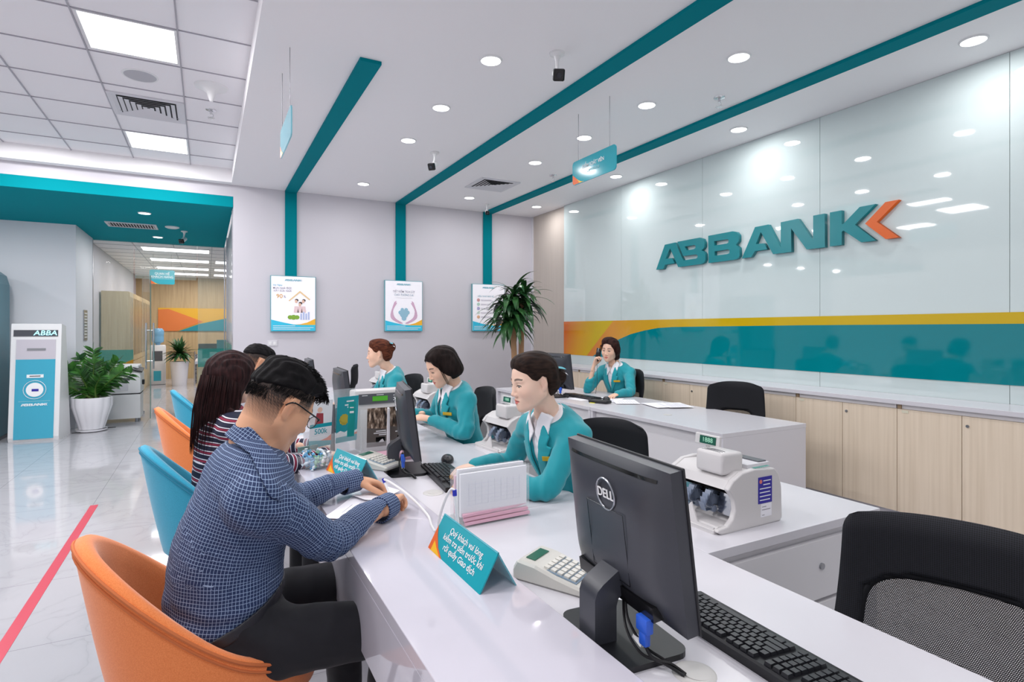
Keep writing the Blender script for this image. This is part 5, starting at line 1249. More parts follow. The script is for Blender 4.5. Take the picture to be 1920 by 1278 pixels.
def rotm(yaw=0, pitch=0, roll=0):
    """head/hand frame: +X forward, +Y left, +Z up; positive pitch looks down"""
    cy_, sy_ = cos(yaw), sin(yaw); cp, sp_ = cos(pitch), sin(pitch); c_, s_ = cos(roll), sin(roll)
    Z = np.array([[cy_,-sy_,0],[sy_,cy_,0],[0,0,1]]); Y = np.array([[cp,0,sp_],[0,1,0],[-sp_,0,cp]]); X = np.array([[1,0,0],[0,c_,-s_],[0,s_,c_]])
    return Z@Y@X
def xform(prims, R, T):
    """move a list of (op, prim) built in a local frame"""
    R = np.asarray(R, float); T = np.asarray(T, float); out = []
    import copy
    for op, p in prims:
        q = copy.copy(p)
        if isinstance(p, Tube):
            q.p = p.p@R.T+T; q.side = R@p.side; m = q.r.max(); q.lo, q.hi = q.p.min(0)-m, q.p.max(0)+m
        else:
            q.c = R@p.c+T; q.R = R@p.R; m = q.r.max(); q.lo, q.hi = q.c-m, q.c+m
        out.append((op, q))
    return out
def field(P, prims, post=None):
    D = None
    for op, p in prims:
        if op == '+': D = p.d(P) if D is None else smin(D, p.d(P), p.k)
        elif op == '-': D = -smin(-D, p.d(P), p.k)
    return post(P, D) if post else D
def eval_pts(P, prims, post=None):
    D = np.full(len(P), .2)
    for op, p in prims:
        mg = p.k+.012; m = ((P > p.lo-mg) & (P < p.hi+mg)).all(1)
        if not m.any(): continue
        d = p.d(P[m]); D[m] = smin(D[m], d, p.k) if op == '+' else -smin(-D[m], d, p.k)
    return post(P, D) if post else D
def grid_field(prims, h, pad=.012, post=None, lo=None, hi=None, c=4):
    ad = [p for op, p in prims if op == '+']
    lo = np.min([p.lo for p in ad], 0)-pad-c*h if lo is None else np.asarray(lo, float); hi = np.max([p.hi for p in ad], 0)+pad+c*h if hi is None else np.asarray(hi, float)
    nb = np.ceil((hi-lo)/(h*c)).astype(int)+1
    I = np.argwhere(np.ones(nb, bool)); ctr = lo+(I+.5)*c*h-.5*h
    dc = eval_pts(ctr, prims, None); act = np.abs(dc) < c*h*1.15+.010
    D = np.where(dc < 0, -.05, .05).astype(np.float32).reshape(nb); D = np.repeat(np.repeat(np.repeat(D, c, 0), c, 1), c, 2)
    A = I[act]; off = np.argwhere(np.ones((c, c, c), bool)); J = (A[:, None, :]*c+off[None]).reshape(-1, 3)
    v = eval_pts(lo+J*h, prims, None); 
    D[J[:, 0], J[:, 1], J[:, 2]] = v
    if post:
        m = np.abs(v) < .035; Jm = J[m]; vm = post(lo+Jm*h, v[m]); D[Jm[:, 0], Jm[:, 1], Jm[:, 2]] = vm
        # interior blocks cut away by the post function
        J2 = np.argwhere(D < -.03); 
        if len(J2): D[J2[:, 0], J2[:, 1], J2[:, 2]] = post(lo+J2*h, D[J2[:, 0], J2[:, 1], J2[:, 2]].astype(float))
    D[0], D[-1] = np.maximum(D[0], .01), np.maximum(D[-1], .01); D[:, 0] = np.maximum(D[:, 0], .01); D[:, -1] = np.maximum(D[:, -1], .01); D[:, :, 0] = np.maximum(D[:, :, 0], .01); D[:, :, -1] = np.maximum(D[:, :, -1], .01)
    return D, lo
def nets(D, lo, h):
    Sg = D < 0; nx, ny, nz = D.shape
    cnt = sum(Sg[i:nx-1+i, j:ny-1+j, k:nz-1+k].astype(np.int8) for i in (0, 1) for j in (0, 1) for k in (0, 1))
    act = (cnt > 0) & (cnt < 8); ids = np.full(act.shape, -1, np.int64); A = np.argwhere(act); ids[act] = np.arange(len(A))
    pos = np.zeros((len(A), 3)); c = np.zeros(len(A))
    for a0, a1 in [((0,0,0),(1,0,0)),((0,1,0),(1,1,0)),((0,0,1),(1,0,1)),((0,1,1),(1,1,1)),((0,0,0),(0,1,0)),((1,0,0),(1,1,0)),((0,0,1),(0,1,1)),((1,0,1),(1,1,1)),((0,0,0),(0,0,1)),((1,0,0),(1,0,1)),((0,1,0),(0,1,1)),((1,1,0),(1,1,1))]:
        p, q = A+a0, A+a1; va = D[p[:, 0], p[:, 1], p[:, 2]]; vb = D[q[:, 0], q[:, 1], q[:, 2]]; m = (va < 0) != (vb < 0)
        t = np.where(m, va/np.where(m, va-vb, 1), 0); e = np.asarray(a0)+t[:, None]*(np.asarray(a1)-np.asarray(a0)); pos += e*m[:, None]; c += m
    V = lo+(A+pos/c[:, None])*h; Fs = []
    for ax in range(3):
        o = [i for i in range(3) if i != ax]
        sl0 = [slice(None)]*3; sl1 = [slice(None)]*3; sl0[ax] = slice(0, -1); sl1[ax] = slice(1, None)
        s0, s1 = Sg[tuple(sl0)], Sg[tuple(sl1)]; E = np.argwhere(s0 != s1)
        E = E[(E[:, o[0]] > 0) & (E[:, o[1]] > 0) & (E[:, o[0]] < D.shape[o[0]]-1) & (E[:, o[1]] < D.shape[o[1]]-1)]
        fl = s0[E[:, 0], E[:, 1], E[:, 2]]
        def gid(da, db): q = E.copy(); q[:, o[0]] -= da; q[:, o[1]] -= db; return ids[q[:, 0], q[:, 1], q[:, 2]]
        Q = np.stack([gid(0,0), gid(1,0), gid(1,1), gid(0,1)], 1)
        if ax == 1: fl = ~fl
        Q[~fl] = Q[~fl][:, ::-1]; Fs.append(Q)
    F = np.vstack(Fs); F = F[(F >= 0).all(1)]
    return V, F
def mk_mesh(name, V, F):
    me = bpy.data.meshes.new(name); me.vertices.add(len(V)); me.vertices.foreach_set('co', np.asarray(V, np.float32).ravel())
    me.loops.add(len(F)*4); me.loops.foreach_set('vertex_index', F[:, ::-1].ravel().astype(np.int32)); me.polygons.add(len(F))
    me.polygons.foreach_set('loop_start', np.arange(0, len(F)*4, 4, dtype=np.int32)); me.polygons.foreach_set('loop_total', np.full(len(F), 4, np.int32))
    me.polygons.foreach_set('use_smooth', np.ones(len(F), bool)); me.update(calc_edges=True); me.validate(); return me
def relax(V, F, it=1, f=.5):
    for _ in range(it):
        acc = np.zeros_like(V); c = np.zeros(len(V))
        for a, b in ((0,1),(1,2),(2,3),(3,0)):
            np.add.at(acc, F[:, a], V[F[:, b]]); np.add.at(c, F[:, a], 1); np.add.at(acc, F[:, b], V[F[:, a]]); np.add.at(c, F[:, b], 1)
        V = V*(1-f)+acc/np.maximum(c, 1)[:, None]*f
    return V
def sdf_geo(prims, h, post=None, it=1, lo=None, hi=None):
    D, o = grid_field(prims, h, post=post, lo=lo, hi=hi); V, F = nets(D, o, h); return relax(V, F, it), F
_rn = np.random.RandomState(4); _W = [(_rn.randn(3), _rn.rand()*6.28) for _ in range(24)]
def wob(P, freq, seed=0, n=5):
    s = 0
    for k in range(n):
        w_, ph = _W[(seed*5+k) % 24]; s = s+np.sin((P@(w_/np.linalg.norm(w_)))*freq*(1+.35*k)+ph+seed)
    return s/n
def set_col(me, C):
    a = me.color_attributes.new('Col', 'FLOAT_COLOR', 'POINT'); buf = np.ones((len(me.vertices), 4), np.float32); buf[:, :3] = C; a.data.foreach_set('color', buf.ravel())
def set_uv(me, prims, V, F):
    """uv from the nearest tube, per face, in metres"""
    ad = [p for op, p in prims if op == '+' and p.name != 'yoke']; C = V[F].mean(1); Dm = np.stack([p.d(C)+(np.where((C-p.p[0])@nrm(p.p[1]-p.p[0]) < .075, 1.0, 0)*(np.linalg.norm(C-p.p[0], axis=1) < .16) if p.name == 'arm' else 0) for p in ad], 1); best = Dm.argmin(1)
    UV = np.zeros((len(F), 4, 2), np.float32)
    for i, p in enumerate(ad):
        m = best == i
        if not m.any(): continue
        P = V[F[m]]; u, l, per = p.uv(P); uc = u[:, :1]; u = uc+((u-uc+per/2) % per-per/2); UV[m, :, 0] = u; UV[m, :, 1] = l
    lay = me.uv_layers.new(name='UVMap'); lay.data.foreach_set('uv', UV[:, ::-1].ravel())

# ---- materials for people
def attr_skin(name, rough=.48):
    m = mat(name, '#e0b090', rough, spec=.4, sss=.12); n = NT(m); a = n.n('ShaderNodeAttribute', attribute_name='Col'); n.l(a.outputs['Color'], n.b.inputs['Base Color'])
    x = n.n('ShaderNodeTexNoise'); x.inputs['Scale'].default_value = 350; n.l(n.coord('Object'), x.inputs['Vector']); n.bump(x.outputs[0], .08, .001); return m
M_skin = attr_skin('skin')
def hair_mat(name, c1, c2, st):
    m = mat(name, c1, .62, spec=.12); n = NT(m); x = n.n('ShaderNodeTexNoise'); x.inputs['Scale'].default_value = 1; x.inputs['Detail'].default_value = 3
    n.l(n.coord('Object', st), x.inputs['Vector']); n.l(n.ramp(x.outputs[0], [(.35, lin(c1)), (.7, lin(c2))]), n.b.inputs['Base Color']); n.bump(x.outputs[0], .55, .004); return m
M_jack = noise_bump(mat('teal_jacket', '#00939f', .75, sheen=.25), 900, .12, .001)
M_jack2 = noise_bump(mat('teal_jacket_lapel', '#009aa6', .75, sheen=.25), 900, .12, .001)
M_shirtw = mat('white_shirt', '#f1f0f5', .7)
M_pants = noise_bump(mat('black_trousers', '#15151c', .85, sheen=.1), 700, .2, .001)
def check_mat():
    m = mat('checked_shirt', '#2a3f66', .8); n = NT(m); uv = n.n('ShaderNodeUVMap'); sp_ = n.n('ShaderNodeSeparateXYZ'); n.l(uv.outputs[0], sp_.inputs[0])
    def line(o, per, wd): f = n.math('FRACT', n.math('DIVIDE', o, per)); return n.math('LESS_THAN', f, wd)
    g = n.math('MAXIMUM', line(sp_.outputs[0], .0088, .14), line(sp_.outputs[1], .0088, .14))
    mx = n.n('ShaderNodeMix', data_type='RGBA'); n.l(g, mx.inputs[0]); mx.inputs[6].default_value = lin('#1f325a'); mx.inputs[7].default_value = lin('#93a8c8'); n.l(mx.outputs[2], n.b.inputs['Base Color'])
    return m
M_check = check_mat()
def stripe_mat():
    m = mat('striped_top', '#1a1f38', .8); n = NT(m); uv = n.n('ShaderNodeUVMap'); sp_ = n.n('ShaderNodeSeparateXYZ'); n.l(uv.outputs[0], sp_.inputs[0])
    f = n.math('FRACT', n.math('DIVIDE', sp_.outputs[1], .040)); nv, wh, rd = lin('#1b1f38'), lin('#e9e6ee'), lin('#8d2340')
    n.l(n.ramp(f, [(0, nv), (.46, wh), (.56, nv), (.62, rd), (.82, nv), (.88, wh), (.97, nv)], 'CONSTANT'), n.b.inputs['Base Color']); return m
M_strip = stripe_mat()

SK = {'f': np.array(lin('#e9bfa6')[:3]), 'm': np.array(lin('#d9a482')[:3]), 'w1': np.array(lin('#ecc9b4')[:3])}
# ---- head in its own frame
def head_prims(fem=True, jaw=1.0, open_eye=.0042):
    w_ = .97 if fem else 1.0; L = []; ch = .008 if fem else 0; nz = .0025 if fem else 0
    a = lambda p: L.append(('+', p)); s_ = lambda p: L.append(('-', p))
    a(Ell((-.006,0,.035), (.094,.076*w_,.084))); a(Ell((.034,0,-.020), (.054,.061*w_,.074), k=.03))
    for y in (-1, 1):
        a(Tube([(-.002,y*.050*jaw,-.045),(.040,y*.034*jaw,-.084+ch),(.068,y*.009,-.100+ch)], [.021,.018,.014], k=.032)); a(Ell((.050,y*.037,-.024), (.031,.027,.030), k=.028))
        a(Ell((.072,y*.024,.022), (.014,.025,.009), k=.014))
    a(Ell((.074,0,-.098+ch), (.013,.016,.012), k=.02)); a(Ell((.073,0,-.062), (.019,.028,.022), k=.02))
    for y in (-1, 1): s_(Ell((.094,y*.0315,.004), (.012,.0165,.0095), k=.012))
    for y in (-1, 1): a(Ell((.0735,y*.0305,.002), (.0135,.0150,.0122), k=.005))
    a(Tube([(.082,0,.016),(.0915-nz*.6,0,-.006),(.1025-nz,0,-.028)], [(.0085,.008),(.0082,.0085),(.0095,.0085)], k=.012)); a(Ell((.1035-nz,0,-.031), (.008,.0085,.007), k=.008))
    for y in (-1, 1): a(Ell((.0935,y*.0115,-.034), (.0095,.0065,.0065), k=.006)); s_(Ell((.097,y*.0065,-.0405), (.004,.003,.0025), k=.002))
    for y in (-1, 1): s_(Ell((.0900,y*.0305,.0005), (.0108,.0130,open_eye*1.12), R=rotm(0,0,y*.08), k=.002))
    a(Tube([(.084,-.021,-.0595),(.0925,-.008,-.0555),(.0935,0,-.0568),(.0925,.008,-.0555),(.084,.021,-.0595)], [.0025,.0048,.0045,.0048,.0025], k=.004))
    a(Tube([(.084,-.018,-.0625),(.0925,0,-.0675),(.084,.018,-.0625)], [.003,.0062,.003], k=.004)); s_(Tube([(.084,-.022,-.0605),(.0985,0,-.0612),(.084,.022,-.0605)], [.0009,.0013,.0009], k=.002))
    for y in (-1, 1):
        es = .9 if fem else 1; a(Ell((-.006,y*.079*w_,.000), (.0155*es,.0065,.030*es), R=rotm(-y*.28,.15,0), k=.006)); a(Ell((-.003,y*.076*w_,-.026), (.008,.006,.009), k=.006)); s_(Ell((-.001,y*.0875*w_,.003), (.0095,.0055,.019), R=rotm(-y*.28,.15,0), k=.004))
        a(Ell((-.001,y*.0785*w_,.001), (.004,.004,.008), k=.004))
    return L
def head_colors(V, base, lips, fem=True, brow='#2b211e', fade=None, cheek=.0):
    """V in head frame -> colours"""
    C = np.tile(base, (len(V), 1)); x, y, z = V.T
    def blend(m, c): 
        nonlocal C; m = np.clip(m, 0, 1)[:, None]; C = C*(1-m)+np.asarray(c)*m
    red = base*np.array([1.0,.78,.75]); blend(np.clip(1-np.sqrt(((x-.05)/.05)**2+((np.abs(y)-.042)/.03)**2+((z+.025)/.03)**2), 0, 1)*.5, red); blend((1-np.sqrt(((x-.105)/.02)**2+(y/.02)**2+((z+.03)/.02)**2))*.4, red)
    blend((1-np.sqrt(((np.abs(y)-.082)/.012)**2+((x)/.025)**2+((z)/.035)**2))*.5, red)
    yy = np.abs(y); lz = np.where(z > -.061, (z+.061)/(.0085*np.clip(1-(yy/.022)**2, .02, 1)), -(z+.061)/(.0115*np.clip(1-(yy/.0205)**2, .02, 1)))
    blend(((lz < 1) & (x > .078) & (yy < .022))*.85, lin(lips)[:3])
    blend(((np.abs(z+.0608) < .0011) & (x > .08) & (yy < .021))*.7, lin('#7a3a36')[:3])
    bz = .0265+.004*np.sin(np.clip((yy-.012)/.04, 0, 1)*pi); blend(np.clip(1.7-np.abs(z-bz)/(.0036*(1-np.clip((yy-.03)/.03, 0, 1)*.6)), 0, 1)*((yy > .012) & (yy < .050) & (x > .045))*.85, lin(brow)[:3])
    # lash line / upper lid edge
    ex = (yy-.0305)/.0148; blend((np.abs(ex) < 1)*np.clip(1.5-np.abs(z-(.0008+.0045*np.sqrt(np.clip(1-ex**2, 0, 1))))/.0022, 0, 1)*(x > .066)*.95, lin('#241a18')[:3])
    if fade is not None: C = fade(V, C)
    return C
def make_eyes(name, par, Rw, T, sc=1.0):
    for y in (-1, 1):
        me = bpy.data.meshes.new('eye'); bm = B(); ell(bm, (0,0,0), (.0118,.0118,.0118), 20); bm.to_mesh(me); bm.free()
        V = np.array([v.co[:] for v in me.vertices]); dd = np.sqrt((V[:, 1])**2+(V[:, 2]+.0030)**2); C = np.where((V[:, 0] > 0)[:, None] & (dd < .0056)[:, None], np.array(lin('#1c1210')[:3]), np.array(lin('#d9d4d2')[:3])); set_col(me, C)
        W = (V*sc+np.array([.0765,y*.0305,.0005])*sc)@Rw.T+T
        for v, q in zip(me.vertices, W): v.co = q
        obj('eye', me, mat_eye(), par, smooth='all')
        for nm, zz, r_ in (('eyelash', (.0006, .0044), .0017), ('lower_lid_line', (-.0020, -.0034), .0005)):
            bm = B(); P_ = []
            for k in range(9):
                a = radians(-58+124*k/8)+y*.38; P_.append(tuple((np.array([.0735+.0148*cos(a), y*.0305+.0156*sin(a), .0012+zz[0]+(zz[1]-zz[0])*cos(a)])*sc)@Rw.T+T))
            tube(bm, P_, r_, 5, smooth=2); obj(nm, bm, mat('lash_dark', '#1a1312', .7), par, smooth=True)
def mat_eye():
    if 'eye_wet' in MATS: return MATS['eye_wet']
    m = mat('eye_wet', '#ffffff', .1); n = NT(m); a = n.n('ShaderNodeAttribute', attribute_name='Col'); n.l(a.outputs['Color'], n.b.inputs['Base Color']); return m
def hand_prims(side, curl, thumb=(.55,.8,-.35), tcurl=.4, s=1.0, spread=.12):
    """wrist at origin, fingers +X, back of hand +Z. side=+1 thumb on +Y"""
    L = []; a = lambda p: L.append(('+', p))
    a(Tube([(-.05,0,0),(0,0,0),(.030,.0,.001),(.060,-.001,.001),(.082,-.002,-.002)], [(.026*s,.020*s),(.026*s,.0185*s),(.032*s,.017*s),(.038*s,.0145*s),(.036*s,.012*s)], side=(0,1,0), k=.01))
    a(Ell((.03*s,side*.020*s,-.008*s), (.028*s,.014*s,.014*s), k=.015))
    for i, (y, L_, r) in enumerate(((.0275,.066,.0088),(.0092,.074,.0090),(-.0095,.069,.0086),(-.0270,.054,.0076))):
        p = np.array([.078-.006*(i == 3)-.003*(i == 0), side*y, .000])*s; c = curl[i] if hasattr(curl, '__len__') else curl
        yaw = side*(y/.0275)*spread; ang = 0.0; pts = [p-np.array([.015*s,0,0]), p]
        for q, (fr, mul) in enumerate(((.46,.85),(.30,1.15),(.24,.8))):
            ang += c*mul; dv = np.array([cos(ang)*cos(yaw), cos(ang)*sin(yaw), -sin(ang)]); p = p+dv*L_*fr*s; pts.append(p)
        a(Tube(pts, [r*s*1.02, r*s*1.05, r*s*.98, r*s*.9, r*s*.78], k=.004, res=2))
    t0 = np.array([.018,side*.022,-.006])*s; tv = nrm((thumb[0], side*thumb[1], thumb[2])); t1 = t0+tv*.036*s; tv2 = nrm(tv*cos(tcurl)+np.array([1,0,-.2])*sin(tcurl)); t2 = t1+tv2*.030*s; t3 = t2+nrm(tv2+np.array([.35,0,-.1]))*.026*s
    a(Tube([t0,t1,t2,t3], [.0125*s,.0112*s,.0102*s,.0085*s], k=.009)); return L
# ================================================================= PEOPLE
def person(label, base, rz, group=None):
    t = thing('person', label, 'person', base, rz, group); return t
def w2l(t, p):
    """world point -> the person's frame"""
    c, s = cos(t.rotation_euler.z), sin(t.rotation_euler.z); q = np.asarray(p, float)-np.array(t.location); return np.array([q[0]*c+q[1]*s, -q[0]*s+q[1]*c, q[2]])
def add_sdf(name, prims, h, m, par, post=None, it=1, uv=False, lo=None, hi=None):
    V, F = sdf_geo(prims, h, post, it, lo, hi); me = mk_mesh(name, V, F)
    if uv and len(me.polygons) == len(F): set_uv(me, prims, V, F)
    me.materials.append(m); o = bpy.data.objects.new(name, me); COL.objects.link(o); o.parent = par; return o
def body_mesh(par, parts):
    """parts: list of (V, F, C) merged in one skin mesh"""
    Vs, Fs, Cs, n = [], [], [], 0
    for V, F, C in parts: Vs.append(V); Fs.append(F+n); Cs.append(C if C.ndim == 2 else np.tile(C, (len(V), 1))); n += len(V)
    V = np.vstack(Vs); F = np.vstack(Fs); me = mk_mesh('body', V, F); set_col(me, np.vstack(Cs)); me.materials.append(M_skin)
    o = bpy.data.objects.new('body', me); COL.objects.link(o); o.parent = par; return o
def align(x, z):
    """rotation with +X along x and +Z near z"""
    x = nrm(x); z = np.asarray(z, float); y = nrm(np.cross(z, x)); z = np.cross(x, y); return np.stack([x, y, z], 1)
def head_part(R, T, nb, skin, lips, fem=True, h=.0026, eye=.0030, neck=(.045,.047,.056), fade=None, jaw=1.0, brow='#2b211e', ears=True):
    P = head_prims(fem, jaw, eye); q = (np.asarray(nb)-T)@R
    P = P+[('+', Tube([(-.022,0,-.035), tuple(np.array([-.03,0,-.07])*.5+q*.5+np.array([0,0,-.01])), tuple(q)], [(neck[0],neck[0]*1.02), neck[1], neck[2]], k=.025))]
    V, F = sdf_geo(P, h, it=1); C = head_colors(V, skin, lips, fem, brow, fade); return V@R.T+T, F, C
def hair_cut(poly, polyside=None, ys=.042, thin=True):
    def f(P, D, R, T):
        q = (P-T)@R; a = poly2(q[:, 0], q[:, 2], poly)
        if polyside is not None: a = np.minimum(a, np.maximum(poly2(q[:, 0], q[:, 2], polyside), ys-np.abs(q[:, 1])))
        a = a+.0015*wob(q, 160, 8); return np.maximum(D+np.clip(.009+a, 0, .009)*(.75 if thin else 0), a)
    return f
def strands(par, R, T, n, fn, m, name='hair_wisps', seed=1):
    rr = random.Random(seed); bm = B()
    for k in range(n):
        pts, r = fn(rr); tube(bm, [tuple(R@np.array(p)+T) for p in pts], [r, r*.8, r*.3], 3, smooth=2)
    obj(name, bm, m, par, smooth='all')
def teller(label, base, rz, nb, sh_l, sh_r, el_l, el_r, wr_l, wr_r, hd_l, hd_r, head, hyaw, hpitch, hroll, hair, skin='f', h=.006, hh=.003, curl=.35, phone=False, pelvis=None, lips='#c8625c', badge_side=1, eye=.0036, finger=None):
    t = person(label, base, rz, 'bank tellers in teal jackets'); L = lambda p: w2l(t, p); yaw0 = rz
    nb, sl, sr, el, er, wl, wr, hp = map(L, (nb, sh_l, sh_r, el_l, el_r, wr_l, wr_r, head)); pv = L(pelvis); sk = SK[skin]
    R = rotm(hyaw-rz, hpitch, hroll); mid = (sl+sr)/2
    spine = [pv+np.array([0,0,-.06]), pv+np.array([0,0,.04]), pv*.55+mid*.45+np.array([-.01,0,-.03]), pv*.22+mid*.78+np.array([.008,0,-.01]), mid+np.array([-.005,0,-.015])]
    sd = nrm(sl-sr)
    tor = [(.165,.12),(.150,.112),(.128,.098),(.150,.112),(.140,.085)]
    def body(o): 
        return [('+', Tube(spine, [(a+o, b+o) for a, b in tor], side=sd, k=.04, name='torso')),
                ('+', Tube([sr+np.array([0,0,-.035]), mid+np.array([-.012,0,.005]), sl+np.array([0,0,-.035])], [(.048+o,.050+o),(.062+o,.056+o),(.048+o,.050+o)], side=(1,0,0), k=.05))]
    def arms(o, cl=1.0):
        r = []
        for s, a, b, c in (('l', sl, el, wl), ('r', sr, er, wr)):
            up = b*.5+a*.5; fw = b*.5+c*.5
            r += [('+', Tube([a+np.array([0,0,-.04]), a*.6+b*.4+np.array([0,0,-.012]), b+(b-(a+c)/2)*.06, fw, c], [.056+o, .050+o, .045+o, .040+o, .033+o], k=.03, name='arm'))]
        return r
    # skin
    parts = [head_part(R, hp, nb, sk, lips, True, hh, eye)]
    Vc, Fc = sdf_geo(body(-.02)+arms(-.016)+[('+', Tube([mid, nb], [.05,.05], k=.03))], .010); parts.append((Vc, Fc, sk))
    for s, w_, hd, tc in ((1, wl, hd_l, 1), (-1, wr, hd_r, 1)):
        dv, up, cu = hd; dv = np.array(dv, float); up = np.array(up, float); c_, s_ = cos(rz), sin(rz); rot = lambda v: np.array([v[0]*c_+v[1]*s_, -v[0]*s_+v[1]*c_, v[2]])
        A = align(rot(dv), rot(up)); V, F = sdf_geo(xform(hand_prims(-s, cu, s=.92), A, w_), .0026)
        C = np.tile(sk, (len(V), 1))
        if finger:
            q = (V-w_)@A; C[(q[:, 0] > .118) & (q[:, 2] > -.03)] = np.array(lin(finger)[:3])
        parts.append((V, F, C))
    body_mesh(t, parts)
    if hh < .0035: make_eyes('eye', t, R, hp, .97)
    # torso frame for collar, lapels
    zax = nrm(nb-spine[2]); yax = nrm(sl-sr); xax = nrm(np.cross(yax, zax)); zax = np.cross(xax, yax); Ft = np.stack([xax, yax, zax], 1); O = mid
    loc = lambda P: (P-O)@Ft
    # shirt
    neckt = Tube([mid+np.array([0,0,-.03]), nb*.7+hp*.3], [.066,.060], k=.03)
    def sh_post(P, D):
        q = loc(P); return np.maximum(D, np.maximum(q[:, 2]-.062-.35*np.maximum(-q[:, 0], 0), -(poly2(q[:, 1], q[:, 2], [(-.022,.2),(.022,.2),(.003,-.03),(-.003,-.03)])) if False else -1))
    shp = body(-.006)+[('+', neckt)]
    def sh2(P, D):
        q = loc(P); D = np.maximum(D, q[:, 2]-.058+.3*q[:, 0]); v = np.maximum(poly2(q[:, 1], q[:, 2], [(-.03,.12),(.03,.12),(.0,-.05)]), .0-q[:, 0]); return np.maximum(D, -v)
    add_sdf('shirt', shp, h, M_shirtw, t, sh2)
    # jacket
    jk = body(.006)+arms(.002)+[('+', Tube([mid+np.array([0,0,-.02]), nb*.75+hp*.25], [.080,.070], k=.03))]
    def jpost(P, D):
        q = loc(P); D = D+.0042*wob(P, 42, 1)+.0022*wob(P, 90, 2)
        for e, d1, s0 in ((el, nrm(wl-el), sl), (er, nrm(wr-er), sr)):
            r = np.linalg.norm(P-e, axis=1); D = D+.0042*np.exp(-(r/.085)**2)*np.sin((P-e)@d1*150+2*wob(P, 30, 2))
            r = np.linalg.norm(P-(s0+np.array([.03,0,-.07])), axis=1); D = D+.0035*np.exp(-(r/.07)**2)*np.sin((P@np.array([.7,.2,.6]))*120+1.5*wob(P, 25, 4))
        v = np.maximum(poly2(q[:, 1], q[:, 2], [(-.070,.12),(.070,.12),(.040,-.02),(.002,-.21),(-.002,-.21),(-.040,-.02)]), -q[:, 0]-.0)
        D = np.maximum(D, -v); return np.maximum(D, q[:, 2]-.062+.30*np.maximum(q[:, 0]+.03, 0))
    add_sdf('jacket', jk, h, M_jack, t, jpost)
    for s in (1, -1):
        poly = [(s*.052,.055),(s*.088,-.005),(s*.075,-.035),(s*.098,-.045),(s*.060,-.12),(s*.004,-.215),(s*.0,-.20),(s*.022,-.09),(s*.036,-.01)]
        if s < 0: poly = poly[::-1]
        def lp(P, D, poly=poly):
            q = loc(P); return np.maximum(np.maximum(np.abs(D-.0050)-.0042, poly2(q[:, 1], q[:, 2], poly)), -q[:, 0]-.005)
        add_sdf('lapel', body(.009), .0032 if h < .0065 else .0045, M_jack2, t, lp, it=2)
        polc = [(s*.004,.010),(s*.046,-.052),(s*.078,.005),(s*.085,.06),(s*.055,.095),(s*.028,.060)]
        if s < 0: polc = polc[::-1]
        def cp(P, D, poly=polc):
            q = loc(P); return np.maximum(np.maximum(np.abs(D-.005)-.0035, poly2(q[:, 1], q[:, 2], poly)), -q[:, 0]-.03)
        add_sdf('collar', body(.004)+[('+', Tube([mid+np.array([0,0,-.03]), nb*.65+hp*.35], [.070,.062], k=.03))], .0027 if h < .0065 else .004, M_shirtw, t, cp, it=2)
    # badge
    fld = lambda p: float(field(np.array([p]), body(.0215))[0]); b = O+Ft@np.array([.25, badge_side*.088, -.085])
    for _ in range(60):
        if fld(b) < .001: break
        b = b-xax*.004
    g = B(); box(g, (0,0,0), (.004,.068,.019), bev=.001); o = obj('name_badge', g, M_gold, t); e = .002
    zn = nrm(np.array([fld(b+[e,0,0])-fld(b-[e,0,0]), fld(b+[0,e,0])-fld(b-[0,e,0]), fld(b+[0,0,e])-fld(b-[0,0,e])])); yv = nrm(yax-zn*(yax@zn)); Mx = Matrix(np.stack([zn, yv, np.cross(zn, yv)], 1).tolist()).to_4x4(); Mx.translation = Vector(b); o.matrix_basis = Mx
    # skirt/trousers
    kn = lambda s: pv+np.array([.40, s*.10, -.06]); sk_ = []
    for s in (1, -1): sk_ += [('+', Tube([pv+np.array([.02, s*.08, -.05]), kn(s)], [.092,.062], k=.04)), ('+', Tube([kn(s), np.array([kn(s)[0]+.02, kn(s)[1], .08])], [.06,.042], k=.03)), ('+', Tube([(kn(s)[0], kn(s)[1], .05), (kn(s)[0]+.14, kn(s)[1], .035)], [.04,.03], k=.02))]
    add_sdf('trousers', sk_, .012, M_pants, t)
    hair(t, R, hp, hh); return t

CAP = lambda s=1.0, k=.02: [('+', Ell((-.010,0,.040), (.100*s,.084*s,.090*s), k=k))]
def hair_sdf(t, R, T, prims, poly, m, h, polyside=None, ys=.042, seed=3, amp=.0025, name='hair'):
    cut = hair_cut(poly, polyside, ys, polyside is None and poly is UP)
    def post(P, D):
        q = (P-T)@R; D = D+amp*np.sin(q[:, 0]*60+q[:, 1]*220+3*wob(q, 25, seed))*.6+amp*wob(q, 60, seed); return cut(P, D, R, T)
    return add_sdf(name, xform(prims, R, T), h, m, t, post)
M_hair_b = hair_mat('hair_black', '#17100f', '#2c2220', (60, 60, 14)); M_hair_s = hair_mat('hair_black_swept', '#1a1210', '#35261f', (16, 60, 90)); M_hair_r = hair_mat('hair_auburn', '#3a1c14', '#6b3a26', (20, 90, 90)); M_hair_l = hair_mat('hair_long_brown', '#1b1012', '#3b2222', (90, 90, 5)); M_hair_m = hair_mat('hair_short_black', '#0a090b', '#191719', (40, 120, 40))
UP = [(.078,.150),(.082,.074),(.072,.058),(.055,.044),(.040,.020),(.020,.010),(-.006,.026),(-.024,.018),(-.030,-.010),(-.030,-.045),(-.045,-.080),(-.14,-.09),(-.15,.15)]
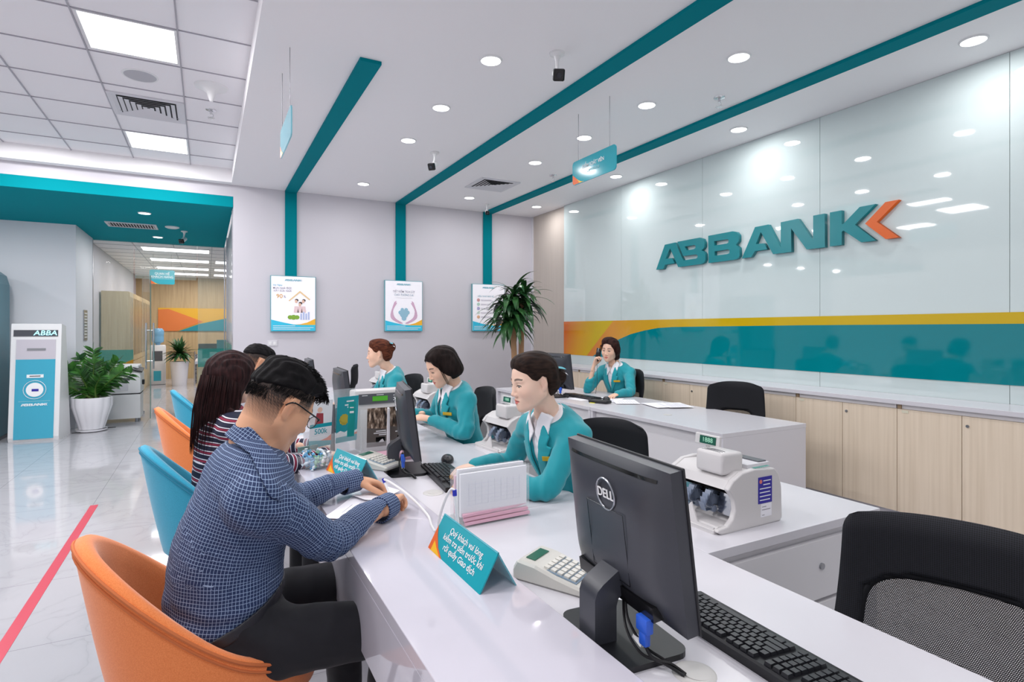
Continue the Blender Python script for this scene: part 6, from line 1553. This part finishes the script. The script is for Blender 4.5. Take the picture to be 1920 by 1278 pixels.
def hair_bun(m, bun=(-.118,0,.0), low=False, ribbon=True):
    def f(t, R, T, hh):
        pr = [('+', Ell((-.012,0,.036), (.101,.0835,.089))), ('+', Ell((-.045,0,-.015), (.062,.070,.062), k=.03)), ('+', Ell(bun, (.036,.045,.038), k=.006)), ('+', Ell((bun[0]+.02, 0, bun[2]-.02), (.03,.035,.03), k=.02)), ('+', Ell((.035,0,.085), (.046,.064,.034), k=.03))]
        hair_sdf(t, R, T, pr, UP, m, max(hh, .0028), amp=.0012)
        pass
        if ribbon:
            bm = B(); Mx = Matrix(R.tolist()).to_4x4(); Mx.translation = Vector(T)
            for s, c in ((1, 0), (-1, 0)):
                for k in range(3):
                    leaf(bm, (bun[0]+.02, s*.004, bun[2]+.035), (-.55-.2*k, s*(.8-.25*k), .15-.42*k), .065, .017, .5, 5)
            bm.transform(Mx); obj('ribbon', bm, mat('ribbon_teal', '#4fb3c4', .5), t, smooth='all')
            bm = B()
            for s in (1, -1): leaf(bm, (bun[0]+.018, s*.004, bun[2]+.040), (-.7, s*.55, -.25), .075, .014, .7, 5)
            bm.transform(Mx); obj('ribbon_white', bm, M_shirtw, t, smooth='all'); bm = ell(B(), (bun[0]+.016, 0, bun[2]+.036), (.012,.012,.010), 10); bm.transform(Mx); obj('ribbon_knot', bm, mat('ribbon_teal', '#4fb3c4', .5), t, smooth='all')
    return f
def hair_bob(m, ln=-.085, part=1):
    TOPP = [(.080,.150),(.083,.080),(.070,.066),(.048,.060),(.030,.040),(.01,.0),(-.02,-.06),(-.06,ln),(-.16,ln),(-.16,.15)]
    SIDE = [(.075,.085),(.066,.045),(.052,.020),(.046,-.02),(.042,ln+.02),(.030,ln),(-.14,ln),(-.14,.1)]
    def f(t, R, T, hh):
        pr = [('+', Ell((-.010,0,.036), (.106,.090,.092))), ('+', Ell((-.030,0,-.02), (.086,.092,.072), k=.03)), ('+', Ell((.02,part*.03,.095), (.06,.045,.032), k=.03)), ('+', Ell((-.045,0,ln+.035), (.070,.080,.045), k=.03))]
        inner = [('-', Ell((.025,0,-.045), (.060,.0655,.09), k=.01))]
        hair_sdf(t, R, T, pr+inner, TOPP, m, max(hh, .003), SIDE, .040, amp=.0022)
        strands(t, R, T, 40, lambda r: ((lambda y, x: [(x, y, .05), (x+.006, y*1.05, .0), (x+.0+.01*r.random(), y*1.0, ln+.005-.02*r.random())])(r.choice((-1, 1))*(.080+.008*r.random()), .035+.015*r.random()), .0007), m)
    return f
flat = lambda d, c=.3: (d, (0,0,1), c)
# --- typing teller
teller('young woman in teal jacket with low bun and ribbon, typing at a keyboard', (1.47,2.05,0), radians(178), (1.265,2.035,1.055), (1.315,1.885,1.0), (1.285,2.20,1.0), (1.165,1.885,.785), (1.25,2.33,.79), (.985,2.09,.79), (1.05,2.285,.795),
       ((-.9,.35,-.14),(0,0,1),(.28,.32,.36,.4)), ((-.93,.02,-.12),(0,0,1),(.25,.3,.34,.38)), (1.185,2.005,1.185), radians(176), radians(11), 0, hair_bun(M_hair_s, (-.112,.0,.0)), 'w1', .006, .0022, pelvis=(1.46,2.05,.56), eye=.0036, lips='#d0605c', finger='#b98a3a')
teller('woman in teal jacket with black bobbed hair looking down, second teller from the camera', (1.50,3.33,0), radians(176), (1.355,3.30,1.06), (1.385,3.14,1.0), (1.37,3.47,1.0), (1.335,3.07,.80), (1.33,3.56,.82), (1.20,3.30,.85), (1.17,3.48,.86),
       ((-.75,.65,.1),(0,-.4,1),(.5,.55,.6,.6)), ((-.9,.25,.05),(0,.2,1),(.4,.5,.5,.6)), (1.275,3.265,1.172), radians(182), radians(27), 0, hair_bob(M_hair_b, -.095), 'f', .007, .0028, pelvis=(1.48,3.33,.56), eye=.0014)
teller('woman in teal jacket with auburn hair bun, in profile before the white wall', (1.50,4.78,0), radians(170), (1.36,4.76,1.06), (1.39,4.61,1.005), (1.41,4.93,1.005), (1.30,4.55,.80), (1.30,5.0,.80), (1.07,4.62,.80), (1.06,4.93,.80),
       flat((-1,.1,-.1)), flat((-1,0,-.1)), (1.285,4.745,1.195), radians(160), radians(5), 0, hair_bun(M_hair_r, (-.105,0,.045)), 'f', .008, .003, pelvis=(1.50,4.78,.56))
teller('woman in teal jacket holding a black phone to her ear at the supervisor desk', (3.80,4.62,0), radians(196), (3.675,4.61,1.055), (3.745,4.445,.995), (3.665,4.775,.995), (3.60,4.27,.80), (3.43,4.71,.80), (3.42,4.235,.785), (3.475,4.68,1.03),
       ((-.95,-.25,-.12),(0,0,1),(.25,.3,.3,.35)), ((.25,-.15,1),(-.6,.75,.1),(.75,.8,.85,.9)), (3.62,4.60,1.19), radians(206), radians(8), radians(-4), hair_bob(M_hair_b if False else hair_mat('hair_dark_brown', '#1f1211', '#40241f', (60,60,14)), -.115, -1), 'f', .008, .003, pelvis=(3.80,4.62,.56), badge_side=1)
t = thing('telephone_handset', 'black phone held to the ear of the woman at the supervisor desk', 'phone', (3.545,4.705,1.135)); o = obj('body', box(B(), (0,0,0), (.012,.05,.145), (.15,.1,radians(30)), bev=.004), M_black, t, smooth=True)
t = tag(obj('handset_cord', tube(B(), [(3.53,4.70,1.06),(3.50,4.66,.95),(3.47,4.62,.85),(3.42,4.58,.757)], .0022, 6, smooth=6), M_cable), 'thin dark cord hanging from the phone held at the supervisor desk', 'cord')

# --- man in checked shirt
t = person('man in navy checked shirt and glasses writing at the counter nearest the camera', (.02,1.72,0), 0); base = np.array([.02,1.72,0])
W = lambda *p: np.array(p, float)-base
Rm = rotm(radians(20), radians(31), radians(3)); hm = W(.178,1.735,1.182); nbm = W(.115,1.72,1.075); skm = SK['m']
slr, sll = W(.10,1.535,1.0), W(.085,1.91,1.0); elr, ell_ = W(.305,1.668,.805), W(.27,2.12,.81); wrr, wrl = W(.54,1.885,.803), W(.505,2.215,.815)
def fade_m(V, C):
    x, y, z = V.T; yy = np.abs(y)
    # short stubble fading down the sides and nape
    top = .045; lo = np.where(x < -.02, -.062, .004); lo = np.where((x > .0) & (x < .03), .010, lo); m = np.clip((z-lo)/(top-lo+1e-6), 0, 1)
    front = np.clip((.066-.0*z-x)/.010, 0, 1); near_ear = (np.abs(x+.004) < .020) & (z < .034) & (yy > .07); m = m*front*(~near_ear)
    nz = .75+.35*wob(V, 900, 3)+.25*wob(V, 500, 5); m = np.clip(m*1.9*nz, 0, 1)**.7*.965; h_ = np.array(lin('#1d1a1b')[:3]); return C*(1-m[:, None])+h_*m[:, None]
parts = [head_part(Rm, hm, nbm, skm, '#b4655a', False, .0019, .0016, neck=(.056,.058,.064), fade=fade_m, jaw=1.12, brow='#15110f')]
spn = [W(.02,1.72,.50), W(.03,1.72,.60), W(.045,1.72,.70), W(.052,1.72,.80), W(.085,1.72,.92), W(.105,1.72,1.0)]
rad_m = [(.175,.125),(.175,.138),(.172,.144),(.168,.140),(.178,.125),(.150,.100)]
def mbody(o): return [('+', Tube(spn, [(a+o, b+o) for a, b in rad_m], side=(0,1,0), k=.04)), ('+', Tube([slr+[0,0,-.025], W(.085,1.72,1.02), sll+[0,0,-.025]], [(.060+o,.062+o),(.075+o,.062+o),(.060+o,.062+o)], side=(1,0,0), k=.05, name='yoke'))]
def marms(o): return [('+', Tube([a+[0,.0,-.03], a*.55+b*.45+[0,0,-.005], b+nrm(b-(a+c)/2)*.012, b*.5+c*.5, c], [.066+o,.060+o,.052+o,.046+o,.038+o], k=.025, name='arm')) for a, b, c in ((slr, elr, wrr), (sll, ell_, wrl))]
V, F = sdf_geo(mbody(-.02)+marms(-.015)+[('+', Tube([W(.09,1.72,1.02), nbm], [.06,.06], k=.03))], .011); parts.append((V, F, skm))
A = align((.50,.86,-.02), (-.35,.15,.9)); V, F = sdf_geo(xform(hand_prims(1, (.75,.85,.95,1.0), thumb=(.75,.45,-.35), tcurl=.7, s=1.06), A, wrr), .0022); parts.append((V, F, skm))
A = align((.97,-.08,-.22), (0,.25,1)); V, F = sdf_geo(xform(hand_prims(-1, (.55,.7,.85,.95), thumb=(.8,.55,-.4), tcurl=.4, s=1.05), A, wrl), .0022); parts.append((V, F, skm))
body_mesh(t, parts); make_eyes('eye', t, Rm, hm)
def shirt_post(P, D):
    # wrinkles: around the elbows, armpits and waist
    D = D+.0035*wob(P, 38, 7)+.0018*wob(P, 95, 9)
    for e, d1 in ((elr, nrm(wrr-elr)), (ell_, nrm(wrl-ell_))):
        r = np.linalg.norm(P-e, axis=1); D = D+.004*np.exp(-(r/.09)**2)*np.sin((P-e)@(d1)*170+2*wob(P, 30, 2))
    r = np.linalg.norm(P-(slr+[.03,0,-.06]), axis=1); D = D+.005*np.exp(-(r/.10)**2)*np.sin((P@np.array([.75,-.1,.65]))*110+1.5*wob(P, 25, 4))
    D = D+.004*np.exp(-((P[:, 2]-.62)/.09)**2)*np.sin(P[:, 2]*95+2.5*wob(P, 16, 6))
    m_ = mbody(.0); a_ = marms(.0); dA = np.minimum(a_[0][1].d(P), a_[1][1].d(P)); dB = np.minimum(m_[0][1].d(P), m_[1][1].d(P)); D = D+.003*np.exp(-((dA-dB-.006)/.0035)**2)
    # hem tucked at a slanted waist line; neck opening; cuffs
    D = np.maximum(D, -(P[:, 2]-.575-.42*(P[:, 0]+.10))); 
    return D
add_sdf('shirt', mbody(.0)+marms(.0), .0050, M_check, t, shirt_post, uv=True)
# collar: stand plus folded leaf around the neck
nk = Tube([W(.075,1.72,1.03), nbm*.55+hm*.45], [.068,.064], k=.03); axn = nrm((nbm*.55+hm*.45)-W(.075,1.72,1.03)); fx = nrm(np.array([1,0,0])-axn*axn[0])
def col_post(P, D):
    q = P-nbm; a = q@axn; f = q@fx; s_ = np.abs(q[:, 1]); hi_ = .030-.035*np.clip(f/.08, -1, 1)*.6; lo_ = -.022-.045*np.clip(f/.07, -.2, 1)
    D = np.abs(D-.004)-.0032; D = np.maximum(D, np.maximum(a-hi_, lo_-a)); return np.maximum(D, (.004+.30*np.clip(-(a+.0), 0, .1))-s_+np.where(f < .03, -1, 0))
add_sdf('collar', mbody(.004)+[('+', nk)], .0034, M_check, t, col_post, uv=True)
# cuffs
for c, e, nm in ((wrr, elr, 'cuff'), (wrl, ell_, 'cuff')):
    dv = nrm(c-e); q = Tube([c-dv*.060, c+dv*.012], [.041,.0395], k=.01)
    add_sdf(nm, [('+', q)], .003, M_check, t, lambda P, D, c=c, dv=dv: np.maximum(np.maximum(np.abs(D)-.0028, ((P-c)@dv)-.012), -((P-c)@dv)-.058), uv=True)
# trousers, belt, shoes
hipR, hipL = W(.02,1.63,.565), W(.02,1.82,.565); knR, knL = W(.49,1.59,.545), W(.45,1.97,.535)
tp = [('+', Tube([W(.02,1.72,.50), W(.03,1.72,.60), W(.04,1.72,.665)], [(.185,.135),(.180,.140),(.176,.145)], side=(0,1,0), k=.04))]
for h_, k_, f_ in ((hipR, knR, W(.46,1.60,.10)), (hipL, knL, W(.42,1.98,.10))):
    tp += [('+', Tube([h_, h_*.5+k_*.5+[0,0,.012], k_], [.100,.084,.068], k=.05)), ('+', Tube([k_, k_*.5+f_*.5+[-.02,0,0], f_], [.070,.062,.054], k=.03))]
def tr_post(P, D):
    D = D+.004*wob(P, 30, 11)+.002*wob(P, 80, 12); D = D+.005*np.exp(-(np.linalg.norm(P-W(.12,1.62,.60), axis=1)/.12)**2)*np.sin((P@np.array([.6,.1,.8]))*90)
    return np.maximum(D, (P[:, 2]-.600-.40*(P[:, 0]+.12)))
add_sdf('trousers', tp, .0075, M_pants, t, tr_post)
add_sdf('belt', [('+', Tube([W(.02,1.72,.50), W(.03,1.72,.60), W(.04,1.72,.70)], [(.187,.139),(.182,.144),(.178,.149)], side=(0,1,0), k=.04))], .004, noise_bump(mat('belt_leather', '#26272d', .4), 400, .4, .001), t, lambda P, D: np.maximum(np.abs(D-.002)-.003, np.abs(P[:, 2]-.588-.40*(P[:, 0]+.12))-.017))
for f_ in (W(.46,1.60,0), W(.42,1.98,0)): add_sdf('shoe', [('+', Tube([f_+[-.06,0,.045], f_+[.06,0,.045], f_+[.18,0,.032]], [(.036,.04),(.042,.038),(.036,.026)], k=.02))], .006, M_black, t, lambda P, D: np.maximum(D, .004-P[:, 2]))
# hair: textured top over faded sides
TOPM = [(.104,.17),(.106,.085),(.092,.068),(.075,.066),(.060,.060),(.035,.050),(.0,.046),(-.04,.040),(-.075,.028),(-.14,.01),(-.16,.17)]
pr = [('+', Ell((-.008,0,.040), (.099,.0795,.0885))), ('+', Ell((.035,0,.093), (.066,.058,.033), k=.03)), ('+', Ell((.070,.0,.085), (.030,.050,.020), k=.02)), ('+', Ell((-.02,0,.100), (.070,.060,.032), k=.03))]
def hm_post(P, D):
    q = (P-hm)@Rm; D = D+.0016*wob(q, 90, 3)+.0016*np.sin(q[:, 1]*330+q[:, 0]*60+2*wob(q, 40, 4)); e = poly2(q[:, 0], q[:, 2], TOPM)+.004*wob(q, 140, 8); return np.maximum(D+np.clip(.016+e, 0, .016)*.75, e)
add_sdf('hair', xform(pr, Rm, hm), .0023, M_hair_m, t, hm_post)
def spk(r):
    a = r.uniform(0, 6.28); b = r.random()**.5; x = .02+.085*b*cos(a); y = .062*b*sin(a); z = .040+.083*sqrt(max(0, 1-((x+.01)/.115)**2-(y/.085)**2))+.006
    f = .010+.012*r.random(); d = (.012+.012*r.random(), r.uniform(-.006,.006), f*.6); return [(x, y, z-.006), (x+d[0]*.5, y+d[1]*.5, z+d[2]), (x+d[0], y+d[1], z+d[2]*1.1)], .0013
strands(t, Rm, hm, 1100, spk, M_hair_m, seed=4)
def fr(r):
    y = r.uniform(-.052,.052); return [(.075, y, .090), (.098, y*1.02, .082), (.106+.006*r.random(), y*1.03, .060+.01*r.random())], .0015
strands(t, Rm, hm, 110, fr, M_hair_m, seed=6)
def stub(r):
    # short clipped hairs along the lower edge of the cap
    a = r.uniform(.55, 2*pi-.55); z = .030+.030*r.random()+(.012 if cos(a) > 0 else 0)-(.03 if cos(a) < -.7 else 0); k = sqrt(max(.05, 1-((z-.035)/.084)**2)); x, y = -.006+.0945*k*cos(a), .0765*k*sin(a)
    return [(x, y, z), (x-.001+.001*cos(a), y*1.01, z-.004), (x-.003, y*1.015, z-.008-.003*r.random())], .0005
strands(t, Rm, hm, 2200, stub, M_hair_m, name='clipped_hair', seed=8)
# glasses
gm = Matrix(Rm.tolist()).to_4x4(); gm.translation = Vector(hm); g = thing('eyeglasses', 'black rimmed glasses worn by the man in the checked shirt', 'glasses', tuple(np.array(t.location)))
bm = B()
for s in (1, -1): tube(bm, [(.103+.0*abs(a_), s*(.033+.024*cos(a_)), .000+.018*sin(a_)) for a_ in [k*2*pi/18 for k in range(18)]], .0011, 6, closed=True, smooth=1)
tube(bm, [(.103,.009,.006),(.108,0,.009),(.103,-.009,.006)], .0011, 6); bm.transform(gm); obj('rim', bm, M_black, g, smooth=True)
for s in (1, -1):
    bm = B(); tube(bm, [(.103, s*.057, .010),(.098, s*.070, .012),(.05, s*.0835, .016),(.005, s*.086, .021),(-.012, s*.085, .016),(-.022, s*.083, .004)], .0022, 8); bm.transform(gm); obj('temple_arm', bm, M_black, g, smooth=True)
    bm = B(); prism(bm, [(.033*s+.0235*cos(a_), .0175*sin(a_)) for a_ in [k*2*pi/24 for k in range(24)]], .0012, Matrix(((0,0,1,.1025),(1,0,0,0),(0,1,0,0),(0,0,0,1)))); bm.transform(gm); obj('lens', bm, mat('lens_clear', '#f0f4f6', .03, alpha=.16), g)

# --- woman in striped top, seen from behind
t = person('woman with long dark brown hair and striped top, seen from behind', (.05,2.97,0), radians(8)); L = lambda *p: w2l(t, p)
hp = L(.105,2.96,1.172); nb = L(.075,2.96,1.05); R = rotm(radians(24), radians(10)); sl, sr = L(.08,3.13,.99), L(.10,2.79,.985); el, er = L(.27,3.20,.80), L(.29,2.74,.79); wl, wr = L(.47,3.12,.79), L(.50,2.85,.79); pv = L(.06,2.97,.56); mid = (sl+sr)/2; sk = SK['f']
spine = [pv+[0,0,-.06], pv+[0,0,.04], pv*.5+mid*.5+[-.02,0,-.02], pv*.2+mid*.8+[-.015,0,0], mid+[-.01,0,-.015]]
def sb(o): return [('+', Tube(spine, [(a+o, b+o) for a, b in ((.175,.125),(.165,.12),(.15,.11),(.155,.11),(.135,.08))], side=(0,1,0), k=.04)), ('+', Tube([sr+[0,0,-.03], mid, sl+[0,0,-.03]], [(.05+o,.052+o),(.06+o,.055+o),(.05+o,.052+o)], side=(1,0,0), k=.05, name='yoke'))]
def sa(o): return [('+', Tube([a+[0,0,-.03], b, c], [.056+o,.046+o,.034+o], k=.03, name='arm')) for a, b, c in ((sl, el, wl), (sr, er, wr))]
parts = [head_part(R, hp, nb, sk, '#c8625c', True, .0032, .003)]; V, F = sdf_geo(sb(-.02)+sa(-.016)+[('+', Tube([mid, nb], [.05,.05], k=.03))], .011); parts.append((V, F, sk))
for s, w_ in ((1, wl), (-1, wr)): V, F = sdf_geo(xform(hand_prims(-s, .4, s=.92), align((1,0,-.1), (0,0,1)), w_), .003); parts.append((V, F, sk))
body_mesh(t, parts); add_sdf('striped_top', sb(.004)+sa(.002), .006, M_strip, t, lambda P, D: np.maximum(D+.003*wob(P, 45, 3), P[:, 2]-1.06), uv=True)
tp = []
for s in (1, -1): tp += [('+', Tube([pv+[.02,s*.09,-.05], pv+[.40,s*.11,-.04]], [.098,.066], k=.04)), ('+', Tube([pv+[.40,s*.11,-.04], np.array([pv[0]+.38, s*.11, .08])], [.062,.045], k=.03)), ('+', Tube([(pv[0]+.36,s*.11,.045),(pv[0]+.50,s*.11,.035)], [.04,.03], k=.02))]
add_sdf('trousers', tp, .012, M_pants, t)
dn = R.T@np.array([0,0,-1.0]); bk = R.T@np.array([-1.0,0,0])
c0 = np.array([-.035,0,.0]); pts = [c0, c0+dn*.10+bk*.025, c0+dn*.19+bk*.035, c0+dn*.27+bk*.040, c0+dn*.325+bk*.045]
pr = [('+', Ell((-.010,0,.036), (.107,.094,.092))), ('+', Tube([tuple(p) for p in pts], [(.100,.085),(.112,.078),(.122,.070),(.118,.058),(.100,.036)], side=(0,1,0), k=.05))]
LONG = [(.080,.150),(.083,.080),(.070,.062),(.055,.040),(.058,.0),(.064,-.06),(.07,-.40),(-.30,-.40),(-.30,.15)]
hair_sdf(t, R, hp, pr, LONG, M_hair_l, .0034, amp=.0035)
def lw(r):
    a = r.uniform(1.2, 5.1); x, y = .098*cos(a)-.045, .112*sin(a); e = r.uniform(-.02,.02); q0 = np.array([x*.95, y*.9, .0]); q1 = q0+dn*.16+bk*.03+[0,y*.12,0]; q2 = q0+dn*(.31+.05*r.random())+bk*.045+[e*.6, e-y*.02, 0]; return [tuple(q0), tuple(q1), tuple(q2)], .0011
strands(t, R, hp, 260, lw, M_hair_l, seed=9)

# --- second male customer, mostly hidden
t = person('dark haired man whose face shows in profile just behind the striped woman', (.12,4.30,0), radians(5)); L = lambda *p: w2l(t, p)
hp = L(.30,4.26,1.172); nb = L(.22,4.28,1.06); R = rotm(radians(12), radians(24)); sl, sr = L(.19,4.48,.99), L(.20,4.10,.99); el, er = L(.40,4.52,.81), L(.42,4.06,.81); wl, wr = L(.62,4.40,.80), L(.62,4.18,.80); pv = L(.12,4.30,.56); mid = (sl+sr)/2; sk = SK['m']
spine = [pv+[0,0,-.06], pv+[0,0,.06], pv*.5+mid*.5+[-.02,0,0], mid+[-.01,0,-.015]]
def sb(o): return [('+', Tube(spine, [(a+o, b+o) for a, b in ((.175,.13),(.17,.135),(.17,.125),(.145,.09))], side=(0,1,0), k=.04)), ('+', Tube([sr+[0,0,-.03], mid, sl+[0,0,-.03]], [(.058+o,.06+o),(.068+o,.06+o),(.058+o,.06+o)], side=(1,0,0), k=.05))]
def sa(o): return [('+', Tube([a+[0,0,-.03], b, c], [.062+o,.05+o,.038+o], k=.03)) for a, b, c in ((sl, el, wl), (sr, er, wr))]
parts = [head_part(R, hp, nb, sk, '#b4655a', False, .0035, .002, neck=(.058,.06,.066), fade=fade_m, brow='#15110f')]; V, F = sdf_geo(sb(-.02)+sa(-.016)+[('+', Tube([mid, nb], [.05,.05], k=.03))], .012); parts.append((V, F, sk))
for s, w_ in ((1, wl), (-1, wr)): V, F = sdf_geo(xform(hand_prims(-s, .5), align((1,0,-.1), (0,0,1)), w_), .0035); parts.append((V, F, sk))
body_mesh(t, parts); add_sdf('shirt', sb(.002)+sa(.0), .009, mat('grey_white_shirt', '#d9d9de', .8), t, lambda P, D: np.maximum(D+.003*wob(P, 45, 3), P[:, 2]-1.05))
tp = []
for s in (1, -1): tp += [('+', Tube([pv+[.02,s*.09,-.05], pv+[.42,s*.11,-.04]], [.10,.07], k=.04)), ('+', Tube([pv+[.42,s*.11,-.04], np.array([pv[0]+.40, s*.11, .08])], [.066,.05], k=.03)), ('+', Tube([(pv[0]+.38,s*.11,.045),(pv[0]+.54,s*.11,.035)], [.04,.03], k=.02))]
add_sdf('trousers', tp, .013, M_pants, t)
def h2(P, D, hm=hp, Rm=R):
    q = (P-hm)@Rm; e = poly2(q[:, 0], q[:, 2], TOPM)+.004*wob(q, 140, 8); return np.maximum(D+.003*wob(q, 120, 3)+np.clip(.016+e, 0, .016)*.75, e)
add_sdf('hair', xform([('+', Ell((-.008,0,.040), (.100,.082,.090))), ('+', Ell((.035,0,.090), (.062,.058,.033), k=.03))], R, hp), .0035, M_hair_m, t, h2)
